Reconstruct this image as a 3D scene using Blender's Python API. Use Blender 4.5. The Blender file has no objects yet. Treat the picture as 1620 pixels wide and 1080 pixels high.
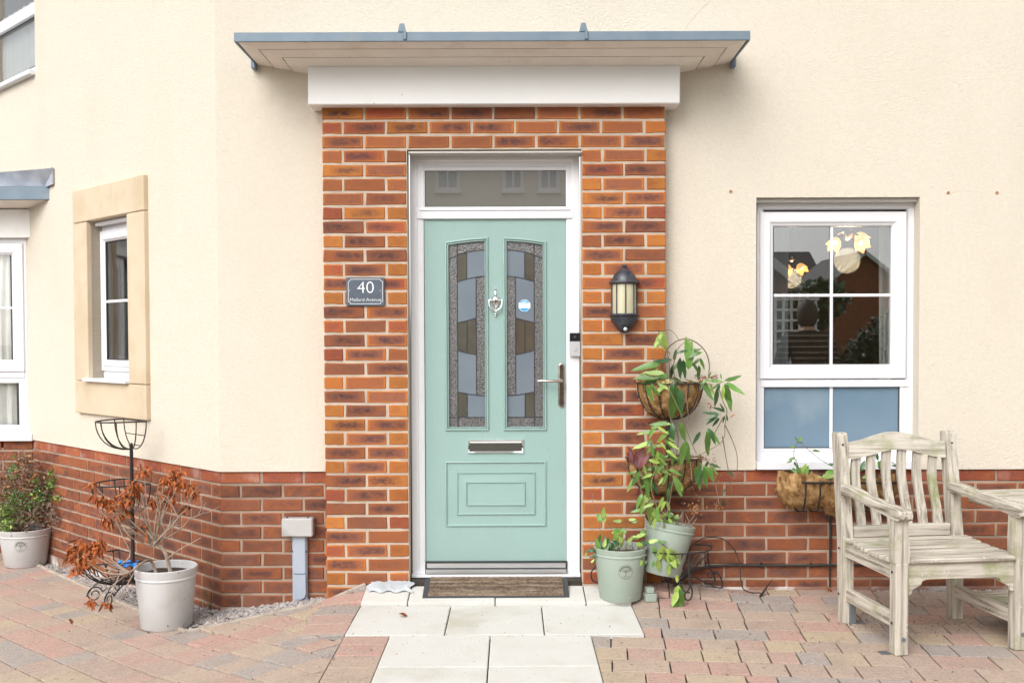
import bpy, math, random
from mathutils import Vector, Matrix, Euler
rnd = random.Random(7)
R = math.radians
sc = bpy.context.scene
col = sc.collection

# ------------------------------------------------------------------ camera
F = 1600.0                      # focal length in photo pixels (photo is 1620 wide)
CAM = Vector((0, -5.4, 1.355))
ROT = Matrix.Rotation(R(90 - 1.5), 3, 'X') @ Matrix.Rotation(R(-0.2), 3, 'Z')
cd = bpy.data.cameras.new('camera'); cam = bpy.data.objects.new('camera', cd); col.objects.link(cam)
cam.matrix_world = Matrix.Translation(CAM) @ ROT.to_4x4()
cd.sensor_width = 36; cd.lens = F / 1620 * 36; cd.shift_y = 37 / 1620
cd.clip_start = .05; cd.clip_end = 600
sc.camera = cam
# ------------------------------------------------------------------ sky, sun, exposure
W = bpy.data.worlds.new('World'); sc.world = W; W.use_nodes = True
wn = W.node_tree; wn.nodes.clear()
SUN_EL, SUN_AZ = 40, 206        # azimuth clockwise from +Y
sky = wn.nodes.new('ShaderNodeTexSky'); sky.sky_type = 'NISHITA'; sky.sun_disc = False
sky.sun_elevation = R(SUN_EL); sky.sun_rotation = R(SUN_AZ); sky.dust_density = 3.0
hs = wn.nodes.new('ShaderNodeHueSaturation'); hs.inputs['Saturation'].default_value = .12
bg = wn.nodes.new('ShaderNodeBackground'); bg.inputs['Strength'].default_value = .15
wo = wn.nodes.new('ShaderNodeOutputWorld')
wn.links.new(sky.outputs[0], hs.inputs['Color']); wn.links.new(hs.outputs[0], bg.inputs[0]); wn.links.new(bg.outputs[0], wo.inputs[0])
sd = bpy.data.lights.new('sun', 'SUN'); sd.energy = 1.0; sd.angle = R(50); sd.color = (1, .98, .955)
so = bpy.data.objects.new('sun', sd); col.objects.link(so)
sv = Vector((math.sin(R(SUN_AZ)) * math.cos(R(SUN_EL)), math.cos(R(SUN_AZ)) * math.cos(R(SUN_EL)), math.sin(R(SUN_EL))))
so.rotation_euler = sv.to_track_quat('Z', 'Y').to_euler(); so.location = (-3, -8, 10)
sc.view_settings.view_transform = 'Standard'; sc.view_settings.look = 'None'
sc.view_settings.gamma = 1; sc.view_settings.use_curve_mapping = False
sc.view_settings.exposure = 0.66
sc.cycles.max_bounces = 8; sc.cycles.transparent_max_bounces = 12

# ------------------------------------------------------------------ measuring helpers
I4 = Matrix.Identity(4)
A45 = R(44); ca, sa = math.cos(A45), math.sin(A45)
C45 = Vector((-1.563, 0, 0))
M45 = Matrix(((ca, sa, 0, C45.x), (-sa, ca, 0, C45.y), (0, 0, 1, 0), (0, 0, 0, 1)))   # local x to the corner, y into the wall
def ray(px, py): return ROT @ Vector(((px - 810) / F, -(py - 577) / F, -1))
def at(px, py, y, M=I4):
    """the point seen at photo pixel px,py on the vertical plane y (in M's own axes)"""
    i = M.inverted(); o = i @ CAM; d = i.to_3x3() @ ray(px, py)
    return o + d * ((y - o.y) / d.y)
def rect(a, b, c, d, y, M=I4):
    p = at(a, b, y, M); q = at(c, d, y, M); r = at(a, d, y, M); s = at(c, b, y, M)
    return ((p.x + r.x) / 2, (q.x + s.x) / 2, (q.z + r.z) / 2, (p.z + s.z) / 2)
def smooth(a, b, x):
    t = max(0, min(1, (x - a) / (b - a))); return t * t * (3 - 2 * t)
def gz(x, y):
    """height of the paved ground"""
    l = 0
    if x < -.88: l = -.14 * min(-.88 - x, .72)
    if x < -1.6: l += -.055 * min(-1.6 - x, 3.4)
    r = .066 * max(0, min(1, (y + .335) / .235)) * smooth(-1.0, -.74, x) * (1 - smooth(.75, 1.3, x))
    return l + r
def ground(px, py):
    z = 0
    for _ in range(30):
        v = ray(px, py); p = CAM + v * ((z - CAM.z) / v.z); z = .5 * z + .5 * gz(p.x, p.y)
    return Vector((p.x, p.y, gz(p.x, p.y)))

# ------------------------------------------------------------------ materials
def mat(name, c, c2=None, rough=.6, metal=0, scale=8, stretch=(1, 1, 1), mix=(.35, .65), bump=0, bscale=60, spec=.5, detail=6,
        stain=None, sscale=2, sramp=(.55, .75), rand=0, trans=0, coat=0, emit=0, bump2=0, b2scale=8, speck=None, spscale=90, spamt=.62, alpha=1, subsurf=0, sstretch=(1, 1, 1), ior=None):
    m = bpy.data.materials.new(name); m.use_nodes = True
    n = m.node_tree.nodes; l = m.node_tree.links
    p = n['Principled BSDF']
    p.inputs['Base Color'].default_value = (*c, 1); p.inputs['Roughness'].default_value = rough
    p.inputs['Metallic'].default_value = metal; p.inputs['Specular IOR Level'].default_value = spec
    if ior: p.inputs['IOR'].default_value = ior
    if coat: p.inputs['Coat Weight'].default_value = coat
    if trans: p.inputs['Transmission Weight'].default_value = trans
    if subsurf: p.inputs['Subsurface Weight'].default_value = subsurf
    if emit: p.inputs['Emission Color'].default_value = (*c, 1); p.inputs['Emission Strength'].default_value = emit
    tc = n.new('ShaderNodeTexCoord'); oi = n.new('ShaderNodeObjectInfo')
    add = n.new('ShaderNodeVectorMath'); add.operation = 'MULTIPLY_ADD'
    add.inputs[1].default_value = (1, 1, 1)
    cb = n.new('ShaderNodeCombineXYZ')
    mu = n.new('ShaderNodeMath'); mu.operation = 'MULTIPLY'; mu.inputs[1].default_value = 37.0
    l.new(oi.outputs['Random'], mu.inputs[0])
    for k in range(3): l.new(mu.outputs[0], cb.inputs[k])
    l.new(tc.outputs['Object'], add.inputs[0]); l.new(cb.outputs[0], add.inputs[2])
    def noise(s, d=detail, st=(1, 1, 1)):
        mp = n.new('ShaderNodeMapping'); mp.inputs['Scale'].default_value = st
        l.new(add.outputs[0], mp.inputs[0])
        t = n.new('ShaderNodeTexNoise'); t.inputs['Scale'].default_value = s; t.inputs['Detail'].default_value = d
        l.new(mp.outputs[0], t.inputs['Vector']); return t.outputs['Fac']
    def ramp(f, a, b):
        r = n.new('ShaderNodeMapRange'); r.inputs[1].default_value = a; r.inputs[2].default_value = b
        r.clamp = True; l.new(f, r.inputs[0]); return r.outputs[0]
    def mixc(f, a, b):
        x = n.new('ShaderNodeMix'); x.data_type = 'RGBA'
        l.new(f, x.inputs[0])
        for s, v in ((6, a), (7, b)):
            if isinstance(v, tuple): x.inputs[s].default_value = (*v, 1)
            else: l.new(v, x.inputs[s])
        return x.outputs[2]
    cur = c
    if c2: cur = mixc(ramp(noise(scale, st=stretch), *mix), c, c2)
    if stain: cur = mixc(ramp(noise(sscale, 8, sstretch), *sramp), cur, stain)
    if speck: cur = mixc(ramp(noise(spscale, 2), spamt, spamt + .05), cur, speck)
    if rand:
        h = n.new('ShaderNodeHueSaturation'); v = n.new('ShaderNodeMapRange')
        v.inputs[3].default_value = 1 - rand; v.inputs[4].default_value = 1 + rand
        l.new(oi.outputs['Random'], v.inputs[0]); l.new(v.outputs[0], h.inputs['Value'])
        if isinstance(cur, tuple): h.inputs['Color'].default_value = (*cur, 1)
        else: l.new(cur, h.inputs['Color'])
        cur = h.outputs[0]
    if not isinstance(cur, tuple): l.new(cur, p.inputs['Base Color'])
    if bump or bump2:
        prev = None
        for st, s in ((bump, bscale), (bump2, b2scale)):
            if not st: continue
            b = n.new('ShaderNodeBump'); b.inputs['Strength'].default_value = min(1, st); b.inputs['Distance'].default_value = .002 * max(1, st)
            l.new(noise(s, 4, stretch), b.inputs['Height'])
            if prev: l.new(prev, b.inputs['Normal'])
            prev = b.outputs[0]
        l.new(prev, p.inputs['Normal'])
    m['nodes'] = 1
    return m

def brick_mat(name, pal, dark, darkness=.8, island=False, stain=None, rim=None):
    """fired brick: body colour from a palette per brick, smoky heart and paler arrises, pits"""
    m = bpy.data.materials.new(name); m.use_nodes = True
    n = m.node_tree.nodes; l = m.node_tree.links; p = n['Principled BSDF']
    p.inputs['Roughness'].default_value = .85; p.inputs['Specular IOR Level'].default_value = .25
    tc = n.new('ShaderNodeTexCoord')
    if island: src = n.new('ShaderNodeNewGeometry').outputs['Random Per Island']
    else: src = n.new('ShaderNodeObjectInfo').outputs['Random']
    def math_(op, a, b=None, clamp=False):
        x = n.new('ShaderNodeMath'); x.operation = op; x.use_clamp = clamp
        for i, v in enumerate((a, b)):
            if v is None: continue
            if isinstance(v, (int, float)): x.inputs[i].default_value = v
            else: l.new(v, x.inputs[i])
        return x.outputs[0]
    cr = n.new('ShaderNodeValToRGB'); cr.color_ramp.interpolation = 'CONSTANT'
    el = cr.color_ramp.elements
    for i, (pos, c) in enumerate(pal):
        e = el[i] if i < 2 else el.new(pos)
        e.position = pos; e.color = (*c, 1)
    l.new(src, cr.inputs[0])
    r2 = math_('FRACT', math_('MULTIPLY', src, 57.31)); r3 = math_('FRACT', math_('MULTIPLY', src, 131.7))
    cb = n.new('ShaderNodeCombineXYZ'); off = math_('MULTIPLY', src, 91.0)
    for k in range(3): l.new(off, cb.inputs[k])
    va = n.new('ShaderNodeVectorMath'); va.operation = 'ADD'; l.new(tc.outputs['Object'], va.inputs[0]); l.new(cb.outputs[0], va.inputs[1])
    def noise(s, d=5, st=(1, 1, 1)):
        mp = n.new('ShaderNodeMapping'); mp.inputs['Scale'].default_value = st; l.new(va.outputs[0], mp.inputs[0])
        t = n.new('ShaderNodeTexNoise'); t.inputs['Scale'].default_value = s; t.inputs['Detail'].default_value = d
        t.inputs['Roughness'].default_value = .6
        l.new(mp.outputs[0], t.inputs['Vector']); return t.outputs['Fac']
    def mr(f, a, b, c=0, d=1):
        r = n.new('ShaderNodeMapRange'); r.inputs[1].default_value = a; r.inputs[2].default_value = b
        r.inputs[3].default_value = c; r.inputs[4].default_value = d; l.new(f, r.inputs[0]); return r.outputs[0]
    def mixc(f, a, b):
        x = n.new('ShaderNodeMix'); x.data_type = 'RGBA'; l.new(f, x.inputs[0])
        for s, v in ((6, a), (7, b)):
            if isinstance(v, tuple): x.inputs[s].default_value = (*v, 1)
            else: l.new(v, x.inputs[s])
        return x.outputs[2]
    body = mixc(mr(noise(25), .3, .7), cr.outputs[0], mixc(mr(noise(9), .35, .65), cr.outputs[0], (.36, .12, .045)))
    # smoky heart
    if island: mask = mr(noise(14, 3, (1, 1, 2)), .42, .6)
    else:
        sx = n.new('ShaderNodeSeparateXYZ'); l.new(tc.outputs['Generated'], sx.inputs[0])
        ex = math_('ABSOLUTE', math_('SUBTRACT', sx.outputs[0], .5)); ex2 = math_('ABSOLUTE', math_('ADD', math_('SUBTRACT', sx.outputs[0], .5), math_('MULTIPLY', math_('SUBTRACT', math_('FRACT', math_('MULTIPLY', src, 311.3)), .5), .34))); ez = math_('ABSOLUTE', math_('SUBTRACT', sx.outputs[2], .5))
        nz = math_('MULTIPLY', math_('SUBTRACT', noise(22), .5), .16)
        mx = mr(math_('ADD', ex2, nz), .47, .20); mz = mr(math_('ADD', ez, math_('MULTIPLY', nz, 1.6)), .46, .10)
        mask = math_('MULTIPLY', mx, mz)
        if rim:
            rx = mr(math_('ADD', ex, math_('MULTIPLY', nz, .5)), .435, .455); rz_ = mr(math_('ADD', ez, nz), .34, .40)
            rm = math_('MULTIPLY', math_('MAXIMUM', rx, rz_), mr(r3, .15, .5)); body = mixc(rm, body, rim)
    amt = mr(r2, .12, .4, 0, darkness)                   # some bricks are hardly flashed
    mask = math_('MULTIPLY', math_('MULTIPLY', mask, amt), mr(noise(30, 4, (1, 1, 1.6)), .22, .56))
    c = mixc(mask, body, dark)
    pits = mr(noise(120, 2), .66, .72)
    c = mixc(math_('MULTIPLY', pits, .75), c, (.035, .028, .035))
    c = mixc(math_('MULTIPLY', math_('MULTIPLY', mr(noise(40, 3), .60, .70), mask), .9), c, (.04, .038, .055))
    if stain: c = mixc(math_('MULTIPLY', mr(noise(6, 6), .52, .68), .55), c, stain)
    hv = n.new('ShaderNodeHueSaturation'); hv.inputs['Saturation'].default_value = 1.03; l.new(c, hv.inputs['Color']); l.new(mr(r3, 0, 1, .84, 1.14), hv.inputs['Value'])
    l.new(hv.outputs[0], p.inputs['Base Color'])
    b = n.new('ShaderNodeBump'); b.inputs['Strength'].default_value = .6; b.inputs['Distance'].default_value = .003
    l.new(noise(60, 5), b.inputs['Height']); l.new(b.outputs[0], p.inputs['Normal'])
    m['nodes'] = 1
    return m

def palette_mat(name, pal, rough=.85, bump=.5, bscale=120, darken=(.05, .045, .04), island=False):
    m = bpy.data.materials.new(name); m.use_nodes = True
    n = m.node_tree.nodes; l = m.node_tree.links; p = n['Principled BSDF']
    p.inputs['Roughness'].default_value = rough; p.inputs['Specular IOR Level'].default_value = .3
    tc = n.new('ShaderNodeTexCoord')
    src = n.new('ShaderNodeNewGeometry').outputs['Random Per Island'] if island else n.new('ShaderNodeObjectInfo').outputs['Random']
    cr = n.new('ShaderNodeValToRGB'); cr.color_ramp.interpolation = 'CONSTANT'
    el = cr.color_ramp.elements
    for i, (pos, c) in enumerate(pal):
        e = el[i] if i < 2 else el.new(pos)
        e.position = pos; e.color = (*c, 1)
    l.new(src, cr.inputs[0])
    mu = n.new('ShaderNodeMath'); mu.operation = 'MULTIPLY'; mu.inputs[1].default_value = 71; l.new(src, mu.inputs[0])
    cb = n.new('ShaderNodeCombineXYZ')
    for k in range(3): l.new(mu.outputs[0], cb.inputs[k])
    va = n.new('ShaderNodeVectorMath'); va.operation = 'ADD'; l.new(tc.outputs['Object'], va.inputs[0]); l.new(cb.outputs[0], va.inputs[1])
    def noise(s, d=5):
        t = n.new('ShaderNodeTexNoise'); t.inputs['Scale'].default_value = s; t.inputs['Detail'].default_value = d
        l.new(va.outputs[0], t.inputs['Vector']); return t.outputs['Fac']
    def mr(f, a, b, c=0, d=1):
        r = n.new('ShaderNodeMapRange'); r.inputs[1].default_value = a; r.inputs[2].default_value = b
        r.inputs[3].default_value = c; r.inputs[4].default_value = d; l.new(f, r.inputs[0]); return r.outputs[0]
    def mixc(f, a, b):
        x = n.new('ShaderNodeMix'); x.data_type = 'RGBA'; l.new(f, x.inputs[0])
        for s, v in ((6, a), (7, b)):
            if isinstance(v, tuple): x.inputs[s].default_value = (*v, 1)
            else: l.new(v, x.inputs[s])
        return x.outputs[2]
    c = mixc(mr(noise(11), .3, .65, .05, .55), cr.outputs[0], (.40, .31, .255))
    c = mixc(mr(noise(60, 3), .35, .7, 0, .35), c, (.60, .50, .42))
    c = mixc(mr(noise(150, 2), .56, .70, 0, .5), c, darken)
    c = mixc(mr(noise(5, 7), .52, .75, 0, .35), c, (.24, .20, .17))
    c = mixc(mr(noise(45, 2), .7, .74, 0, .7), c, (.03, .03, .02))
    l.new(c, p.inputs['Base Color'])
    b = n.new('ShaderNodeBump'); b.inputs['Strength'].default_value = bump; b.inputs['Distance'].default_value = .003
    l.new(noise(bscale), b.inputs['Height']); l.new(b.outputs[0], p.inputs['Normal'])
    m['nodes'] = 1
    return m

ORANGE = (.45, .18, .052); REDOR = (.30, .11, .056); RED = (.32, .086, .052); BRN = (.25, .10, .062)
MT = dict(
    render=mat('cream_render', (.715, .65, .548), (.685, .62, .52), rough=.95, spec=.1, scale=45, bump=2.2, bscale=160, bump2=1.0, b2scale=70, stain=(.65, .58, .48), sscale=1.1, sstretch=(1.5, 1.5, .7), sramp=(.5, .9), speck=(.45, .38, .29), spscale=32, spamt=.77),
    render_dirty=mat('dirty_render', (.62, .5, .36), (.5, .4, .3), rough=.95, spec=.1, scale=20),
    mortar=mat('mortar', (.57, .47, .375), (.48, .39, .31), rough=.95, spec=.1, scale=14, bump=1, bscale=300, stain=(.36, .29, .23), sscale=5, sramp=(.6, .8)),
    mortar2=mat('plinth_mortar', (.44, .335, .26), (.36, .27, .205), rough=.95, spec=.1, scale=9, bump=1, bscale=300, stain=(.26, .19, .15), sscale=5, sramp=(.5, .75)),
    brick=brick_mat('porch_brick', [(0, REDOR), (.25, BRN), (.58, REDOR), (.74, RED), (.86, ORANGE)], (.11, .052, .045), 1, rim=(.43, .155, .05)),
    brickh=brick_mat('porch_brick_header', [(0, ORANGE), (.45, RED), (.65, (.42, .15, .045)), (.85, REDOR)], (.15, .07, .05), .25, rim=(.45, .16, .045)),
    plinth=brick_mat('plinth_brick', [(0, (.20, .080, .050)), (.3, (.17, .072, .048)), (.6, (.24, .088, .05)), (.85, (.145, .066, .048))], (.075, .042, .042), .8, stain=(.25, .12, .08), rim=(.27, .095, .05)),
    plinth_i=brick_mat('far_plinth_brick', [(0, (.26, .095, .052)), (.3, (.24, .085, .05)), (.6, (.28, .10, .052)), (.85, (.20, .08, .05))], (.09, .05, .05), .7, island=True),
    cap=brick_mat('capping_brick', [(0, (.30, .085, .055)), (.4, (.27, .075, .05)), (.7, (.35, .11, .06))], (.2, .07, .055), .4, stain=(.46, .32, .27)),
    stone=mat('reconstituted_stone', (.60, .485, .34), (.66, .55, .41), rough=.9, spec=.2, scale=2.5, bump=.5, bscale=300, stain=(.53, .42, .27), sscale=4, sramp=(.5, .8)),
    upvc=mat('white_upvc', (.79, .79, .82), rough=.25, spec=.5, c2=(.77, .77, .79), scale=2, stain=(.70, .69, .66), sscale=3, sramp=(.68, .9)),
    white=mat('white_board', (.83, .82, .80), (.80, .79, .77), rough=.5, scale=3, stain=(.70, .67, .61), sscale=4, sramp=(.6, .85), speck=(.25, .22, .18), spscale=28, spamt=.77),
    soffit=mat('soffit_board', (.86, .81, .74), (.80, .74, .67), rough=.6, scale=6, stain=(.6, .52, .43), sscale=4, sramp=(.58, .85), speck=(.2, .17, .13), spscale=30, spamt=.74),
    zinc=mat('blue_grey_zinc', (.15, .205, .255), (.18, .235, .285), rough=.5, metal=.15, scale=9, bump=.2, bscale=40, stain=(.22, .25, .27), sscale=7, sramp=(.6, .75)),
    lead=mat('lead_sheet', (.33, .36, .42), (.5, .53, .58), rough=.5, metal=.2, scale=6, mix=(.4, .6), bump=.6, bscale=15),
    drip=mat('metal_lintel_lip', (.55, .53, .49), rough=.4, metal=.3),
    door=mat('sage_green_door_skin', (.29, .425, .395), (.30, .435, .405), rough=.33, coat=.15, scale=3, stretch=(1, 1, .08), bump=.6, bscale=200, stain=(.27, .39, .355), sscale=2.2, sramp=(.52, .85), speck=(.18, .25, .21), spscale=24, spamt=.765),
    dark=mat('dark_gap', (.02, .02, .02), rough=.9),
    gasket=mat('black_gasket', (.03, .03, .032), rough=.6),
    alu=mat('aluminium', (.7, .7, .71), (.6, .6, .62), rough=.3, metal=.9, scale=20, stretch=(.1, 1, 1)),
    chrome=mat('chrome', (.82, .8, .79), rough=.07, metal=1),
    worn=mat('worn_chrome', (.55, .47, .42), (.4, .33, .29), rough=.22, metal=1, scale=30),
    came=mat('lead_came', (.07, .075, .09), rough=.4, metal=.6),
    gl_grey=mat('obscure_grey_glass', (.155, .148, .145), (.05, .05, .052), rough=.2, scale=110, bump=1.2, bscale=140, spec=1, ior=1.7, detail=3),
    gl_blue=mat('frosted_pale_glass', (.165, .205, .245), (.20, .24, .28), rough=.10, scale=3, spec=.9, ior=1.9, bump=.08, bscale=8),
    gl_olive=mat('olive_glass', (.105, .095, .068), (.075, .068, .055), rough=.08, scale=9, spec=.9, ior=1.9, bump=.15, bscale=14),
    gl_top=mat('grey_top_light_glass', (.14, .135, .12), rough=.012, spec=1, ior=2.3),
    gl_film=mat('blue_obscured_glass', (.15, .235, .315), (.18, .265, .345), rough=.2, scale=3.5, spec=.9, ior=1.6, stain=(.27, .345, .40), sscale=3.2, sramp=(.58, .85), bump=.2, bscale=160),
    slate=mat('slate_plaque', (.075, .095, .125), (.09, .11, .14), rough=.55, scale=40, bump=.3, bscale=120),
    print=mat('white_print', (.82, .84, .86), rough=.5),
    stick_b=mat('blue_sticker', (.05, .36, .72), rough=.4),
    stick_w=mat('white_sticker', (.78, .82, .84), rough=.4),
    black=mat('black_plastic', (.018, .018, .02), rough=.22, coat=.3),
    silver=mat('silver_plastic', (.55, .56, .58), rough=.4, metal=.3),
    wire=mat('black_coated_wire', (.018, .017, .017), (.03, .025, .022), rough=.5, scale=30),
    lamp=mat('weathered_black_lantern', (.028, .032, .042), (.05, .056, .068), rough=.42, scale=25, bump=.4, bscale=80, stain=(.12, .13, .14), sscale=16, sramp=(.58, .75)),
    lampglass=mat('cream_lantern_glass', (.62, .58, .38), (.5, .47, .33), rough=.15, scale=9, stretch=(1, 1, .3), spec=.8),
    tube=mat('lamp_tube', (.75, .76, .66), rough=.4),
    coir=mat('coir_fibre', (.42, .245, .10), (.15, .08, .035), rough=1, spec=.05, scale=45, stretch=(1,1,.5), bump=3, bscale=70, stain=(.58, .38, .19), sscale=18, sramp=(.48, .66)),
    soil=mat('potting_soil', (.07, .048, .035), (.03, .02, .015), rough=1, scale=60, bump=2, bscale=60),
    potg=mat('sage_green_pot', (.315, .375, .315), (.35, .41, .35), rough=.45, scale=5, speck=(.48, .51, .45), spscale=70, spamt=.70, stain=(.27, .32, .26), sscale=6, sramp=(.55, .8), bump=.2, bscale=40),
    potw=mat('pale_grey_pot', (.55, .55, .545), (.60, .60, .595), rough=.5, scale=5, speck=(.2, .17, .13), spscale=38, spamt=.70, stain=(.45, .44, .41), sscale=5, sramp=(.55, .8), bump=.2, bscale=40),
    emb=mat('pot_emblem_print', (.15, .14, .11), rough=.7),
    rust=mat('dried_leaf', (.40, .115, .022), (.22, .055, .018), rough=.7, scale=30, rand=.5),
    tan=mat('dried_flower', (.45, .22, .08), (.3, .14, .06), rough=.8, scale=30, rand=.3),
    bark=mat('pale_twig', (.42, .34, .27), (.26, .19, .14), rough=.8, scale=25, bump=.5, bscale=90),
    bark2=mat('brown_twig', (.17, .10, .07), (.25, .17, .12), rough=.8, scale=25),
    stemg=mat('green_stem', (.16, .2, .06), (.22, .15, .07), rough=.6, scale=14),
    leaf_d=mat('dark_green_leaf', (.022, .075, .022), (.04, .11, .03), rough=.35, scale=20, rand=.3, spec=.6),
    leaf_m=mat('mid_green_leaf', (.075, .185, .03), (.125, .24, .045), rough=.35, scale=14, stretch=(1, 3, 1), rand=.35, spec=.5, stain=(.22, .20, .05), sscale=9, sramp=(.66, .8)),
    leaf_l=mat('yellow_green_leaf', (.23, .36, .06), (.33, .43, .10), rough=.4, scale=14, stretch=(1, 3, 1), rand=.3, spec=.5, stain=(.36, .27, .08), sscale=9, sramp=(.66, .8)),
    leaf_r=mat('wine_red_leaf', (.16, .04, .04), (.10, .03, .03), rough=.5, scale=20, rand=.3),
    teak=mat('weathered_grey_timber', (.58, .53, .455), (.20, .17, .13), rough=.95, spec=.1, scale=60, stretch=(1, 1, .06), mix=(.42, .74), bump=2, bscale=90, stain=(.29, .30, .15), sscale=6, sramp=(.55, .72), speck=(.60, .57, .52), spscale=90, spamt=.66),
    teakx=mat('weathered_grey_board', (.60, .55, .475), (.21, .18, .14), rough=.95, spec=.1, scale=60, stretch=(.06, 1, 1), mix=(.42, .74), bump=2, bscale=90, stain=(.29, .31, .15), sscale=6, sramp=(.55, .72), speck=(.62, .59, .54), spscale=90, spamt=.66),
    teaky=mat('weathered_grey_rail', (.59, .54, .46), (.18, .15, .115), rough=.95, spec=.1, scale=60, stretch=(1, .06, 1), mix=(.42, .70), bump=2.2, bscale=90, stain=(.29, .30, .15), sscale=7, sramp=(.58, .76), speck=(.62, .59, .54), spscale=90, spamt=.66),
    galv=mat('galvanised_steel', (.22, .25, .28), rough=.5, metal=.6),
    gboxm=mat('grey_plastic_cover', (.44, .43, .42), (.5, .49, .475), rough=.5, scale=6, stain=(.34, .32, .3), sscale=12, sramp=(.6, .8)),
    gduct=mat('grey_duct', (.36, .41, .49), (.41, .46, .53), rough=.35, scale=5),
    slab=mat('cream_paving_slab', (.66, .65, .615), (.63, .615, .57), rough=.85, scale=7, bump=1.1, bscale=120, stain=(.47, .44, .35), sscale=3.2, sramp=(.54, .82), speck=(.22, .18, .13), spscale=60, spamt=.71),
    joint=mat('dark_jointing_sand', (.060, .048, .036), (.035, .03, .024), rough=1, scale=40, bump=1.5, bscale=200),
    footing=mat('stained_footing', (.33, .19, .14), (.25, .13, .09), rough=.95, scale=10, bump=1, bscale=120, stain=(.66, .63, .60), sscale=5, sramp=(.5, .62)),
    kerb=mat('mortar_edging', (.48, .42, .35), (.36, .31, .26), rough=.95, scale=16, bump=1, bscale=120),
    gravel=palette_mat('grey_gravel', [(0, (.38, .39, .42)), (.3, (.20, .21, .23)), (.55, (.56, .55, .55)), (.8, (.28, .27, .27))], island=True),
    matr=mat('mat_rubber', (.055, .058, .062), rough=.8, bump=.4, bscale=90),
    matb=mat('mat_ribbing', (.23, .17, .12), (.12, .088, .065), rough=1, spec=.05, scale=70, bump=2, bscale=220, stain=(.38, .31, .24), sscale=9, sramp=(.5, .8), rand=.3),
    curtain=mat('cream_curtain', (.80, .78, .74), (.72, .70, .66), rough=.9, scale=8),
    curtain2=mat('grey_curtain', (.30, .33, .34), rough=.9),
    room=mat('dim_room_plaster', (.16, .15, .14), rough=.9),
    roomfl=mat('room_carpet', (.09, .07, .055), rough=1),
    hair=mat('dark_hair', (.018, .014, .012), (.035, .028, .022), rough=.6, scale=60),
    skin=mat('skin', (.50, .30, .21), rough=.5),
    trouser=mat('dark_trousers', (.03, .03, .04), rough=.9),
    cloth=mat('white_rag', (.52, .55, .58), (.44, .47, .49), rough=.9, scale=14),
    crumb=palette_mat('soil_crumb', [(0, (.05, .035, .02)), (.5, (.12, .07, .04)), (.8, (.03, .025, .02))], island=True),
    bluep=mat('blue_packet', (.02, .18, .62), (.04, .26, .72), rough=.35, scale=16),
    far_cream=mat('far_cream_wall', (.74, .70, .60), (.78, .73, .63), rough=.95, scale=.3),
    far_brick=mat('far_red_brick', (.36, .13, .06), (.25, .085, .045), rough=.95, scale=8),
    far_tile=mat('far_roof_tile', (.12, .11, .115), (.08, .075, .08), rough=.8, scale=5),
    far_tile_o=mat('far_orange_tile', (.34, .12, .055), (.25, .08, .04), rough=.8, scale=5),
    far_win=mat('far_window_glass', (.30, .33, .36), rough=.1, spec=1),
    tarmac=mat('tarmac', (.05, .05, .052), (.065, .064, .062), rough=.9, scale=30, bump=.5, bscale=80),
    lawn=mat('lawn_grass', (.045, .09, .02), (.07, .12, .03), rough=1, scale=3, bump=1, bscale=40),
    trunk=mat('tree_bark', (.09, .065, .045), (.05, .038, .028), rough=.95, scale=10, bump=1, bscale=20),
)
# striped jumper
def stripe_mat():
    m = bpy.data.materials.new('black_and_white_striped_knit'); m.use_nodes = True
    n = m.node_tree.nodes; l = m.node_tree.links; p = n['Principled BSDF']; p.inputs['Roughness'].default_value = .95
    tc = n.new('ShaderNodeTexCoord'); sx = n.new('ShaderNodeSeparateXYZ'); l.new(tc.outputs['Object'], sx.inputs[0])
    a = n.new('ShaderNodeMath'); a.operation = 'MULTIPLY'; a.inputs[1].default_value = 21; l.new(sx.outputs[2], a.inputs[0])
    f = n.new('ShaderNodeMath'); f.operation = 'FRACT'; l.new(a.outputs[0], f.inputs[0])
    c = n.new('ShaderNodeValToRGB'); c.color_ramp.interpolation = 'CONSTANT'
    e = c.color_ramp.elements; e[0].color = (.02, .018, .018, 1); e[1].position = .62; e[1].color = (.42, .40, .38, 1)
    e2 = e.new(.72); e2.color = (.02, .018, .018, 1); e3 = e.new(.84); e3.color = (.30, .29, .28, 1); e4 = e.new(.9); e4.color = (.02, .018, .018, 1)
    l.new(f.outputs[0], c.inputs[0]); l.new(c.outputs[0], p.inputs['Base Color'])
    return m
MT['stripe'] = stripe_mat()
def window_glass(name, tint=(1, 1, 1), F0=.10):
    m = bpy.data.materials.new(name); m.use_nodes = True
    n = m.node_tree.nodes; l = m.node_tree.links; n.remove(n['Principled BSDF'])
    t = n.new('ShaderNodeBsdfTransparent'); t.inputs[0].default_value = (*tint, 1)
    g = n.new('ShaderNodeBsdfGlossy'); g.inputs['Roughness'].default_value = 0.0
    lw = n.new('ShaderNodeLayerWeight'); lw.inputs[0].default_value = .5
    p = n.new('ShaderNodeMath'); p.operation = 'POWER'; p.inputs[1].default_value = 5; l.new(lw.outputs['Facing'], p.inputs[0])
    q = n.new('ShaderNodeMath'); q.operation = 'MULTIPLY_ADD'; q.inputs[1].default_value = 1 - F0; q.inputs[2].default_value = F0; l.new(p.outputs[0], q.inputs[0])
    x = n.new('ShaderNodeMixShader'); l.new(q.outputs[0], x.inputs[0]); l.new(t.outputs[0], x.inputs[1]); l.new(g.outputs[0], x.inputs[2])
    l.new(x.outputs[0], n['Material Output'].inputs[0]); return m
MT['glass'] = window_glass('clear_window_glass', (.92, .94, .94), .25)
MT['glass2'] = window_glass('side_window_glass', (.96, .97, .97), .10)
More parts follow.
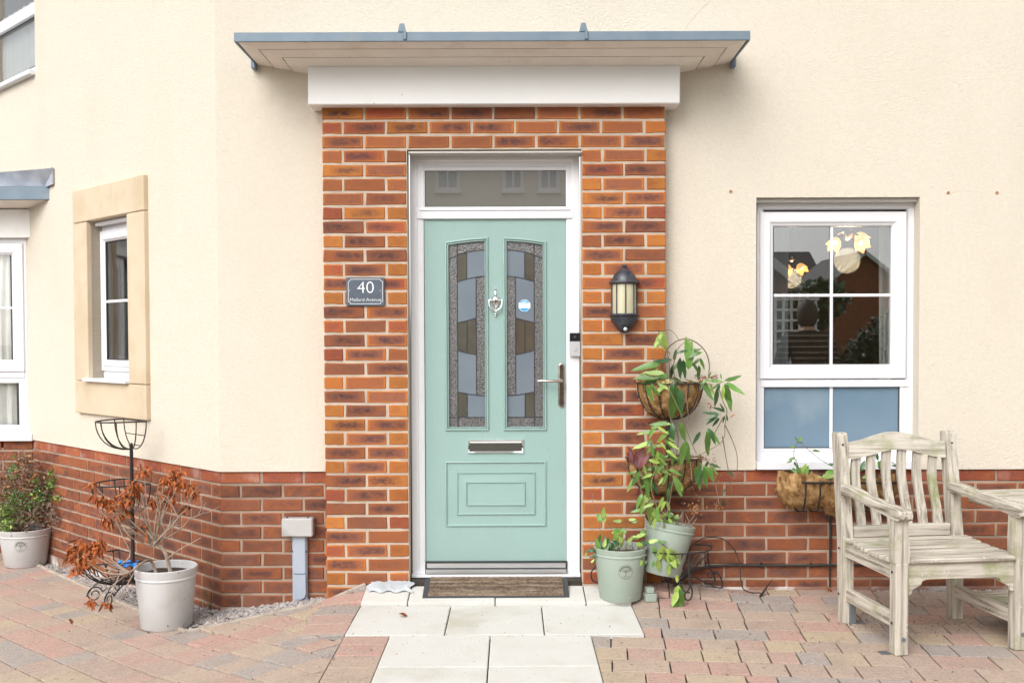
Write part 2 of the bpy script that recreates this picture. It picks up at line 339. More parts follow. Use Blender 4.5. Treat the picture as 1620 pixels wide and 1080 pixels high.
def glow(name, c, s):
    m = bpy.data.materials.new(name); m.use_nodes = True
    p = m.node_tree.nodes['Principled BSDF']; p.inputs['Base Color'].default_value = (*c, 1)
    p.inputs['Emission Color'].default_value = (*c, 1); p.inputs['Emission Strength'].default_value = s; return m
MT['petal'] = glow('lit_amber_glass_shade', (1, .55, .18), 1.0)
MT['bulb'] = glow('lit_bulb', (1, .86, .6), 4)
MT['paver'] = palette_mat('tumbled_paver', [(0, (.49, .30, .25)), (.2, (.46, .345, .27)), (.36, (.345, .315, .30)), (.5, (.50, .395, .26)), (.6, (.42, .305, .25)), (.76, (.47, .365, .28)), (.9, (.50, .28, .235))])
MT['paver_i'] = palette_mat('outer_tumbled_paver', [(0, (.50, .345, .30)), (.2, (.47, .375, .31)), (.36, (.375, .345, .325)), (.5, (.50, .415, .305)), (.7, (.44, .345, .295))], island=True)

# ------------------------------------------------------------------ mesh helpers
class MB:
    def __init__(s, M=None): s.v = []; s.f = []; s.M = M or I4
    def add(s, vs, fs):
        o = len(s.v); s.v += [s.M @ Vector(v) for v in vs]; s.f += [tuple(i + o for i in f) for f in fs]
    def box(s, x0, x1, y0, y1, z0, z1):
        s.add([(x0, y0, z0), (x1, y0, z0), (x1, y1, z0), (x0, y1, z0), (x0, y0, z1), (x1, y0, z1), (x1, y1, z1), (x0, y1, z1)],
              [(0, 3, 2, 1), (4, 5, 6, 7), (0, 1, 5, 4), (1, 2, 6, 5), (2, 3, 7, 6), (3, 0, 4, 7)])
    def bev(s, x0, x1, y0, y1, z0, z1, b=.003):
        """box with chamfered edges all round"""
        X = (x0, x1); Y = (y0, y1); Z = (z0, z1); vs = []; idx = {}
        for i in (0, 1):
            for j in (0, 1):
                for k in (0, 1):
                    sx, sy, sz = (1, -1)[i], (1, -1)[j], (1, -1)[k]
                    for a, d in enumerate(((0, 1, 1), (1, 0, 1), (1, 1, 0))):
                        idx[i, j, k, a] = len(vs); vs.append((X[i] + sx * b * d[0], Y[j] + sy * b * d[1], Z[k] + sz * b * d[2]))
        g = lambda i, j, k, a: idx[i, j, k, a]
        fs = []
        for i in (0, 1): q = [g(i, 0, 0, 0), g(i, 1, 0, 0), g(i, 1, 1, 0), g(i, 0, 1, 0)]; fs.append(q if i else q[::-1])
        for j in (0, 1): q = [g(0, j, 0, 1), g(1, j, 0, 1), g(1, j, 1, 1), g(0, j, 1, 1)]; fs.append(q[::-1] if j else q)
        for k in (0, 1): q = [g(0, 0, k, 2), g(1, 0, k, 2), g(1, 1, k, 2), g(0, 1, k, 2)]; fs.append(q if k else q[::-1])
        for i in (0, 1):
            for j in (0, 1): fs.append([g(i, j, 0, 0), g(i, j, 1, 0), g(i, j, 1, 1), g(i, j, 0, 1)])
            for k in (0, 1): fs.append([g(i, 0, k, 0), g(i, 1, k, 0), g(i, 1, k, 2), g(i, 0, k, 2)])
        for j in (0, 1):
            for k in (0, 1): fs.append([g(0, j, k, 1), g(1, j, k, 1), g(1, j, k, 2), g(0, j, k, 2)])
        for i in (0, 1):
            for j in (0, 1):
                for k in (0, 1): fs.append([g(i, j, k, 0), g(i, j, k, 1), g(i, j, k, 2)])
        s.add(vs, fs)
    def beam(s, a, b, w, h, up=(0, 0, 1), bv=.003):
        """bar from a to b, w wide sideways, h along up"""
        a = Vector(a); b = Vector(b); d = (b - a); L = d.length; x = d.normalized(); u = Vector(up)
        y = u.cross(x).normalized(); z = x.cross(y)
        T = Matrix(((x.x, y.x, z.x, a.x), (x.y, y.y, z.y, a.y), (x.z, y.z, z.z, a.z), (0, 0, 0, 1)))
        m = MB(s.M @ T); m.bev(0, L, -w / 2, w / 2, -h / 2, h / 2, bv); o = len(s.v); s.v += m.v; s.f += [tuple(i + o for i in f) for f in m.f]
    def tube(s, pts, r, n=6, caps=True):
        pts = [Vector(p) for p in pts]; N = len(pts)
        rs = r if isinstance(r, (list, tuple)) else [r] * N
        vs = []; fs = []; prev = None
        for i, p in enumerate(pts):
            t = (pts[min(i + 1, N - 1)] - pts[max(i - 1, 0)])
            if t.length < 1e-9: t = Vector((0, 0, 1))
            t.normalize()
            if prev is None: a = t.orthogonal().normalized()
            else:
                a = prev - t * prev.dot(t)
                a = a.normalized() if a.length > 1e-6 else t.orthogonal().normalized()
            prev = a; b = t.cross(a)
            for k in range(n):
                w = 2 * math.pi * k / n; vs.append(p + (a * math.cos(w) + b * math.sin(w)) * rs[i])
        for i in range(N - 1):
            for k in range(n):
                k2 = (k + 1) % n; fs.append((i * n + k, i * n + k2, (i + 1) * n + k2, (i + 1) * n + k))
        if caps: fs.append(tuple(range(n))[::-1]); fs.append(tuple((N - 1) * n + k for k in range(n)))
        s.add(vs, fs)
    def lathe(s, prof, c=(0, 0, 0), n=28, a0=0, a1=2 * math.pi, jitter=0):
        full = abs(a1 - a0 - 2 * math.pi) < 1e-6; m = n if full else n + 1
        vs = []; fs = []
        for r, z in prof:
            for k in range(m):
                w = a0 + (a1 - a0) * k / n; vs.append((c[0] + r * math.cos(w), c[1] + r * math.sin(w), c[2] + z))
        for i in range(len(prof) - 1):
            for k in range(n):
                k2 = (k + 1) % m; fs.append((i * m + k, i * m + k2, (i + 1) * m + k2, (i + 1) * m + k))
        s.add(vs, fs)
    def prism(s, poly, y0, y1):
        """polygon in x,z extruded along y"""
        n = len(poly); ar = sum(poly[i][0] * poly[(i + 1) % n][1] - poly[(i + 1) % n][0] * poly[i][1] for i in range(n))
        if ar < 0: poly = poly[::-1]
        s.add([(x, y0, z) for x, z in poly] + [(x, y1, z) for x, z in poly],
              [tuple(range(n)), tuple(range(2 * n - 1, n - 1, -1))] + [(i + n, (i + 1) % n + n, (i + 1) % n, i) for i in range(n)])
    def hprism(s, poly, z0, z1):
        n = len(poly); ar = sum(poly[i][0] * poly[(i + 1) % n][1] - poly[(i + 1) % n][0] * poly[i][1] for i in range(n))
        if ar < 0: poly = poly[::-1]
        s.add([(x, y, z1) for x, y in poly] + [(x, y, z0) for x, y in poly],
              [tuple(range(n)), tuple(range(2 * n - 1, n - 1, -1))] + [((i + 1) % n, i, i + n, (i + 1) % n + n) for i in range(n)])
    def ball(s, c, r, n=10, m=7, sq=(1, 1, 1)):
        s.lathe([(max(1e-5, r * math.sin(math.pi * i / m)), 0) for i in range(0)], c) if 0 else None
        vs = []; fs = []
        for i in range(m + 1):
            for k in range(n):
                a = math.pi * i / m; w = 2 * math.pi * k / n
                vs.append((c[0] + r * sq[0] * math.sin(a) * math.cos(w), c[1] + r * sq[1] * math.sin(a) * math.sin(w), c[2] - r * sq[2] * math.cos(a)))
        for i in range(m):
            for k in range(n): fs.append((i * n + k, i * n + (k + 1) % n, (i + 1) * n + (k + 1) % n, (i + 1) * n + k))
        s.add(vs, fs)
    def ring(s, path, prof):
        """mitred moulding: path is a closed x,z outline, prof a list of (inset, y)"""
        n = len(path); ar = sum(path[i][0] * path[(i + 1) % n][1] - path[(i + 1) % n][0] * path[i][1] for i in range(n))
        if ar < 0: path = path[::-1]
        mit = []
        for i in range(n):
            p = Vector(path[i - 1]); q = Vector(path[i]); r = Vector(path[(i + 1) % n])
            e1 = (q - p).normalized(); e2 = (r - q).normalized()
            n1 = Vector((-e1.y, e1.x)); n2 = Vector((-e2.y, e2.x)); mit.append((n1 + n2) / (1 + n1.dot(n2)))
        vs = []; fs = []
        for d, y in prof:
            for i in range(n): vs.append((path[i][0] + mit[i].x * d, y, path[i][1] + mit[i].y * d))
        for j in range(len(prof) - 1):
            for i in range(n):
                k = (i + 1) % n; fs.append((j * n + i, j * n + k, (j + 1) * n + k, (j + 1) * n + i))
        s.add(vs, fs)
    def sheet(s, x0, x1, z0, z1, holes, y, rev=.1):
        xs = sorted({x0, x1, *[h[0] for h in holes], *[h[1] for h in holes]}); zs = sorted({z0, z1, *[h[2] for h in holes], *[h[3] for h in holes]})
        for a, b in zip(xs, xs[1:]):
            for c, d in zip(zs, zs[1:]):
                mx, mz = (a + b) / 2, (c + d) / 2
                if any(h[0] < mx < h[1] and h[2] < mz < h[3] for h in holes): continue
                s.add([(a, y, c), (b, y, c), (b, y, d), (a, y, d)], [(0, 1, 2, 3)])
        for a, b, c, d in holes:
            s.add([(a, y, c), (a, y, d), (a, y + rev, d), (a, y + rev, c)], [(0, 1, 2, 3)])
            s.add([(b, y, c), (b, y, d), (b, y + rev, d), (b, y + rev, c)], [(3, 2, 1, 0)])
            s.add([(a, y, d), (b, y, d), (b, y + rev, d), (a, y + rev, d)], [(0, 1, 2, 3)])
            if c > z0: s.add([(a, y, c), (b, y, c), (b, y + rev, c), (a, y + rev, c)], [(3, 2, 1, 0)])

def mesh_of(name, mb, m, sm=False):
    me = bpy.data.meshes.new(name); me.from_pydata([tuple(v) for v in mb.v], [], mb.f)
    me.materials.append(MT[m] if isinstance(m, str) else m)
    if sm:
        me.polygons.foreach_set('use_smooth', [True] * len(me.polygons))
        me.set_sharp_from_angle(angle=R(40))
    me.update(); return me
def link(name, me, parent=None, loc=None, M=None):
    o = bpy.data.objects.new(name, me); col.objects.link(o)
    if parent: o.parent = parent
    if M is not None: o.matrix_basis = M
    if loc is not None: o.location = loc
    return o
def worldT(o):
    M = o.matrix_basis.copy()
    while o.parent: o = o.parent; M = o.matrix_basis @ M
    return M
def obj(name, mb, m, parent=None, sm=False, world=True, label=None, kind=None, origin=None):
    """link one mesh object; world=True: mb is in world metres and is moved into the parent's axes"""
    T = I4
    if world and parent is not None: T = worldT(parent).inverted()
    if T != I4: mb.v = [T @ v for v in mb.v]
    c = None
    if mb.v and parent is not None or (parent is None and origin is None):
        lo = Vector([min(v[i] for v in mb.v) for i in range(3)]); hi = Vector([max(v[i] for v in mb.v) for i in range(3)])
        c = Vector(((lo.x + hi.x) / 2, (lo.y + hi.y) / 2, lo.z if parent is None else (lo.z + hi.z) / 2))
    if origin is not None: c = T @ Vector(origin)
    mb.v = [v - c for v in mb.v]
    o = link(name, mesh_of(name, mb, m, sm), parent, c)
    if label: o['label'] = label
    if kind: o['kind'] = kind
    return o
def thing(name, label, cat, loc=(0, 0, 0), rz=0, group=None):
    o = bpy.data.objects.new(name, None); col.objects.link(o); o.location = loc; o.rotation_euler = (0, 0, rz)
    o.empty_display_size = .1; o['label'] = label; o['category'] = cat
    if group: o['group'] = group
    o.matrix_basis = Matrix.Translation(Vector(loc)) @ Matrix.Rotation(rz, 4, 'Z')
    return o
def tag(o, label, cat, group=None):
    o['label'] = label; o['category'] = cat
    if group: o['group'] = group
    return o
def structure(o, label=None):
    o['kind'] = 'structure'
    if label: o['label'] = label
    return o
def part(name, parent, label=None):
    """an Empty that is a part with sub-parts only"""
    o = bpy.data.objects.new(name, None); col.objects.link(o); o.parent = parent; o.empty_display_size = .05
    if label: o['label'] = label
    return o

# ================================================================== THE HOUSE
house = thing('rendered_house', 'cream rendered house with red brick plinth, brick porch surround and sage green front door', 'house', (0, 0, 0))
Z1 = .648                       # top of the brick plinth
RF = -.012                      # render face stands proud of the plinth
ZT = 5.6
# ---- openings
wx0, wx1, wz0, wz1 = rect(1196, 312, 1454, 742, RF)
WZB = Z1 + .002
# main wall
mb = MB(); mb.sheet(-1.563, 6.5, Z1, ZT, [(wx0, wx1, Z1, wz1), (-.93, .75, Z1, 2.5)], RF, .0)
mb.sheet(wx0, wx1, Z1, wz1, [(wx0, wx1, Z1, wz1)], RF, .11)
mb.add([(-1.563, RF, Z1), (-.95, RF, Z1), (-.95, .02, Z1), (-1.563, .02, Z1)], [(3, 2, 1, 0)])
mb.add([(.78, RF, Z1), (wx0, RF, Z1), (wx0, .02, Z1), (.78, .02, Z1)], [(3, 2, 1, 0)])
mb.add([(wx1, RF, Z1), (6.5, RF, Z1), (6.5, .02, Z1), (wx1, .02, Z1)], [(3, 2, 1, 0)])
wall = obj('render_wall', mb, 'render', house)
# angled wall: local x runs from -3.6 to the corner at 0
so_x0, so_x1, _a, _b = rect(117, 352, 230, 352, RF, M45)
so_x0 = at(117, 500, RF - .03, M45).x; so_x1 = at(229, 500, RF - .03, M45).x
so_z1 = (at(117, 303, RF - .03, M45).z + at(228, 274.5, RF - .03, M45).z) / 2
so_z0 = (at(119, 652.7, RF - .03, M45).z + at(230, 664, RF - .03, M45).z) / 2
op_x0 = at(138.3, 500, RF - .03, M45).x; op_x1 = at(202, 500, RF - .03, M45).x
op_z1 = (at(138, 351, RF - .03, M45).z + at(200, 336, RF - .03, M45).z) / 2
op_z0 = (at(139, 603, RF - .03, M45).z + at(202, 607.5, RF - .03, M45).z) / 2
uw_x1 = at(55, 60, RF, M45).x; uw_z0 = at(55, 119, RF, M45).z; uw_x0 = uw_x1 - 1.15
mb = MB(M45); mb.sheet(-5.2, -.0005, Z1, ZT, [(op_x0 - .0, op_x1 + .0, op_z0, op_z1), (uw_x0, uw_x1, uw_z0, uw_z0 + 1.2)], RF, .12)
mb.add([(-5.2, RF, Z1), (0, RF, Z1), (0, .02, Z1), (-5.2, .02, Z1)], [(3, 2, 1, 0)])
# the little wedge that closes the external corner
mb.add([(0, RF, Z1), (0, RF, ZT)], [])
wall2 = obj('render_wall', mb, 'render', house)
k1 = M45 @ Vector((-.0005, RF, 0)); mb = MB()
mb.add([(k1.x, k1.y, Z1), (-1.563, RF, Z1), (-1.563, RF, ZT), (k1.x, k1.y, ZT)], [(0, 1, 2, 3)])
obj('corner_bead', mb, 'render', house)

# ---- bricks
CH = .0738; BH = .0603; JT = CH - BH; BP = .2245; BL = BP - JT
_bm = {}
def brick_mesh(L, D, var, m, H=BH):
    key = (round(L, 3), D, var, m, round(H, 3))
    if key in _bm: return _bm[key]
    r = random.Random(var * 31 + int(L * 1000)); mb = MB()
    x, h = L / 2, H / 2
    o = []; q = 4
    for i in range(q): o.append((-x + 2 * x * i / q, -h))
    o.append((x, -h)); o.append((x, h))
    for i in range(1, q): o.append((x - 2 * x * i / q, h))
    o.append((-x, h)); n = len(o)
    jit = [(a + r.uniform(-.0019, .0019), b + r.uniform(-.0019, .0019)) for a, b in o]
    fr = [(a - math.copysign(.0035, a) * (abs(a) > x - .004), b - math.copysign(.0032, b)) for a, b in jit]
    vs = [(a, r.uniform(-.0006, .0006), b) for a, b in fr] + [(a, .004, b) for a, b in jit] + [(a, D, b) for a, b in o]
    fs = [tuple(range(n))] + [(i + n, (i + 1) % n + n, (i + 1) % n, i) for i in range(n)] + [(i + 2 * n, (i + 1) % n + 2 * n, (i + 1) % n + n, i + n) for i in range(n)]
    mb.add(vs, fs); _bm[key] = mesh_of('brick', mb, m); return _bm[key]
def lay(parent, M, x0, x1, ztop, n, first, D, m, cap=None, skip=None, y=0, zmin=None, stuff=None):
    """stretcher bond from x0 to x1, n courses down from ztop; first(i) = length of the first brick of course i"""
    for i in range(n):
        zc = ztop - i * CH - BH / 2
        x = x0; k = 0
        while x < x1 - .02:
            L = first(i) if k == 0 else BL
            L = min(L, x1 - x)
            if L > .018 and not (skip and skip(x, x + L, zc)):
                mm = cap if (cap and i == 0) else ('brickh' if m == 'brick' and L < .15 else m)
                jx, jy, jz = rnd.uniform(-.001, .001), rnd.uniform(-.0015, .0015), rnd.uniform(-.0008, .0008)
                T = M @ Matrix.Translation((x + L / 2 + jx, y + jy, zc + jz)) @ Matrix.Rotation(rnd.uniform(-.004, .004), 4, 'Y')
                me = brick_mesh(L, D, rnd.randrange(4), mm)
                if stuff is not None and stuff(x):
                    T2 = T; o = len(STUFF.v); STUFF.v += [T2 @ v.co for v in me.vertices]; STUFF.f += [tuple(q + o for q in p.vertices) for p in me.polygons]
                else:
                    link('brick', me, parent, M=T)
            x += L + JT; k += 1
STUFF = MB()
PX0, PX1 = -.984, .806; PY = -.1; PT = 2.557
OX0, OX1 = PX0 + 2 * BP - .006, PX1 - 2 * BP + .006; OZ1 = PT - 3 * CH + .004
# porch surround
porch = MB()
porch.box(PX0 + .006, OX0 - .004, PY + .005, .0, -.08, OZ1)
porch.box(OX1 + .004, PX1 - .006, PY + .005, .0, -.02, OZ1)
porch.box(PX0 + .006, PX1 - .006, PY + .005, .0, OZ1 + .0, PT)
porchp = obj('porch_brickwork', porch, 'mortar', house, label='orange and brown brick surround round the front door', origin=(0, 0, 0))
HB = (BL - JT) / 2
fst = lambda i: BL if i % 2 == 0 else HB
lay(porchp, I4, PX0, PX1, PT, 3, fst, .1, 'brick', y=PY)
for (a, b, n) in ((PX0, PX0 + 2 * BL + JT, 36), (PX1 - 2 * BL - JT, PX1, 35)):
    lay(porchp, I4, a, b, PT - 3 * CH, n - 3, lambda i: HB if i % 2 == 0 else BL, .1, 'brick', y=PY)
# plinths
pm = MB(); pm.box(PX1 - .02, 6.5, .006, .1, -.12, Z1 - .001)
pl1 = obj('plinth_brickwork', pm, 'mortar2', house, origin=(0, 0, 0))
lay(pl1, I4, PX1 + .0, 2.95, Z1 - .003, 9, lambda i: (.10 if i % 2 else .21), .05, 'plinth', 'cap')
pm = MB(); pm.box(-1.558, PX0 + .03, .006, .1, -.25, Z1 - .001)
pl2 = obj('plinth_brickwork', pm, 'mortar2', house, origin=(0, 0, 0))
lay(pl2, I4, -1.562, PX0 + .02, Z1 - .003, 11, lambda i: (BL if i % 2 == 0 else HB), .05, 'plinth', 'cap')
bay_lx = at(51, 600, 0, M45).x                      # where the bay meets the angled wall
bay_P = M45 @ Vector((bay_lx, 0, 0))
pm = MB(M45); pm.box(bay_lx - .3, -.003, .006, .1, -.45, Z1 - .001)
pl3 = obj('plinth_brickwork', pm, 'mortar2', house, origin=(0, 0, 0))
rows45 = lambda i: ((.205 if i % 2 else .09) + (bay_lx - .002) % .0001)
def lay45(i0):
    # laid from the corner leftwards so that the bond starts at the corner
    for i in range(13):
        zc = Z1 - .003 - i * CH - BH / 2; x = -.001; k = 0
        while x > bay_lx + .01:
            L = BL if i == 0 else ((BL if i % 2 == 0 else HB) if k == 0 else BL)
            L = min(L, x - bay_lx)
            if L > .018:
                g = M45 @ Vector((x - L / 2, 0, 0))
                if zc + BH / 2 > gz(g.x, g.y) - .03:
                    me = brick_mesh(L, .05, rnd.randrange(4), 'cap' if i == 0 else 'plinth')
                    T = M45 @ Matrix.Translation((x - L / 2, rnd.uniform(-.0015, .0015), zc))
                    if x < -1.3 and i > 0:
                        o = len(STUFF.v); STUFF.v += [T @ v.co for v in me.vertices]; STUFF.f += [tuple(q + o for q in p.vertices) for p in me.polygons]
                    else: link('brick', me, pl3, M=T)
            x -= L + JT; k += 1
lay45(0)
# bay: a box that stands in front of the far end of the angled wall, its face parallel to the front wall
BY = bay_P.y; BX = bay_P.x
pm = MB(); pm.box(BX - 2.2, BX + .04, BY + .006, BY + .1, -.5, Z1 - .06)
pl4 = obj('plinth_brickwork', pm, 'mortar2', house, origin=(0, 0, 0))
bz = at(30, 697, BY).z
for i in range(11):
    zc = bz - .003 - i * CH - BH / 2; x = BX - .004; k = 0
    while x > BX - 1.1:
        L = (BL if i % 2 == 0 else HB) if k == 0 else BL
        me = brick_mesh(L, .05, rnd.randrange(4), 'plinth')
        T = Matrix.Translation((x - L / 2, BY + rnd.uniform(-.0015, .0015), zc))
        o = len(STUFF.v); STUFF.v += [T @ v.co for v in me.vertices]; STUFF.f += [tuple(q + o for q in p.vertices) for p in me.polygons]
        x -= L + JT; k += 1
obj('far_brickwork', STUFF, 'plinth_i', house, kind='stuff', origin=(0, 0, 0))
# footings, splashed and stained, just proud of the lowest course
fm = MB(); fm.box(PX1 + .002, 6.5, -.006, .004, -.1, .018)
fm.box(-1.57, PX0 - .002, -.006, .004, -.2, -.085)
obj('footing', fm, 'footing', house)
fm = MB(M45); fm.box(bay_lx, .0, -.006, .004, -.4, -.135); obj('footing', fm, 'footing', house)

# ---- generic window pieces
def frame(parent, name, r, prof, m='upvc', M=I4):
    mb = MB(M); mb.ring([(r[0], r[2]), (r[1], r[2]), (r[1], r[3]), (r[0], r[3])], prof); return obj(name, mb, m, parent)
def pane(parent, r, y, m, M=I4, name='pane'):
    mb = MB(M); mb.box(r[0], r[1], y, y + .004, r[2], r[3]); return obj(name, mb, m, parent)

# ---- right window
win = part('window', house, 'white casement window with clear upper panes and blue obscured lower panes')
WY = .07
fr = rect(1197, 320, 1446, 731, WY)
frame(win, 'frame', (fr[0], fr[1], fr[2] - .004, fr[3]), [(0, WY + .06), (0, WY + .002), (.003, WY), (.03, WY), (.038, WY + .012), (.038, WY + .03)])
sash = rect(1202, 335, 1434, 599, WY - .012)
gu = rect(1223, 354.7, 1414, 578, WY)
d = gu[0] - sash[0]
frame(win, 'sash', sash, [(0, WY + .02), (0, WY - .009), (.004, WY - .013), (d - .022, WY - .013), (d - .012, WY - .004), (d - .004, WY - .001), (d + .002, WY + .006), (d + .002, WY + .02)])
gsk = MB(); gsk.ring([(gu[0], gu[2]), (gu[1], gu[2]), (gu[1], gu[3]), (gu[0], gu[3])], [(0, WY + .004), (.005, WY + .006), (.005, WY + .02)]); obj('gasket', gsk, 'gasket', win)
tr = rect(1202, 598, 1440, 612, WY)
mb = MB(); mb.bev(fr[0] + .02, fr[1] - .02, WY - .004, WY + .04, tr[2], tr[3] - .008, .003); obj('transom', mb, 'upvc', win)
gl = rect(1209, 611.5, 1424, 708.6, WY)
mb = MB(); mb.sheet(fr[0] + .02, fr[1] - .02, fr[2] + .01, tr[2] + .006, [(gl[0] - .001, gl[1] + .001, gl[2] - .001, gl[3])], WY + .003, .025); obj('lower_frame', mb, 'upvc', win)
frame(win, 'lower_bead', (gl[0] - .014, gl[1] + .014, gl[2] - .016, gl[3] + .012), [(0, WY + .0025), (.002, WY - .0015), (.008, WY + .000), (.0135, WY + .012), (.0135, WY + .03)])
gsk = MB(); gsk.ring([(gl[0], gl[2]), (gl[1], gl[2]), (gl[1], gl[3]), (gl[0], gl[3])], [(0, WY + .014), (.004, WY + .015), (.004, WY + .022)]); obj('gasket', gsk, 'gasket', win)
bx = at(1316.5, 470, WY).x; bzz = at(1316, 467, WY).z
mb = MB(); mb.bev(bx - .008, bx + .008, WY + .008, WY + .016, gu[2], gu[3], .003); obj('glazing_bar', mb, 'upvc', win)
mb = MB(); mb.bev(gu[0], gu[1], WY + .009, WY + .015, bzz - .008, bzz + .008, .003); obj('glazing_bar', mb, 'upvc', win)
bx2 = at(1316.3, 660, WY).x
mb = MB(); mb.bev(bx2 - .009, bx2 + .009, WY + .012, WY + .02, gl[2], gl[3], .003); obj('glazing_bar', mb, 'upvc', win)
for a, b in ((gu[0], bx), (bx, gu[1])):
    for c, e in ((gu[2], bzz), (bzz, gu[3])): pane(win, (a, b, c, e), WY + .0175, 'glass')
for a, b in ((gl[0], bx2), (bx2, gl[1])): pane(win, (a, b, gl[2], gl[3]), WY + .021, 'gl_film')
sl = rect(1196, 729.5, 1458, 742, RF - .03)
mb = MB(); mb.prism([(0, 0)] * 0 or [(wx0 + .002, sl[2]), (wx1 - .002, sl[2]), (wx1 - .002, sl[3] - .004), (wx0 + .002, sl[3] - .004)], RF - .03, WY + .01)
obj('sill', mb, 'upvc', win)
mb = MB(); mb.bev(wx0 + .001, wx1 - .001, RF + .03, WY + .03, wz1 - .022, wz1 - .001, .002); obj('head_trim', mb, 'drip', win)
# screw plugs in the render
for px, py in ((1156, 303), (1500, 305), (1577, 305)):
    p = at(px, py, RF); mb = MB(); mb.tube([(p.x, RF + .004, p.z), (p.x, RF - .004, p.z)], .008, 10)
    mb.tube([(p.x, RF - .004, p.z), (p.x, RF - .007, p.z)], .004, 8)
    obj('screw_plug', mb, 'tan', house)

for M_, pts in ((I4, [(1128, -4), (1121, 5), (1113, 11), (1104, 20), (1096, 31), (1090, 37), (1084, 47)]), (M45, [(243, -4), (243.5, 8), (242, 15), (242.5, 22), (241, 29)])):
    mb = MB(M_); q_ = [at(a, b, RF, M_) + Vector((0, -.0004, 0)) for a, b in pts]
    for a, b in zip(q_, q_[1:]): mb.beam(a, b, .0022, .0008, (0, -1, 0), .0003)
    obj('hairline_crack', mb, 'render_dirty', house)
# ---- stone dressed window in the angled wall
sw = part('stone_framed_window', house, 'narrow white window in a buff stone surround')
SY = RF - .03
for r in ((so_x0, so_x1, op_z1, so_z1), (so_x0, so_x1, so_z0, op_z0), (so_x0, op_x0, op_z0 + .003, op_z1 - .003), (op_x1, so_x1, op_z0 + .003, op_z1 - .003)):
    mb = MB(M45); mb.bev(r[0], r[1], SY, .13, r[2] + .0005, r[3] - .0005, .004); obj('stone', mb, 'stone', sw)
mb = MB(M45); mb.ring([(op_x0 + .002, op_z0 + .004), (op_x1 - .002, op_z0 + .004), (op_x1 - .002, op_z1 - .004), (op_x0 + .002, op_z1 - .004)], [(-.03, SY + .003), (-.03, SY + .004)]) if 0 else None
LY = .045
f2 = (op_x0 + .002, op_x1 + .03, (at(157, 592, LY, M45).z + at(203, 596, LY, M45).z) / 2, (at(155, 360, LY, M45).z + at(201, 350, LY, M45).z) / 2)
mb = MB(M45); mb.sheet(op_x0 - .001, op_x1 + .03, op_z0, op_z1, [(op_x0 + .04, op_x1 + .029, op_z0 + .08, op_z1 - .08)], LY + .014, .02); obj('infill', mb, 'upvc', sw)
g2 = (at(167.5, 500, LY, M45).x, op_x1 - .005 + .03, (at(168, 565, LY, M45).z + at(201, 567, LY, M45).z) / 2, (at(167, 386, LY, M45).z + at(200, 381, LY, M45).z) / 2)
d2 = g2[0] - f2[0]
f2 = (f2[0], f2[0] + .66, g2[2] - d2 * 1.2, g2[3] + d2 * 1.2)
frame(sw, 'frame', f2, [(0, LY + .05), (0, LY + .001), (.003, LY - .002), (d2 * .45, LY - .002), (d2 * .5, LY - .012), (d2 * .8, LY - .012), (d2, LY + .002), (d2, LY + .02)], M=M45)
gr2 = (f2[0] + d2, f2[1] - d2, f2[2] + d2, f2[3] - d2)
bz2 = at(185, 476, LY, M45).z
mb = MB(M45); mb.bev(gr2[0], gr2[1], LY + .001, LY + .009, bz2 - .009, bz2 + .009, .003); obj('glazing_bar', mb, 'upvc', sw)
gsk = MB(M45); gsk.ring([(gr2[0], gr2[2]), (gr2[1], gr2[2]), (gr2[1], gr2[3]), (gr2[0], gr2[3])], [(0, LY + .002), (.007, LY + .004), (.007, LY + .012)]); obj('gasket', gsk, 'gasket', sw)
pane(sw, gr2, LY + .011, 'glass2', M45)
mb = MB(M45); mb.bev(op_x0 - .03, op_x1 + .005, SY - .03, LY - .003, op_z0 + .001, op_z0 + .022, .004); obj('sill', mb, 'upvc', sw)
mb = MB(M45); mb.bev(op_x0 + .004, op_x1, .01, LY - .003, op_z1 - .03, op_z1 - .004, .006); obj('head_trim', mb, 'upvc', sw)
# ---- upper window, top left
uw = part('window', house, 'upper floor window cut by the photo corner')
UY = .08
uz = uw_z0 + .035
ux1 = uw_x1 + .04
frame(uw, 'frame', (uw_x0, ux1, uz, uz + 1.15), [(0, UY + .05), (0, UY), (.03, UY), (.035, UY - .012), (.075, UY - .012), (.085, UY + .004), (.085, UY + .02)], M=M45)
mid = at(30, 72, UY, M45).z
mb = MB(M45); mb.bev(uw_x0 + .02, ux1 - .02, UY - .02, UY + .04, uz + .44, uz + .53, .006); obj('transom', mb, 'upvc', uw)
pane(uw, (uw_x0 + .08, ux1 - .08, uz + .08, uz + .45), UY + .015, 'glass', M45)
pane(uw, (uw_x0 + .08, ux1 - .08, uz + .52, uz + 1.07), UY + .015, 'glass', M45)
gsk = MB(M45); gsk.ring([(uw_x0 + .085, uz + .085), (ux1 - .085, uz + .085), (ux1 - .085, uz + .445), (uw_x0 + .085, uz + .445)], [(0, UY + .002), (.008, UY + .004), (.008, UY + .012)]); obj('gasket', gsk, 'gasket', uw)
mb = MB(M45); mb.bev(uw_x0 - .02, uw_x1 - .0, RF - .045, UY, uw_z0 - .002, uw_z0 + .034, .005); obj('sill', mb, 'upvc', uw)

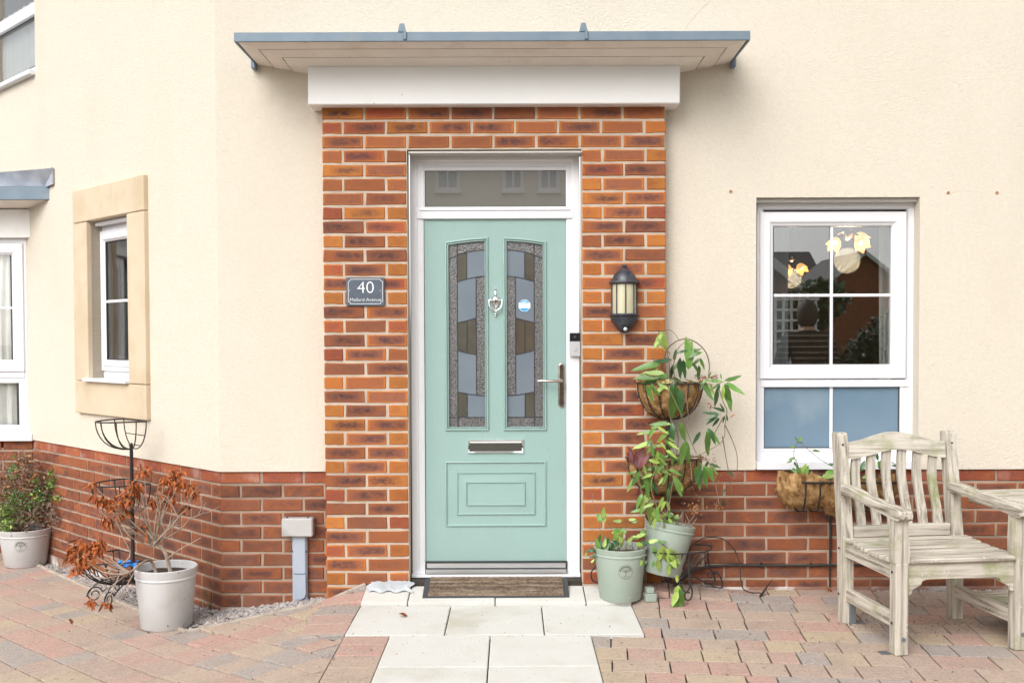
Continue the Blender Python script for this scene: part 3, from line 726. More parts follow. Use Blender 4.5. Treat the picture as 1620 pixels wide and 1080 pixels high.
# ---- bay with its window, beam and zinc roof
bay = part('bay', house, 'bay with white window, white beam and small zinc roof')
bb = rect(0, 331, 51, 376, BY - .03)
mb = MB(); mb.bev(BX - 2.2, bb[1], BY - .03, BY + .2, bb[2], bb[3], .004); obj('beam', mb, 'white', bay)
bw = rect(-200, 378, 43, 686, BY + .02); bf1 = at(47, 500, BY + .03).x
mb = MB(); mb.box(bw[1] - .003, BX + .06, BY + .035, BY + .09, bw[2] - .05, bb[2]); obj('cover_strip', mb, 'upvc', bay)
bwn = part('window', bay) if 0 else bay
frame(bay, 'frame', (bw[1] - 1.6, bw[1], bw[2], bw[3]), [(0, BY + .08), (0, BY + .02), (.028, BY + .02), (.034, BY + .03), (.034, BY + .05)])
bs = rect(-200, 385, 37, 588, BY + .01); bg_ = rect(-200, 398, 19.5, 574, BY + .02); dd = bs[1] - bg_[1]
frame(bay, 'sash', (bw[1] - 1.55, bs[1], bs[2], bs[3]), [(0, BY + .04), (0, BY + .008), (.004, BY + .005), (dd - .02, BY + .005), (dd, BY + .02), (dd, BY + .04)])
bl = rect(-200, 598, 29, 672, BY + .02)
mb = MB(); mb.bev(bw[1] - 1.58, bw[1] - .02, BY + .012, BY + .05, bl[3], bs[2] - .004, .003); obj('transom', mb, 'upvc', bay)
frame(bay, 'lower_bead', (bw[1] - 1.57, bw[1] - .028, bw[2] + .02, bl[3] + .002), [(0, BY + .021), (.003, BY + .018), (bw[1] - .028 - bl[1] - .008, BY + .019), (bw[1] - .028 - bl[1], BY + .03), (bw[1] - .028 - bl[1], BY + .05)])
bgz = at(10, 487, BY + .02).z
mb = MB(); mb.bev(bw[1] - 1.5, bg_[1], BY + .022, BY + .03, bgz - .008, bgz + .008, .002); obj('glazing_bar', mb, 'upvc', bay)
for rr in ((bw[1] - 1.5, bg_[1] + .002, bg_[2], bg_[3]), (bw[1] - 1.55, bl[1] + .002, bl[2], bl[3])): pane(bay, rr, BY + .034, 'glass2')
mb = MB(); mb.box(bg_[1] - .014, bg_[1] + .001, BY + .026, BY + .033, bg_[2], bg_[3]); mb.box(bl[1] - .014, bl[1] + .001, BY + .026, BY + .033, bl[2], bl[3]); obj('gasket', mb, 'gasket', bay)
sl2 = rect(-200, 686, 51, 695, BY - .03)
mb = MB(); mb.bev(BX - 2.2, sl2[1], BY - .035, BY + .04, bz, sl2[3], .004); obj('sill', mb, 'upvc', bay)
# roof of the bay: fascia face
fy = (M45 @ at(77, 310, RF, M45)).y - .01
ff = rect(-260, 294, 74, 314, fy); fbz = at(74, 319, fy).z
mb = MB(); mb.bev(ff[0], at(79.5, 300, fy).x, fy, fy + .025, (at(40, 316, fy).z), at(40, 294.5, fy).z, .003); obj('fascia', mb, 'zinc', bay)
xr = at(79.5, 300, fy).x
sfz = at(40, 316, fy).z + .006
mb = MB(); mb.add([(xr - 2.2, fy + .02, sfz), (xr - .004, fy + .02, sfz), (bb[1] + .0, BY + .02, bb[3] + .001), (xr - 2.2, BY + .02, bb[3] + .001)], [(0, 3, 2, 1)])
mb.add([(xr - .004, fy + .02, sfz), (bb[1], BY + .02, bb[3] + .001), (bb[1], BY + .02, bb[3] + .1), (xr - .004, fy + .02, sfz + .05)], [(0, 1, 2, 3)])
obj('soffit', mb, 'soffit', bay)
a0 = at(-60, 310, fy); tr_ = M45 @ at(83, 266, RF - .02, M45)
mb = MB()
zt = at(40, 294.5, fy).z
pts_t = [Vector((xr - 2.4, fy + .8, zt + .36)), tr_]
mb.add([(xr - 2.4, fy, zt), (xr, fy, zt), tuple(tr_), (xr - 2.4, tr_.y + .9, tr_.z)], [(0, 1, 2, 3)])
obj('lead_roof', mb, 'lead', bay)
pA = M45 @ at(-5, 294, RF - .015, M45); pB = M45 @ at(83, 266, RF - .015, M45); pC = M45 @ at(83, 291, RF - .015, M45); pD = M45 @ at(66, 299, RF - .015, M45)
n45 = (M45.to_3x3() @ Vector((0, 1, 0))) * .010
mb = MB(); P = [pA, pB, pC, pD]
mb.add([tuple(p) for p in P] + [tuple(p + n45) for p in P], [(0, 3, 2, 1), (4, 5, 6, 7), (0, 1, 5, 4), (1, 2, 6, 5), (2, 3, 7, 6), (3, 0, 4, 7)])
mb.tube([pA, pB, pC, pD], .006, 6)
obj('lead_flashing', mb, 'lead', bay)

# ---- canopy over the door
can = part('canopy', house, 'flat zinc edged canopy on a white beam over the door')
CX0, CX1, CY, CZ0, CZ1 = -1.352, 1.169, -.425, 2.808, 2.850
bmx0, bmx1, bmy, bmz0, bmz1 = -1.044, .869, -.17, 2.557, 2.751
mb = MB(); mb.bev(bmx0, bmx1, bmy, -.0, bmz0, bmz1 + .004, .005); obj('beam', mb, 'white', can)
mb = MB(); mb.bev(CX0, CX1, CY, CY + .012, CZ0 - .003, CZ1, .002)
obj('fascia', mb, 'zinc', can)
for x, s in ((CX0, 1), (CX1, -1)):
    mb = MB(); mb.prism([(x, 0)] * 0 or [(x, CZ0 - .003), (x + s * .010, CZ0 - .003), (x + s * .010, CZ1 - .001), (x, CZ1 - .001)], CY + .0125, -.002); obj('side_fascia', mb, 'zinc', can)
    mb = MB(); mb.bev(x - .012 + (0 if s > 0 else -.0), x + .012, -.06, RF - .001, CZ0 - .035, CZ0 + .02, .004); obj('gutter_stop', mb, 'zinc', can)
# hipped underside: three mitred boards on each side
def lerp(a, b, t): return a + (b - a) * t
ox0, ox1, oy, oz = CX0 + .011, CX1 - .011, CY + .013, CZ0 + .001
ts = (0, .30, .63, 1.0)
def corner(t, side):
    x = lerp(ox0, bmx0, t) if side < 0 else lerp(ox1, bmx1, t)
    return Vector((x, lerp(oy, bmy, t), lerp(oz, bmz1, t)))
for a, b in zip(ts, ts[1:]):
    a2, b2 = a + .012, b - (.012 if b < 1 else 0)
    for kind in ('front', -1, 1):
        if kind == 'front': q = [corner(a2, -1), corner(a2, 1), corner(b2, 1), corner(b2, -1)]
        else:
            p, r = corner(a2, kind), corner(b2, kind)
            q = [p, r, Vector((r.x, -.0, r.z + .0)), Vector((p.x, -.0, p.z - .004))]
            if kind > 0: q = q[::-1]
        mb = MB(); up = Vector((0, 0, .01))
        mb.add([tuple(v) for v in q] + [tuple(v + up) for v in q], [(3, 2, 1, 0), (4, 5, 6, 7), (0, 1, 5, 4), (1, 2, 6, 5), (2, 3, 7, 6), (3, 0, 4, 7)])
        obj('soffit_board', mb, 'soffit', can)
mb = MB(); mb.add([tuple(corner(0, -1) + Vector((0, 0, .007))), tuple(corner(0, 1) + Vector((0, 0, .007))), tuple(corner(1, 1) + Vector((0, 0, .012))), tuple(corner(1, -1) + Vector((0, 0, .012)))], [(0, 1, 2, 3)])
obj('soffit_backing', mb, 'soffit', can)
mb = MB()
mb.add([(CX0, CY, CZ1 - .002), (CX1, CY, CZ1 - .002), (CX1, RF, CZ1 + .03), (CX0, RF, CZ1 + .03), (CX0, RF, CZ1 - .002), (CX1, RF, CZ1 - .002)], [(0, 1, 2, 3), (0, 3, 4), (1, 5, 2), (0, 4, 5, 1)])
obj('roof', mb, 'zinc', can)
for px in (636, 923):
    x = at(px, 50, CY).x; mb = MB()
    mb.prism([(x - .02, CZ1 - .0), (x + .02, CZ1 - .0), (x + .012, CZ1 + .036), (x + .008, CZ1 + .04), (x - .008, CZ1 + .04), (x - .012, CZ1 + .036)], CY - .004, CY + .012)
    mb.box(x - .004, x + .004, CY + .012, RF - .002, CZ1 + .0, CZ1 + .036)
    mb.bev(x + .006, x + .022, CY - .008, CY - .0005, CZ0 + .003, CZ1 + .004, .002)
    obj('standing_seam', mb, 'zinc', can)
# ---- door frame
df = part('door_frame', house, 'white door frame with grey glazed top light')
DY = .0
fo = rect(649.5, 243, 919, 909, DY)
prof = [(0, DY + .06), (0, DY + .003), (.003, DY)]
o_w = rect(672, 346, 896, 890, DY + .015)
lw = o_w[0] - fo[0]
mb = MB(); x0, x1, z0, z1 = OX0 + .002, OX1 - .002, fo[2], OZ1 - .004
tl = rect(672, 270, 896.5, 326.7, DY); tz0, tz1 = rect(672, 328, 896, 346, DY)[2:]
frame(df, 'frame', (x0, x1, z0, z1), prof + [(.034, DY), (.040, DY + .006), (lw - .016, DY + .006), (lw - .004, DY + .012), (lw - .002, DY + .04)])
mb = MB(); mb.bev(x0 + .03, x1 - .03, DY - .002, DY + .04, tz0, tz1 - .002, .003); mb.bev(x0 + .05, x1 - .05, DY - .008, DY + .0, tz1 - .018, tz1 - .008, .003); obj('transom', mb, 'upvc', df)
frame(df, 'glazing_bead', (tl[0] - .018, tl[1] + .018, tl[2] - .018, z1 - lw + .004), [(0, DY + .012), (.003, DY + .004), (.010, DY + .004), (.018, DY + .012), (.018, DY + .03)])
frame(df, 'gasket', (tl[0] - .002, tl[1] + .002, tl[2] - .002, z1 - lw - .012), [(0, DY + .012), (.004, DY + .014), (.004, DY + .02)], 'gasket')
pane(df, (tl[0], tl[1], tl[2], tl[3] + .02), DY + .018, 'gl_top')
mb = MB(); q = rect(646, 238.5, 921, 242.5, PY - .012)
mb.bev(q[0], q[1], PY - .014, -.002, q[3] - .013, q[3] - .002, .002); obj('lintel_lip', mb, 'drip', df)
th = rect(674, 890, 896, 906, DY - .02)
mb = MB(); H = th[3] - th[2]
mb.prism([(0, 0)] * 0 or [(th[0], th[2]), (th[1], th[2]), (th[1], th[2] + H * .38), (th[0], th[2] + H * .38)], DY - .03, DY + .03)
mb.box(th[0] + .004, th[1] - .004, DY - .012, DY + .03, th[2] + H * .5, th[2] + H * .93)
obj('threshold', mb, 'alu', df)
mb = MB(); mb.box(th[0] - .006, th[1] + .006, DY - .006, DY + .05, th[2] - .004, th[3] + .004); obj('threshold_seal', mb, 'gasket', df)
mb = MB(); mb.box(x0, x1, DY - .034, DY + .05, fo[2] - .004, th[2] - .0045); obj('frame_foot', mb, 'upvc', df)

# ---- door leaf
LFY = DY + .016
lf = rect(673, 346.5, 895.5, 889.5, LFY)
def X(px, py=500): return at(px, py, LFY).x
def Zp(py, px=784): return at(px, py, LFY).z
gx = [X(710), X(767), X(801.8), X(858.8)]
cxm = (gx[1] + gx[2]) / 2
zb = Zp(675); zhi, zlo = Zp(381.5), Zp(387.5)
def arch(x):                                   # underside of the top rail: one shallow arc over both panels
    t = min(1, abs(x - cxm) / (gx[3] - cxm)); a = (gx[2] - cxm) / (gx[3] - cxm)
    return zhi - (zhi - zlo) * ((t * t - a * a) / (1 - a * a))
mb = MB()
N = 8
def strip(xa, xb):
    xs = [xa + (xb - xa) * i / N for i in range(N + 1)]
    for p, q in zip(xs, xs[1:]):
        mb.add([(p, LFY, arch(p)), (q, LFY, arch(q)), (q, LFY, lf[3]), (p, LFY, lf[3])], [(0, 1, 2, 3)])
        mb.add([(p, LFY, arch(p)), (q, LFY, arch(q)), (q, LFY + .014, arch(q)), (p, LFY + .014, arch(p))], [(3, 2, 1, 0)])
for a, b in ((lf[0], gx[0]), (gx[1], gx[2]), (gx[3], lf[1])):
    mb.add([(a, LFY, lf[2]), (b, LFY, lf[2]), (b, LFY, lf[3]), (a, LFY, lf[3])], [(0, 1, 2, 3)])
for a, b in ((gx[0], gx[1]), (gx[2], gx[3])):
    strip(a, b)
    mb.add([(a, LFY, lf[2]), (b, LFY, lf[2]), (b, LFY, zb), (a, LFY, zb)], [(0, 1, 2, 3)])
    mb.add([(a, LFY, zb), (b, LFY, zb), (b, LFY + .014, zb), (a, LFY + .014, zb)], [(0, 1, 2, 3)])
    for x, f in ((a, 1), (b, -1)): mb.add([(x, LFY, zb), (x, LFY, arch(x)), (x, LFY + .014, arch(x)), (x, LFY + .014, zb)], [(0, 1, 2, 3)[::f]])
mb.add([(lf[0], LFY, lf[2]), (lf[0], LFY, lf[3]), (lf[0], LFY + .044, lf[3]), (lf[0], LFY + .044, lf[2])], [(0, 1, 2, 3)])
mb.add([(lf[1], LFY, lf[2]), (lf[1], LFY, lf[3]), (lf[1], LFY + .044, lf[3]), (lf[1], LFY + .044, lf[2])], [(3, 2, 1, 0)])
mb.add([(lf[0], LFY + .04, lf[2]), (lf[1], LFY + .04, lf[2]), (lf[1], LFY + .04, lf[3]), (lf[0], LFY + .04, lf[3])], [(0, 1, 2, 3)])
mb.add([(lf[0], LFY, lf[3]), (lf[1], LFY, lf[3]), (lf[1], LFY + .044, lf[3]), (lf[0], LFY + .044, lf[3])], [(0, 1, 2, 3)])
door = obj('front_door', mb, 'door', house, label='sage green panelled door with two leaded glass panels', origin=(0, 0, 0))
MP = [(0, LFY), (.0015, LFY - .006), (.004, LFY - .010), (.008, LFY - .011), (.0115, LFY - .007), (.0135, LFY - .001), (.016, LFY - .007), (.0185, LFY - .008), (.0205, LFY + .001)]
def arched(a, b, grow):
    xs = [a + (b - a) * i / N for i in range(N + 1)]
    pts = [(b, zb), (a, zb)] + [(x, arch(x)) for x in xs]
    return pts
for a, b in ((gx[0], gx[1]), (gx[2], gx[3])):
    m1 = MB(); m1.ring(arched(a, b, 0), [(-.0205 + d, y) for d, y in MP]); obj('moulding', m1, 'door', door, sm=True)
def rframe(px0, py0, px1, py1, pr):
    r = rect(px0, py0, px1, py1, LFY); m1 = MB(); m1.ring([(r[0], r[2]), (r[1], r[2]), (r[1], r[3]), (r[0], r[3])], pr); return m1
obj('moulding', rframe(704.5, 729, 864, 832, [(0, LFY), (.002, LFY - .008), (.006, LFY - .010), (.010, LFY - .003), (.0125, LFY + .0)]), 'door', door, sm=True)
m1 = rframe(722.5, 746, 846.5, 813.5, [(0, LFY), (.0015, LFY - .008), (.005, LFY - .009), (.009, LFY - .002), (.012, LFY - .002), (.048, LFY - .0095)])
r = rect(722.5, 746, 846.5, 813.5, LFY)
m1.add([(r[0] + .048, LFY - .0095, r[2] + .048), (r[1] - .048, LFY - .0095, r[2] + .048), (r[1] - .048, LFY - .0095, r[3] - .048), (r[0] + .048, LFY - .0095, r[3] - .048)], [(0, 1, 2, 3)])
obj('raised_panel', m1, 'door', door, sm=True)
obj('moulding', rframe(737, 761, 831.5, 799, [(0, LFY - .008), (.0015, LFY - .0145), (.004, LFY - .017), (.007, LFY - .0125), (.009, LFY - .0085)]), 'door', door, sm=True)
# leaded glass
GY = LFY + .010
def gpane(poly, m):
    m1 = MB(); m1.prism(poly, GY, GY + .003); obj('glass_piece', m1, m, door)
def came(pts, w=.0045):
    m1 = CM
    for p, q in zip(pts, pts[1:]):
        m1.beam((p[0], GY - .0008, p[1]), (q[0], GY - .0008, q[1]), w, .004, (0, 1, 0), .001)
def curve(px0, py0, px1, py1, bulge, n=5):
    return [(lerp(X(px0), X(px1), t / n), lerp(Zp(py0), Zp(py1), t / n) + bulge * math.sin(math.pi * t / n) / 300) for t in range(n + 1)]
for side in (0, 1):
    CM = MB()
    mx = (lambda p: p) if side == 0 else (lambda p: 1568.8 - p)
    def cv(a, b, c, e, g): return curve(mx(a), b, mx(c), e, g)
    xl, xv, xm, xw, xr_ = X(mx(710)), X(mx(723.5)), X(mx(738.5)), X(mx(753.3)), X(mx(767))
    top = [(lerp(xl, xr_, t / 6), arch(lerp(xl, xr_, t / 6)) + .003) for t in range(7)]
    a0 = cv(710, 410, 723.5, 404, .5); a1 = cv(723.5, 402.5, 767, 395, 1.5); a2 = cv(723.5, 445.5, 767, 436.4, 1.5)
    a3 = cv(723.5, 510.3, 753.3, 502.5, -.5); a4 = cv(723.5, 553.8, 753.3, 560.8, -.8); a5 = cv(723.5, 619.7, 767, 626, -1)
    zl = Zp(660); zbt = zb - .002
    def cut(c, xa, xb):
        lo, hi = sorted((xa, xb))
        def zz(x):
            for p, q in zip(c, c[1:]):
                if min(p[0], q[0]) - 1e-6 <= x <= max(p[0], q[0]) + 1e-6:
                    return lerp(p[1], q[1], (x - p[0]) / (q[0] - p[0]))
            return c[0][1] if abs(x - c[0][0]) < abs(x - c[-1][0]) else c[-1][1]
        xs = [lo] + sorted(p[0] for p in c if lo + 1e-4 < p[0] < hi - 1e-4) + [hi]
        return [(x, zz(x)) for x in xs]
    def cell(xa, xb, up, dn, m):
        u = cut(up, xa, xb) if isinstance(up, list) else [(min(xa, xb), up), (max(xa, xb), up)]
        w = cut(dn, xa, xb) if isinstance(dn, list) else [(min(xa, xb), dn), (max(xa, xb), dn)]
        gpane(w + u[::-1], m)
    cell(xl, xv, top, a0, 'gl_grey'); cell(xv, xr_, top, a1, 'gl_grey')
    cell(xl, xv, a0, zl, 'gl_grey')
    cell(xv, xm, a1, a2, 'gl_olive'); cell(xm, xr_, a1, a2, 'gl_blue')
    cell(xv, xw, a2, a3, 'gl_blue'); cell(xw, xr_, a2, a5, 'gl_grey')
    cell(xv, xm, a3, a4, 'gl_olive'); cell(xm, xw, a3, a4, 'gl_olive')
    cell(xv, xw, a4, a5, 'gl_blue'); cell(xv, xm, a5, zl, 'gl_olive'); cell(xm, xr_, a5, zl, 'gl_blue')
    cell(xl, xr_, zl, zbt, 'gl_grey')
    for c in (a0, a1, a2, a3, a4, a5): came(c)
    came([(xv, arch(xv)), (xv, zbt)]); came([(xl, zl), (xr_, zl)]); came([(xm, cut(a1, xm, xm + 1e-3)[0][1]), (xm, cut(a2, xm, xm + 1e-3)[0][1])])
    came([(xw, cut(a2, xw, xw + 1e-3)[0][1]), (xw, cut(a5, xw, xw + 1e-3)[0][1])]); came([(xm, cut(a3, xm, xm + 1e-3)[0][1]), (xm, cut(a4, xm, xm + 1e-3)[0][1])])
    came([(xm, cut(a5, xm, xm + 1e-3)[0][1]), (xm, zl)])
    obj('lead_came', CM, 'came', door)
# letter plate
r = rect(740, 694.5, 828.5, 716.5, LFY)
mb = MB(); mb.ring([(r[0], r[2]), (r[1], r[2]), (r[1], r[3]), (r[0], r[3])], [(0, LFY), (.001, LFY - .008), (.004, LFY - .011), (.009, LFY - .009), (.010, LFY - .004)]); obj('letter_plate', mb, 'chrome', door, sm=True)
mb = MB(); h = r[3] - r[2]
mb.prism([(0, 0)] * 0 or [(r[0] + .010, r[2] + .010), (r[1] - .010, r[2] + .010), (r[1] - .010, r[3] - .012), (r[0] + .010, r[3] - .012)], LFY - .006, LFY)
mb.tube([(r[0] + .012, LFY - .008, r[3] - .016), (r[1] - .012, LFY - .008, r[3] - .016)], .005, 10)
obj('letter_flap', mb, 'chrome', door, sm=True)
mb = MB(); mb.box(r[0] + .008, r[1] - .008, LFY - .002, LFY - .0005, r[2] + .008, r[3] - .008); obj('letter_slot', mb, 'dark', door)
# handle
r = rect(883, 574, 893, 644.5, LFY); xm_ = (r[0] + r[1]) / 2; w = (r[1] - r[0]) / 2
def stadium(x, z0, z1, w, n=8):
    return [(x + w * math.cos(math.pi * i / n), z1 - w + w * math.sin(math.pi * i / n)) for i in range(n + 1)] + [(x + w * math.cos(math.pi + math.pi * i / n), z0 + w + w * math.sin(math.pi + math.pi * i / n)) for i in range(n + 1)]
mb = MB(); st = stadium(xm_, r[2], r[3], w); mb.ring(st, [(0, LFY), (0, LFY - .006), (.003, LFY - .009), (.007, LFY - .0095)]); mb.prism(stadium(xm_, r[2] + .007, r[3] - .007, w - .007), LFY - .0096, LFY - .005)
obj('handle_plate', mb, 'worn', door, sm=True)
hz = Zp(602, 885)
mb = MB(); mb.tube([(xm_, LFY - .008, hz), (xm_, LFY - .04, hz)], .009, 12); 
lx = X(850, 602)
mb.tube([(xm_ + .004, LFY - .045, hz), (xm_ - .02, LFY - .05, hz - .0), (lerp(xm_, lx, .5), LFY - .052, hz - .001), (lerp(xm_, lx, .85), LFY - .050, hz + .002), (lx, LFY - .044, hz + .0)], [.009, .009, .0075, .0075, .006], 10)
obj('handle_lever', mb, 'worn', door, sm=True)
kz = Zp(622, 888); mb = MB(); mb.tube([(xm_, LFY - .009, kz), (xm_, LFY - .014, kz)], .0085, 14); obj('lock_cylinder', mb, 'chrome', door, sm=True)
for zz in (r[2] + .012, r[3] - .012): mb = MB(); mb.tube([(xm_, LFY - .009, zz), (xm_, LFY - .0115, zz)], .004, 10); obj('screw', mb, 'chrome', door)
# urn knocker
kx = X(784, 480)
def kz_(py): return Zp(py, 784)
prof = [(.001, 457), (.0045, 457.5), (.005, 459), (.003, 460.8), (.0035, 461.5), (.007, 465.5), (.0075, 466.5), (.004, 467.4), (.006, 468.5), (.013, 470), (.022, 473), (.0245, 476), (.024, 478.5), (.0205, 482), (.014, 486.5), (.007, 489), (.006, 490.5), (.006, 491.5)]
mb = MB()
vs = []; fs = []; n = 14
for rr, py in prof:
    for k in range(n + 1):
        w = math.pi + math.pi * k / n; vs.append((kx + rr * math.cos(w), LFY - .001 + rr * .8 * math.sin(w), kz_(py - 1.5)))
for i in range(len(prof) - 1):
    for k in range(n): a = i * (n + 1) + k; fs.append((a, a + 1, a + n + 2, a + n + 1))
mb.add(vs, fs); mb.ball((kx, LFY - .006, kz_(497)), .008, 12, 8); mb.ball((kx, LFY - .004, kz_(500)), .005, 10, 6)
obj('knocker', mb, 'chrome', door, sm=True)
mb = MB(); mb.tube([(kx - .026, LFY - .012, kz_(474.5)), (kx - .036, LFY - .012, kz_(475))], .004, 8); mb.tube([(kx + .026, LFY - .012, kz_(474.5)), (kx + .036, LFY - .012, kz_(475))], .004, 8)
mb.tube([(kx - .035, LFY - .014, kz_(475)), (kx - .034, LFY - .018, kz_(483)), (kx - .026, LFY - .02, kz_(488)), (kx, LFY - .022, kz_(493)), (kx + .026, LFY - .02, kz_(488)), (kx + .034, LFY - .018, kz_(483)), (kx + .035, LFY - .014, kz_(475))], [.003, .004, .0045, .0065, .0045, .004, .003], 10)
obj('knocker_ring', mb, 'chrome', door, sm=True)
# octagonal sticker on the glass
sx_, sz_ = X(829.8, 483), Zp(483.2, 830)
oc = lambda rr, c=22.5: [(sx_ + rr * math.cos(R(c + 45 * i)), sz_ + rr * math.sin(R(c + 45 * i))) for i in range(8)]
mb = MB(); mb.prism(oc(.034), GY - .0012, GY - .0002)
st = thing('window_sticker', 'small blue and white octagonal sticker on the right leaded panel of the green door', 'sticker', (sx_, GY - .0012, sz_ - .034))
obj('sticker_face', mb, 'stick_b', st)
mb = MB(); mb.box(sx_ - .031, sx_ + .031, GY - .0022, GY - .0013, sz_ - .014, sz_ + .014); obj('white_band', mb, 'stick_w', st)
mb = MB(); mb.box(sx_ - .012, sx_ + .012, GY - .0022, GY - .0013, sz_ + .019, sz_ + .023); mb.ring(oc(.034), [(0, GY - .0018), (.0022, GY - .0018)]); obj('printed_line', mb, 'stick_w', st)

# ================================================================== FIXTURES ON THE HOUSE
# house number plaque
r = rect(547.8, 439, 608.3, 483.5, PY - .008)
pq = thing('number_plaque', 'slate grey house number plaque reading 40 Mallard Avenue on the brick beside the door', 'sign', ((r[0] + r[1]) / 2, PY, r[2]))
mb = MB(); mb.bev(r[0], r[1], PY - .010, PY + .002, r[2], r[3], .0015); obj('plate', mb, 'slate', pq)
ix0, ix1, iz0, iz1 = r[0] + .010, r[1] - .009, r[2] + .009, r[3] - .008; e = .013
op = [(ix0 + e, iz0), (ix1 - e, iz0), (ix1 - e + .003, iz0 + .006), (ix1 - .006, iz0 + e - .003), (ix1, iz0 + e), (ix1, iz1 - e), (ix1 - .006, iz1 - e + .003), (ix1 - e + .003, iz1 - .006), (ix1 - e, iz1), (ix0 + e, iz1), (ix0 + e - .003, iz1 - .006), (ix0 + .006, iz1 - e + .003), (ix0, iz1 - e), (ix0, iz0 + e), (ix0 + .006, iz0 + e - .003), (ix0 + e - .003, iz0 + .006)]
mb = MB(); mb.ring(op, [(0, PY - .0104), (0, PY - .0108), (.0022, PY - .0108), (.0022, PY - .0104)]); obj('border_line', mb, 'print', pq)
def text(body, x, z, size, y, m, parent, name, width=None, off=0, ext=.0003):
    cu = bpy.data.curves.new(name, 'FONT'); cu.body = body; cu.size = size; cu.align_x = 'CENTER'; cu.extrude = ext; cu.offset = off
    t = bpy.data.objects.new(name, cu); col.objects.link(t); bpy.context.view_layer.update()
    dg = bpy.context.evaluated_depsgraph_get(); me = bpy.data.meshes.new_from_object(t.evaluated_get(dg))
    bpy.data.objects.remove(t); me.materials.clear(); me.materials.append(MT[m])
    xs = [v.co.x for v in me.vertices]; ww = max(xs) - min(xs)
    o = bpy.data.objects.new(name, me); col.objects.link(o); o.parent = parent
    P = Matrix.Translation((x, y, z)) @ Matrix.Rotation(R(90), 4, 'X') @ Matrix.Diagonal((width / ww if width else 1, 1, 1, 1))
    o.matrix_basis = worldT(parent).inverted() @ P
    return o
c = at(578.5, 463.5, PY - .011); text('40', c.x, c.z, .088, PY - .0108, 'print', pq, 'numerals', width=.086, off=-.0012)
c = at(578.3, 476.2, PY - .011); text('Mallard Avenue', c.x, c.z, .0225, PY - .0108, 'print', pq, 'street_name', width=.163, off=-.0002)
for px in (553.5, 602): c = at(px, 460, PY); mb = MB(); mb.tube([(c.x, PY - .010, c.z), (c.x, PY - .012, c.z)], .0025, 8); obj('fixing', mb, 'silver', pq)

# doorbell on the frame
r = rect(901.5, 526.5, 918, 563.5, DY - .02)
bl_ = thing('video_doorbell', 'black and silver video doorbell on the white frame right of the door', 'doorbell', ((r[0] + r[1]) / 2, DY, r[2]))
mb = MB(); mb.bev(r[0], r[1], DY - .022, DY - .0005, r[2], r[3], .003); obj('body', mb, 'black', bl_)
zs = lerp(r[2], r[3], .64)
mb = MB(); mb.bev(r[0] - .0005, r[1] + .0005, DY - .0245, DY - .004, r[2] - .0005, zs, .003); obj('face_plate', mb, 'silver', bl_)
bxm = (r[0] + r[1]) / 2; bzm = lerp(r[2], zs, .5)
mb = MB(); mb.tube([(bxm, DY - .024, bzm), (bxm, DY - .0265, bzm)], .0125, 20); obj('button_rim', mb, 'gboxm', bl_, sm=True)
mb = MB(); mb.tube([(bxm, DY - .026, bzm), (bxm, DY - .028, bzm)], .009, 18); obj('button', mb, 'silver', bl_, sm=True)
mb = MB(); mb.ball((bxm, DY - .022, lerp(zs, r[3], .5)), .007, 12, 8, (1, .5, 1)); obj('lens', mb, 'came', bl_, sm=True)

# half round wall lantern
lc = at(989.5, 470, PY - .07); lx = lc.x
def lz(py): return at(989.5, py, PY - .07).z
lan = thing('wall_lantern', 'black half round lantern with cream glass on the brick right of the door', 'wall light', (lx, PY, lz(527)))
def half(mb, prof, n=20, ysc=1.0, y0=None):
    y0 = PY - .012 if y0 is None else y0
    vs = []; fs = []
    for rr, z in prof:
        for k in range(n + 1):
            w = math.pi + math.pi * k / n; vs.append((lx + rr * math.cos(w), y0 + rr * ysc * math.sin(w), z))
    for i in range(len(prof) - 1):
        for k in range(n): a = i * (n + 1) + k; fs.append((a, a + 1, a + n + 2, a + n + 1))
    mb.add(vs, fs)
ppm = 1600 / 5.23
def rr_(px): return px / 306
mb = MB(); half(mb, [(.001, lz(416)), (rr_(3), lz(417)), (rr_(4), lz(419.5)), (rr_(2.4), lz(422.5)), (rr_(3), lz(424)), (rr_(10), lz(427)), (rr_(15), lz(432)), (rr_(18.5), lz(438)), (rr_(20), lz(443)), (rr_(24.5), lz(444.5)), (rr_(25), lz(446)), (rr_(23), lz(447.5)), (rr_(21), lz(449)), (.002, lz(449))])
obj('cap', mb, 'lamp', lan, sm=True)
mb = MB(); half(mb, [(.002, lz(495.5)), (rr_(21), lz(495.5)), (rr_(24), lz(497)), (rr_(24), lz(498.5)), (rr_(20), lz(500)), (rr_(19.5), lz(506)), (rr_(16.5), lz(513)), (rr_(11), lz(520)), (rr_(6.5), lz(525)), (.002, lz(526.5))])
obj('bowl', mb, 'lamp', lan, sm=True)
mb = MB(); half(mb, [(rr_(19), lz(496)), (rr_(19), lz(449))]); obj('glass', mb, 'lampglass', lan, sm=True)
mb = MB(); mb.tube([(lx, PY - .075, lz(494)), (lx, PY - .075, lz(453))], .012, 10); obj('lamp_tube', mb, 'tube', lan, sm=True) if 0 else None
mb = MB()
for k in range(5):
    w = math.pi + math.pi * (.5 + k * 6) / 25; x, y = lx + rr_(20) * math.cos(w), PY - .012 + rr_(20) * math.sin(w)
    m1 = MB(); m1.tube([(x, y, lz(497)), (x, y, lz(448))], .0032, 6); obj('cage_bar', m1, 'lamp', lan, sm=True)
mb = MB(); mb.bev(lx - rr_(21), lx + rr_(21), PY - .013, PY + .001, lz(508), lz(440), .003); obj('back_plate', mb, 'lamp', lan)
p = at(989.3, 520, PY - .05)
mb = MB(); mb.tube([(lx, PY - .04, lz(520)), (lx, PY - .065, lz(521))], .016, 16); obj('sensor_housing', mb, 'black', lan, sm=True)
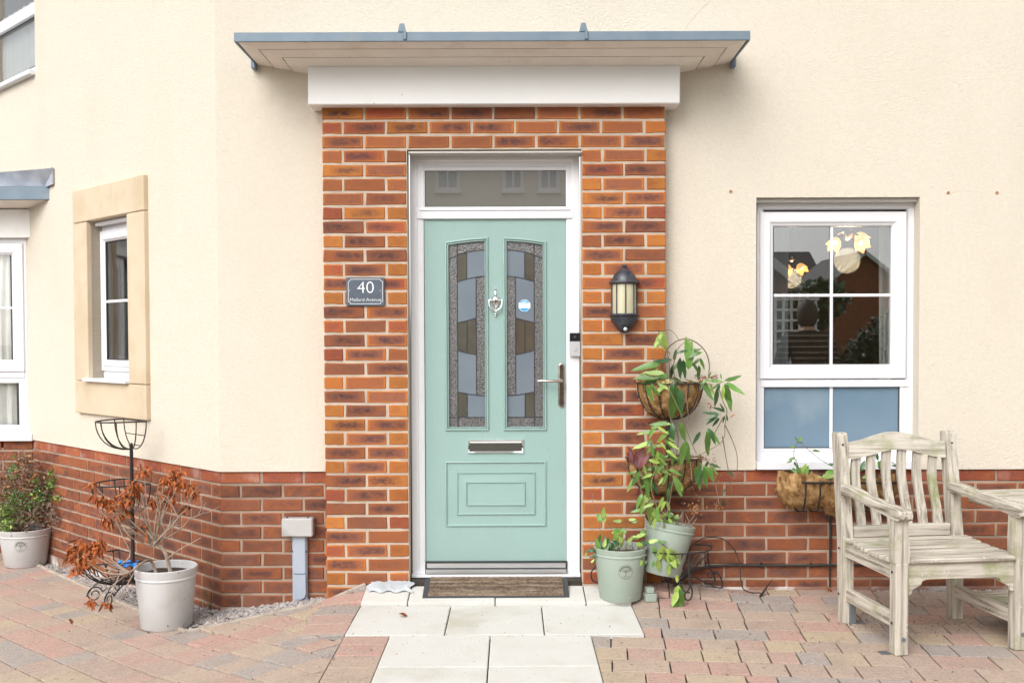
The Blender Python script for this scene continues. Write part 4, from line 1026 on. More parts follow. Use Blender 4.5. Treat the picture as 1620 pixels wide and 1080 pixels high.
mb = MB(); mb.ball((lx, PY - .065, lz(520.5)), .011, 14, 8, (1, .6, 1)); obj('sensor_lens', mb, 'silver', lan, sm=True)

# meter cable box and duct on the plinth
r = rect(446, 819.5, 495, 848.5, -.05)
cb_ = thing('cable_box', 'beige cable junction box with grey duct below it on the brick plinth', 'utility box', ((r[0] + r[1]) / 2, 0, -.11))
mb = MB(); mb.bev(r[0], r[1], -.062, -.002, r[2], r[3], .006); obj('cover', mb, 'gboxm', cb_)
mb = MB(); mb.bev(r[0] + .02, r[0] + .028, -.04, -.032, r[3] - .002, r[3] + .005, .001); mb.bev(r[1] - .032, r[1] - .024, -.04, -.032, r[3] - .002, r[3] + .005, .001); obj('cover_clip', mb, 'black', cb_)
q = rect(462.5, 849, 484.5, 952, -.035)
zj = at(473, 908, -.035).z
mb = MB(); mb.bev(q[0] - .003, q[1] + .003, -.022, -.001, q[2] - .05, r[2] + .004, .003); obj('duct_back', mb, 'gduct', cb_)
mb = MB(); mb.bev(q[0] + .003, q[1] - .003, -.034, -.0225, zj + .001, r[2], .004); obj('duct_cover', mb, 'gduct', cb_)
lw_ = at(473, 960, -.04).z
st = stadium((q[0] + q[1]) / 2, at(473, 948, -.04).z, zj - .001, (q[1] - q[0]) / 2 - .003); st = [p if p[1] < zj - .05 else (p[0], zj - .001) if abs(p[0] - (q[0] + q[1]) / 2) > .02 else (p[0], zj - .001) for p in st]
mb = MB(); mb.prism(st, -.041, -.0225); obj('duct_cover', mb, 'gduct', cb_, label='pale rounded lower duct cover')
for px, py in ((463, 872), (484, 872)):
    p = at(px, py, -.03); mb = MB(); mb.bev(p.x - .003, p.x + .003, -.026, -.0215, p.z - .006, p.z + .006, .001); obj('duct_clip', mb, 'black', cb_)
# black hose along the wall
pts = [at(1062, 930, -.12), at(1085, 912, -.06), at(1103, 899, -.03), at(1125, 895, -.016), at(1160, 893.5, -.013), at(1260, 894, -.013), at(1370, 893, -.013), at(1500, 892, -.013)]
pts += [Vector((3.4, -.013, pts[-1].z))]
hz_ = thing('wall_cable', 'black cable clipped along the foot of the brick wall behind the bench', 'cable', (pts[0].x, -.02, pts[0].z))
mb = MB(); mb.tube(pts, .0072, 8); obj('cable_run', mb, 'wire', hz_, sm=True)
for px in (1116, 1204, 1283, 1380): 
    p = at(px, 893.5, -.01); mb = MB(); mb.bev(p.x - .003, p.x + .003, -.021, .001, p.z - .014, p.z + .014, .002); obj('clip', mb, 'wire', hz_)

# ================================================================== ROOMS BEHIND THE WINDOWS
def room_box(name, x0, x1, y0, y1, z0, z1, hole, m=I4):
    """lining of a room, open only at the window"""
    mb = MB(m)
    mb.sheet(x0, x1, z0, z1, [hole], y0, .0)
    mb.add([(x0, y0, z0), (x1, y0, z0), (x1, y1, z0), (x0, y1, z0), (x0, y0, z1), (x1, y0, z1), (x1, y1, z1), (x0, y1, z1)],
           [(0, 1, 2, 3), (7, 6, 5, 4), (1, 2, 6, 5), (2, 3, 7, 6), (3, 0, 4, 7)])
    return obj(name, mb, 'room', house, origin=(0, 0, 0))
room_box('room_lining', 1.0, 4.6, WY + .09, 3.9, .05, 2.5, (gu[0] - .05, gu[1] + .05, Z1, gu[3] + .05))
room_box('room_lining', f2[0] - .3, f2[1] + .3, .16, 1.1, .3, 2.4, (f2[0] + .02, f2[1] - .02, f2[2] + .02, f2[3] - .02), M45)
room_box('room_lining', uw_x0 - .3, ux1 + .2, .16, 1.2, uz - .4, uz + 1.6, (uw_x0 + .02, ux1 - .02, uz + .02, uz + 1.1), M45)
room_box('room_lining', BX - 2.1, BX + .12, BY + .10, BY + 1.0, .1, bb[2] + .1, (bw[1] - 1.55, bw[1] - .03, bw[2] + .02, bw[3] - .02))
def curtain(x0, x1, z0, z1, y, amp, folds, label, M=I4, m='curtain', tilt=0):
    mb = MB(M); n = folds * 6; vs = []; fs = []
    for j in range(9):
        z = lerp(z1, z0, j / 8)
        for i in range(n + 1):
            t = i / n; ph = 2 * math.pi * folds * t
            vs.append((lerp(x0, x1, t) + tilt * j / 8 + .006 * math.sin(ph * .37 + j * .3), y + amp * math.sin(ph + .5 * math.sin(ph * .31) + .15 * j) + .3 * amp * math.sin(ph * 2.3 + j), z))
    for j in range(8):
        for i in range(n): a = j * (n + 1) + i; fs.append((a, a + 1, a + n + 2, a + n + 1))
    mb.add(vs, fs); o = obj('curtain', mb, m, None, sm=True); return tag(o, label, 'curtain')
curtain(bw[1] - 1.5, bl[1] + .02, bw[2] - .02, bg_[3] + .05, BY + .075, .014, 22, 'cream pleated curtain behind the glass of the bay window')
cl = at(1246, 470, WY + .28).x
curtain(gu[0] - .06, cl, Z1 - .1, gu[3] + .04, WY + .28, .012, 3, 'pale grey curtain at the left edge of the right hand window', m='curtain2')
c1, c2 = at(1390, 470, WY + .3).x, at(1409, 470, WY + .3).x
curtain(c1, c2, Z1 - .1, gu[3] + .04, WY + .3, .012, 3, 'narrow cream curtain drawn back at the right edge of the right hand window', tilt=.0)
g45 = gr2
curtain(gr2[0] + .02, gr2[0] + .10, gr2[2] - .1, gr2[3] + .05, .24, .01, 2, 'pale curtain edge behind the stone framed window', M45)
curtain(uw_x0 + .1, ux1 - .3, uz + .0, uz + .6, .14, .008, 8, 'cream curtain behind the upper floor window in the photo corner', M45, 'curtain')

def petal_lamp(n_l, base, label, dirs, s=1):
    t = thing('chandelier', label, 'ceiling light', base)
    b = Vector(base)
    mb = MB(); mb.tube([b + Vector((0, 0, 0)), b + Vector((0, 0, 2.48 - b.z))], .008, 8); mb.ball(b, .035, 12, 8); obj('stem', mb, 'worn', t, sm=True)
    for (dx, dz, dy) in dirs:
        e = b + Vector((dx, dy, dz)); mb = MB(); mb.tube([b, b + Vector((dx * .5, dy * .5, dz + .05)), e + Vector((0, 0, .03))], .007, 8); obj('arm', mb, 'worn', t, sm=True)
        out = Vector((dx, dy - .06, -.12)).normalized(); q = out.to_track_quat('Z', 'Y').to_matrix().to_4x4()
        T = Matrix.Translation(e) @ q; mb = MB(T); n = 20; vs = []; fs = []
        for i, (rr, zz) in enumerate(((.012 * s, 0), (.035 * s, .015 * s), (.05 * s, .045 * s), (.056 * s, .075 * s), (.062 * s, .1 * s))):
            for k in range(n):
                w = 2 * math.pi * k / n; wv = 1 + (.12 * i / 4) * math.cos(5 * w)
                vs.append((rr * wv * math.cos(w), rr * wv * math.sin(w), zz + (.018 * s * (i / 4) ** 2) * math.cos(5 * w)))
        for i in range(4):
            for k in range(n): fs.append((i * n + k, i * n + (k + 1) % n, (i + 1) * n + (k + 1) % n, (i + 1) * n + k))
        mb.add(vs, fs); sh = obj('lamp_shade', mb, 'petal', t, sm=True)
        mb = MB(); mb.ball(e + out * .05 * s, .02 * s, 10, 8); obj('bulb', mb, 'bulb', sh, sm=True)
L1 = at(1341, 372, 1.0); petal_lamp(2, tuple(L1), 'lit pendant lamp with amber petal shades seen through the upper right window pane', [(-.085, -.03, -.05), (.03, -.04, -.10), (.055, .01, -.02)], .72)
L2 = at(1252, 408, 2.6); petal_lamp(2, tuple(L2), 'smaller lit pendant lamp deep in the room behind the upper left window pane', [(.045, -.055, -.05), (-.03, -.055, 0)], .7)
for nm, L_, e_ in (('pendant_light', L1, 10), ('far_pendant_light', L2, 5)):
    ld = bpy.data.lights.new(nm, 'POINT'); ld.energy = e_; ld.color = (1, .78, .5); ld.shadow_soft_size = .08
    lo = bpy.data.objects.new(nm, ld); col.objects.link(lo); lo.location = L_ + Vector((.0, 0, -.16))

# ---- the person standing outside beyond the frame, back to the window: the photo shows them mirrored in the pane
def person():
    d = ray(1278, 499); m_ = CAM + d * (8.55 / d.y); px_, py_, zh = m_.x, 2 * .09 - m_.y, m_.z
    P = thing('person', 'person in a dark striped jumper with short dark hair, back turned to the right window', 'person', (px_, py_, gz(px_, py_) + .004), math.pi)
    H = zh + .115; s = H / 1.70
    V = lambda x, y, z: (x * s, y * s, z * s)
    # body by skin modifier
    bones = {'pel': (V(0, 0, .95), .115), 'wai': (V(0, -.0, 1.10), .115), 'che': (V(0, -.01, 1.28), .13), 'nec': (V(0, 0, 1.44), .058), 'hed0': (V(0, .012, 1.52), .055),
             'shL': (V(.17, 0, 1.38), .062), 'shR': (V(-.17, 0, 1.38), .062), 'elL': (V(.25, .03, 1.10), .045), 'elR': (V(-.25, .03, 1.10), .045),
             'wrL': (V(.20, .22, 1.02), .03), 'wrR': (V(-.20, .22, 1.02), .03), 'haL': (V(.17, .30, 1.03), .032), 'haR': (V(-.17, .30, 1.03), .032),
             'hiL': (V(.09, 0, .90), .095), 'hiR': (V(-.09, 0, .90), .095), 'knL': (V(.10, .02, .50), .06), 'knR': (V(-.10, .02, .50), .06),
             'anL': (V(.10, -.02, .09), .04), 'anR': (V(-.10, -.02, .09), .04), 'toL': (V(.12, .15, .035), .035), 'toR': (V(-.12, .15, .035), .035)}
    E_ = [('pel', 'wai'), ('wai', 'che'), ('che', 'nec'), ('nec', 'hed0'), ('che', 'shL'), ('che', 'shR'), ('shL', 'elL'), ('shR', 'elR'), ('elL', 'wrL'), ('elR', 'wrR'), ('wrL', 'haL'), ('wrR', 'haR'),
          ('pel', 'hiL'), ('pel', 'hiR'), ('hiL', 'knL'), ('hiR', 'knR'), ('knL', 'anL'), ('knR', 'anR'), ('anL', 'toL'), ('anR', 'toR')]
    fingers = []
    def skinned(name, bones, E_, m, root, grow=0):
        ks = list(bones); me = bpy.data.meshes.new(name)
        me.from_pydata([bones[k][0] for k in ks], [(ks.index(a), ks.index(b)) for a, b in E_], [])
        o = link(name, me); bpy.context.view_layer.objects.active = o
        md = o.modifiers.new('skin', 'SKIN'); md.use_smooth_shade = True
        for i, k in enumerate(ks):
            me.skin_vertices[0].data[i].radius = (bones[k][1] * s + grow, (bones[k][1] * s + grow) * (.8 if k in ('che', 'wai', 'pel') else 1)); me.skin_vertices[0].data[i].use_root = (k == root)
        sb = o.modifiers.new('sub', 'SUBSURF'); sb.levels = 2; sb.render_levels = 2
        bpy.context.view_layer.update(); dg = bpy.context.evaluated_depsgraph_get(); m2 = bpy.data.meshes.new_from_object(o.evaluated_get(dg))
        bpy.data.objects.remove(o); m2.materials.clear(); m2.materials.append(MT[m])
        for p in m2.polygons: p.use_smooth = True
        q = link(name, m2, P); return q
    for sd_, sg in (('L', 1), ('R', -1)):
        h = bones['ha' + sd_][0]
        for k in range(4):
            a = (h[0] + sg * (k - 1.5) * .018 * s, h[1] + .055 * s, h[2] - .0 * s); b = (a[0], a[1] + (.032 + .006 * (k in (1, 2))) * s, a[2] - .012 * s); c = (b[0], b[1] + .015 * s, b[2] - .02 * s)
            bones[f'f{sd_}{k}a'] = (a, .009); bones[f'f{sd_}{k}b'] = (b, .008); bones[f'f{sd_}{k}c'] = (c, .007)
            E_ += [('ha' + sd_, f'f{sd_}{k}a'), (f'f{sd_}{k}a', f'f{sd_}{k}b'), (f'f{sd_}{k}b', f'f{sd_}{k}c')]
        a = (h[0] - sg * .045 * s, h[1] + .0 * s, h[2]); b = (h[0] - sg * .055 * s, h[1] + .03 * s, h[2] - .01 * s)
        bones[f't{sd_}a'] = (a, .011); bones[f't{sd_}b'] = (b, .009); E_ += [('ha' + sd_, f't{sd_}a'), (f't{sd_}a', f't{sd_}b')]
    skinned('body', bones, E_, 'skin', 'pel')
    g = {k: bones[k] for k in ('pel', 'wai', 'che', 'shL', 'shR', 'elL', 'elR')}
    g['pel'] = (V(0, 0, .98), .125); g['nk'] = (V(0, 0, 1.42), .072); g['nk2'] = (V(0, 0, 1.465), .062)
    for sd_ in 'LR': w0 = Vector(bones['el' + sd_][0]); w1 = Vector(bones['wr' + sd_][0]); g['cf' + sd_] = (tuple(w0.lerp(w1, .85)), .036)
    skinned('jumper', g, [('pel', 'wai'), ('wai', 'che'), ('che', 'nk'), ('nk', 'nk2'), ('che', 'shL'), ('che', 'shR'), ('shL', 'elL'), ('shR', 'elR'), ('elL', 'cfL'), ('elR', 'cfR')], 'stripe', 'pel', .016)
    t = {k: bones[k] for k in ('hiL', 'hiR', 'knL', 'knR')}; t['pel'] = (V(0, 0, .95), .12); t['aL'] = (V(.10, -.02, .1), .05); t['aR'] = (V(-.10, -.02, .1), .05)
    skinned('trousers', t, [('pel', 'hiL'), ('pel', 'hiR'), ('hiL', 'knL'), ('hiR', 'knR'), ('knL', 'aL'), ('knR', 'aR')], 'trouser', 'pel', .012)
    # head turned away: face on the far side
    hc = Vector(V(0, .02, 1.585)); mb = MB(); n, m = 20, 16; vs = []; fs = []
    for i in range(m + 1):
        a = math.pi * i / m
        for k in range(n):
            w = 2 * math.pi * k / n; x = .075 * math.sin(a) * math.cos(w); y = .095 * math.sin(a) * math.sin(w); z = -.115 * math.cos(a)
            if z < -.03: x *= 1 - .25 * (-z - .03) / .08; y = y * (1 - .1 * (-z - .03) / .08) + .012
            if y > .07 and abs(x) < .02 and -.03 < z < .01: y += .018
            vs.append(tuple(hc + Vector((x, y, z)) * s))
    for i in range(m):
        for k in range(n): fs.append((i * n + k, i * n + (k + 1) % n, (i + 1) * n + (k + 1) % n, (i + 1) * n + k))
    mb.add(vs, fs)
    hd = obj('head', mb, 'skin', P, sm=True, world=False)
    for sg in (1, -1):
        mb = MB(); mb.ball(tuple(hc + Vector((sg * .077, .0, -.005)) * s), .03 * s, 10, 8, (.35, .6, 1)); obj('ear', mb, 'skin', hd, sm=True, world=False) if 0 else obj('ear', mb, 'skin', P, sm=True, world=False)
        mb = MB(); mb.ball(tuple(hc + Vector((sg * .03, .092, .01)) * s), .012 * s, 8, 6); obj('eye', mb, 'black', P, sm=True, world=False)
    mb = MB(); mb.beam(tuple(hc + Vector((-.022, .1, -.06)) * s), tuple(hc + Vector((.022, .1, -.06)) * s), .008, .008); obj('mouth', mb, 'leaf_r', P, world=False)
    mb = MB(); vs = []; fs = []; n, m = 28, 16; rr = random.Random(4)
    for i in range(m + 1):
        a = math.pi * (.0 + .80 * i / m)
        for k in range(n):
            w = 2 * math.pi * k / n; front = math.sin(w) > .35
            aa = min(a, math.pi * .36) if front else a
            j = 1 + rr.uniform(-.03, .05)
            vs.append(tuple(hc + Vector((.088 * j * math.sin(aa) * math.cos(w), -.004 + .106 * j * math.sin(aa) * math.sin(w), .002 + .128 * j * math.cos(aa))) * s))
    for i in range(m):
        for k in range(n): fs.append((i * n + k, (i + 1) * n + k, (i + 1) * n + (k + 1) % n, i * n + (k + 1) % n))
    mb.add(vs, fs); obj('hair', mb, 'hair', P, sm=True, world=False)
person()

# ================================================================== GROUND
mb = MB()
xs = [-300, -60, -12] + [-6 + .15 * i for i in range(81)] + [12, 60, 300]
ys = [-300, -80, -20, -8] + [-5 + .15 * i for i in range(51)] + [8, 60, 300]
vs = []; fs = []
for y in ys:
    for x in xs:
        vs.append((x, y, (gz(x, y) if abs(x) < 13 else gz(math.copysign(6, x), y)) - .015))
w = len(xs)
for j in range(len(ys) - 1):
    for i in range(w - 1):
        if ys[j] < -2.7 - 1e-6 or ys[j] > 2.6: pass
        fs.append((j * w + i, j * w + i + 1, (j + 1) * w + i + 1, (j + 1) * w + i))
mb.add(vs, fs); o = obj('ground', mb, 'joint', None, origin=(0, 0, 0)); structure(o, 'sandy bedding under the paving')
mb = MB(); mb.add([(-300, -300, -.33), (300, -300, -.33), (300, -9.5, -.33), (-300, -9.5, -.33)], [(0, 1, 2, 3)])
# road, lawn across the road (only seen mirrored in the glass)
def slab_sheet(name, x0, x1, y0, y1, z, m, label):
    b = MB(); b.add([(x0, y0, z), (x1, y0, z), (x1, y1, z), (x0, y1, z)], [(0, 1, 2, 3)]); structure(obj(name, b, m, None, origin=(0, 0, 0)), label)
slab_sheet('road', -120, 120, -17, -10, .012, 'tarmac', 'grey tarmac road across from the house')
slab_sheet('lawn', -120, 120, -90, -17.2, .010, 'lawn', 'grass on the far side of the road')
slab_sheet('lawn', -120, 120, -9.8, -8.0, .010, 'lawn', 'grass verge on the near side of the road')

# ---- cream slab path
PL, PR, NL, NR = -.770, .601, -.562, .356
Ya, Yb = -.822, -.325
path = part('path', None, 'cream slab path to the front door'); path['kind'] = 'structure'
def tile(me_or_poly, parent, name, m, top=.0, th=.035, ch=.004, jitter=.0015, lift=.004, mesh_cache=None):
    """a paving unit: polygon in x,y with chamfered arrises, tilted to the ground"""
    poly = me_or_poly; n = len(poly)
    ar = sum(poly[i][0] * poly[(i + 1) % n][1] - poly[(i + 1) % n][0] * poly[i][1] for i in range(n))
    if abs(ar) < .0012: return None
    if ar < 0: poly = poly[::-1]
    cx, cy = sum(p[0] for p in poly) / n, sum(p[1] for p in poly) / n
    z = gz(cx, cy); gx_ = (gz(cx + .05, cy) - gz(cx - .05, cy)) / .1; gy_ = (gz(cx, cy + .05) - gz(cx, cy - .05)) / .1
    P = [Vector((p[0] - cx, p[1] - cy)) for p in poly]
    mit = []
    for i in range(n):
        e1 = (P[i] - P[i - 1]); e2 = (P[(i + 1) % n] - P[i])
        if e1.length < 1e-5 or e2.length < 1e-5: mit.append(Vector((0, 0))); continue
        e1.normalize(); e2.normalize(); n1 = Vector((-e1.y, e1.x)); n2 = Vector((-e2.y, e2.x)); d = 1 + n1.dot(n2); mit.append((n1 + n2) / max(d, .5))
    vs = [(P[i].x + mit[i].x * ch, P[i].y + mit[i].y * ch, 0) for i in range(n)] + [(P[i].x, P[i].y, -ch * .5) for i in range(n)] + [(P[i].x, P[i].y, -th) for i in range(n)]
    fs = [tuple(range(n))] + [(i + n, (i + 1) % n + n, (i + 1) % n, i) for i in range(n)] + [(i + 2 * n, (i + 1) % n + 2 * n, (i + 1) % n + n, i + n) for i in range(n)]
    mb = MB(); mb.add(vs, fs); me = mesh_of(name, mb, m)
    o = link(name, me, parent)
    o.matrix_basis = Matrix.Translation((cx, cy, z + lift + rnd.uniform(-jitter, jitter))) @ Matrix(((1, 0, 0, 0), (0, 1, 0, 0), (gx_ + rnd.uniform(-.004, .004), gy_ + rnd.uniform(-.004, .004), 1, 0), (0, 0, 0, 1)))
    return o
def rectp(x0, x1, y0, y1, g=.003): return [(x0 + g, y0 + g), (x1 - g, y0 + g), (x1 - g, y1 - g), (x0 + g, y1 - g)]
w3 = (PR - PL) / 3; w2 = (NR - NL) / 2
for i in range(3): tile(rectp(PL + i * w3, PL + (i + 1) * w3, Ya, Yb), path, 'slab', 'slab', lift=.006, jitter=.0008)
for k in range(3):
    y1 = Ya - k * .445
    for i in range(2): tile(rectp(NL + i * w2, NL + (i + 1) * w2, y1 - .445, y1), path, 'slab', 'slab', lift=.005, jitter=.0008)
cutx = [PL + .0, -.533, -.09, .37, PR]
for a, b in zip(cutx, cutx[1:]):
    tile(rectp(a, b, Yb, -.106), path, 'slab', 'slab', lift=.006, jitter=.0003)
# the dark gap filled with earth in front of the threshold
mb = MB(); mb.bev(OX0 + .003, OX1 - .003, -.104, -.036, .0, .079, .002); structure(obj('door_step', mb, 'joint', None), 'dark earthy strip in front of the threshold')

# ---- block paving
def clip(poly, a, b, c):
    """keep a*x+b*y<=c"""
    out = []; n = len(poly)
    for i in range(n):
        p, q = poly[i], poly[(i + 1) % n]; dp, dq = a * p[0] + b * p[1] - c, a * q[0] + b * q[1] - c
        if dp <= 0: out.append(p)
        if dp * dq < 0: t = dp / (dp - dq); out.append((p[0] + t * (q[0] - p[0]), p[1] + t * (q[1] - p[1])))
    return out
paving = part('paving', None, 'tumbled block paving in pink, buff and grey'); paving['kind'] = 'structure'
BACK = []
def field(origin, ang, region, rows, u0, u1, vis):
    ux, uy = math.cos(ang), math.sin(ang); vx, vy = -uy, ux; lens = (.122, .158, .158, .238, .238, .158)
    for r_ in rows:
        u = u0 - rnd.uniform(0, .2); v = r_ * .1615; last = 0
        while u < u1:
            L = rnd.choice(lens); g = .0035
            j = lambda: rnd.uniform(-.0016, .0016)
            q = [(u + g + j(), v + g + j()), (u + L - g + j(), v + g + j()), (u + L - g + j(), v + .1615 - g + j()), (u + g + j(), v + .1615 - g + j())]
            w = [(origin[0] + a * ux + b * vx, origin[1] + a * uy + b * vy) for a, b in q]
            c = (sum(p[0] for p in w) / 4, sum(p[1] for p in w) / 4)
            w = region(w, c); u += L
            if not w or len(w) < 3: continue
            if vis(c): tile(w, paving, 'paving_block', 'paver', ch=.0022, jitter=.0008, lift=.002)
            else: BACK.append(w)
def visible(c):
    d = ROT.transposed() @ (Vector((c[0], c[1], gz(*c))) - CAM)
    if d.z > -.3: return False
    px = 810 + F * d.x / -d.z; py = 577 - F * d.y / -d.z
    return -60 < px < 1690 and py < 1115
def region_r(w, c):
    if c[1] > .0 or c[1] < -4.2 or c[0] > 4.5: return None
    w = clip(w, -1, 0, -(PR + .002 if c[1] > Ya else NR + .002))
    if c[1] > -.2: w = clip(w, 0, 1, -.008 if c[0] < 1.9 else -.05)
    if c[1] > -1.0 and c[0] < PR + .1 and c[1] < Ya: w = clip(w, 0, 1, 1e9)
    return w
field((.35, -.02), R(-5.5), region_r, range(-26, 4), -.6, 4.6, visible)
# gravel margin outlines on the left
e1, e2, e3, e0 = ground(578, 926), ground(352, 987), ground(294, 1001), ground(55, 893)
def halfplane(p, q):
    # keep the camera's side
    a, b = -(q.y - p.y), (q.x - p.x); c = a * p.x + b * p.y
    if a * CAM.x + b * CAM.y > c: a, b, c = -a, -b, -c
    return a, b, c
HA, HBp = halfplane(e1, e3), halfplane(e0, e3)
def region_l(w, c):
    if c[0] < -5.2 or c[1] < -4.2: return None
    lim = -.985 if c[1] > Ya else -.770
    w = clip(w, 1, 0, lim)
    if not w: return None
    if c[0] < e0.x - .05:
        if c[1] > BY - .03: return None
        return w if abs(c[0]) < 6 else None
    w = clip(w, *(HA if c[0] > e3.x else HBp))
    return w if w and abs(c[0]) < 6 else None
field((-.985, -.05), R(-44), region_l, range(-34, 14), -4.6, 5.0, visible)
for k in range(40):                                 # header columns along the path
    y1 = .02 - k * .1615 - .0
    if y1 < -4: break
    for (xa, xb, lo, hi) in ((-.982, PL - .002, Ya, .1), (-.767, NL - .002, -9, Ya)):
        a, b = max(y1 - .158, lo), min(y1, hi)
        if b - a < .03: continue
        w = [(xa, a + .002), (xb, a + .002), (xb, b - .002), (xa, b - .002)]
        c = ((xa + xb) / 2, (a + b) / 2)
        w = clip(w, *HA)
        if w and len(w) > 2:
            if visible(c): tile(w, paving, 'paving_block', 'paver', ch=.004, jitter=.0015, lift=.002)
            else: BACK.append(w)
mb = MB()
for w in BACK:
    n = len(w); ar = sum(w[i][0] * w[(i + 1) % n][1] - w[(i + 1) % n][0] * w[i][1] for i in range(n))
    if abs(ar) < .001: continue
    if ar < 0: w = w[::-1]
    cx, cy = sum(p[0] for p in w) / n, sum(p[1] for p in w) / n
    vs = [(lerp(p[0], cx, .03), lerp(p[1], cy, .03), gz(*p) + .002) for p in w] + [(p[0], p[1], gz(*p) - .003) for p in w] + [(p[0], p[1], gz(*p) - .03) for p in w]
    mb.add(vs, [tuple(range(n))] + [(i + n, (i + 1) % n + n, (i + 1) % n, i) for i in range(n)] + [(i + 2 * n, (i + 1) % n + 2 * n, (i + 1) % n + n, i + n) for i in range(n)])
o = obj('outer_paving', mb, 'paver_i', paving, kind='stuff', origin=(0, 0, 0))
# mortar edging beside the gravel
mb = MB()
def edging(p, q, w=.022):
    N_ = 10
    for i in range(N_):
        a = p.lerp(q, i / N_); b = p.lerp(q, (i + 1) / N_); a.z = gz(a.x, a.y) + .002 + rnd.uniform(-.002, .002); b.z = gz(b.x, b.y) + .002
        off = Vector((0, w * .5, 0)); mb.beam(a + off, b + off, w, .02, (0, 0, 1), .003)
edging(e1, e3); edging(e3, e0); structure(obj('kerb', mb, 'kerb', None), 'thin mortar edging between the gravel and the block paving')
# gravel
def pebble(mb, x, y, z, s, r):
    pts = []
    for k in range(4):
        w = 2 * math.pi * k / 4 + r.uniform(-.4, .4); q = s * r.uniform(.7, 1.2); pts.append((x + q * math.cos(w), y + q * math.sin(w), z + r.uniform(-.2, .2) * s))
    a = (x + r.uniform(-.3, .3) * s, y + r.uniform(-.3, .3) * s, z + s * r.uniform(.45, .9)); b = (x, y, z - s * .6)
    mb.add(pts + [a, b], [(0, 1, 4), (1, 2, 4), (2, 3, 4), (3, 0, 4), (1, 0, 5), (2, 1, 5), (3, 2, 5), (0, 3, 5)])
mb = MB(); gr = random.Random(3)
n45v = M45.to_3x3() @ Vector((0, 1, 0))
cnt = 0
while cnt < 5200:
    x, y = gr.uniform(-3.6, -.8), gr.uniform(-.7, 2.0)
    if (HA[0] * x + HA[1] * y < HA[2] if x > e3.x else HBp[0] * x + HBp[1] * y < HBp[2]): continue
    if x > -1.56 and y > (-.005 if x < -.99 else -.1): continue
    if x <= -1.56 and (Vector((x, y, 0)) - C45).dot(n45v) > -.005: continue
    cnt += 1; pebble(mb, x, y, gz(x, y) - .012 + gr.uniform(-.004, .006), gr.uniform(.006, .016), gr)
o = obj('gravel', mb, 'gravel', None, origin=(0, 0, 0)); o['kind'] = 'stuff'; o['label'] = 'loose grey gravel between the brick plinth and the paving'
mb = MB()
for _ in range(1500): pebble(mb, gr.uniform(1.95, 4.2), gr.uniform(-.05, -.006), -.010 + gr.uniform(-.003, .008), gr.uniform(.005, .013), gr)
o = obj('gravel', mb, 'gravel', None, origin=(0, 0, 0)); o['kind'] = 'stuff'; o['label'] = 'narrow strip of gravel at the wall behind the bench'
# crumbs of soil and leaf litter
mb = MB()
def litter(cx, cy, sx, sy, n, s0, s1):
    for _ in range(n):
        x, y = gr.gauss(cx, sx), gr.gauss(cy, sy)
        if y > -.03: continue
        pebble(mb, x, y, gz(x, y) + .006, gr.uniform(s0, s1), gr)
for px, py, sx, sy, n in ((660, 915, .03, .012, 60), (905, 915, .03, .012, 60), (1090, 925, .15, .03, 90), (1375, 985, .10, .10, 130), (1480, 990, .2, .08, 120), (1050, 925, .1, .03, 70), (300, 960, .3, .2, 50), (150, 985, .3, .2, 50), (560, 1030, .12, .2, 30), (1300, 1010, .6, .25, 110), (500, 975, .3, .1, 60), (800, 1000, .4, .2, 26), (1200, 935, .3, .03, 60), (1250, 932, .4, .02, 60)):
    g = ground(px, py); litter(g.x, g.y, sx, sy, n, .0015, .0055)
o = obj('soil_crumbs', mb, 'crumb', None, origin=(0, 0, 0)); o['kind'] = 'stuff'; o['label'] = 'scattered soil crumbs and leaf litter on the paving'

# ---- doormat
m0, m1_, m2, m3 = ground(668, 950), ground(901, 948), ground(680, 909), ground(892, 909)
mat_ = thing('doormat', 'worn brown ribbed doormat with dark rubber edge at the front door', 'doormat', ((m0.x + m1_.x) / 2, (m0.y) , gz(0, m0.y)))
ya, yb = m0.y, -.040
xa, xb = m0.x, m1_.x
Nr = 17
mb = MB()
def mz(y): return gz(-.1, min(y, -.08)) + .012
def strip(mb, x0, x1, y0, y1, dz0, dz1):
    vs = [(x0, y0, mz(y0) + dz0), (x1, y0, mz(y0) + dz0), (x1, y1, mz(y1) + dz0), (x0, y1, mz(y1) + dz0), (x0, y0, mz(y0) + dz1), (x1, y0, mz(y0) + dz1), (x1, y1, mz(y1) + dz1), (x0, y1, mz(y1) + dz1)]
    mb.add(vs, [(0, 3, 2, 1), (4, 5, 6, 7), (0, 1, 5, 4), (1, 2, 6, 5), (2, 3, 7, 6), (3, 0, 4, 7)])
for i in range(14):
    a, b = lerp(ya, yb, i / 14), lerp(ya, yb, (i + 1) / 14); strip(mb, xa, xb, a, b, -.02, .002)
obj('rubber_backing', mb, 'matr', mat_)
for i in range(Nr):
    a, b = lerp(ya + .02, yb - .002, i / Nr), lerp(ya + .02, yb - .002, (i + .62) / Nr)
    mb = MB(); n = 60; vs = []; fs = []
    for k in range(n + 1):
        x = lerp(xa + .028, xb - .028, k / n); q = rnd.uniform(-.0008, .0008); h = .011 + rnd.uniform(-.001, .001)
        vs += [(x, a + q, mz(a) + .001), (x, lerp(a, b, .3) + q, mz(a) + h), (x, lerp(a, b, .7) + q, mz(b) + h), (x, b + q, mz(b) + .001)]
    for k in range(n):
        for j in range(3): fs.append((k * 4 + j, k * 4 + 4 + j, k * 4 + 5 + j, k * 4 + 1 + j))
    mb.add(vs, fs); obj('rib', mb, 'matb', mat_)

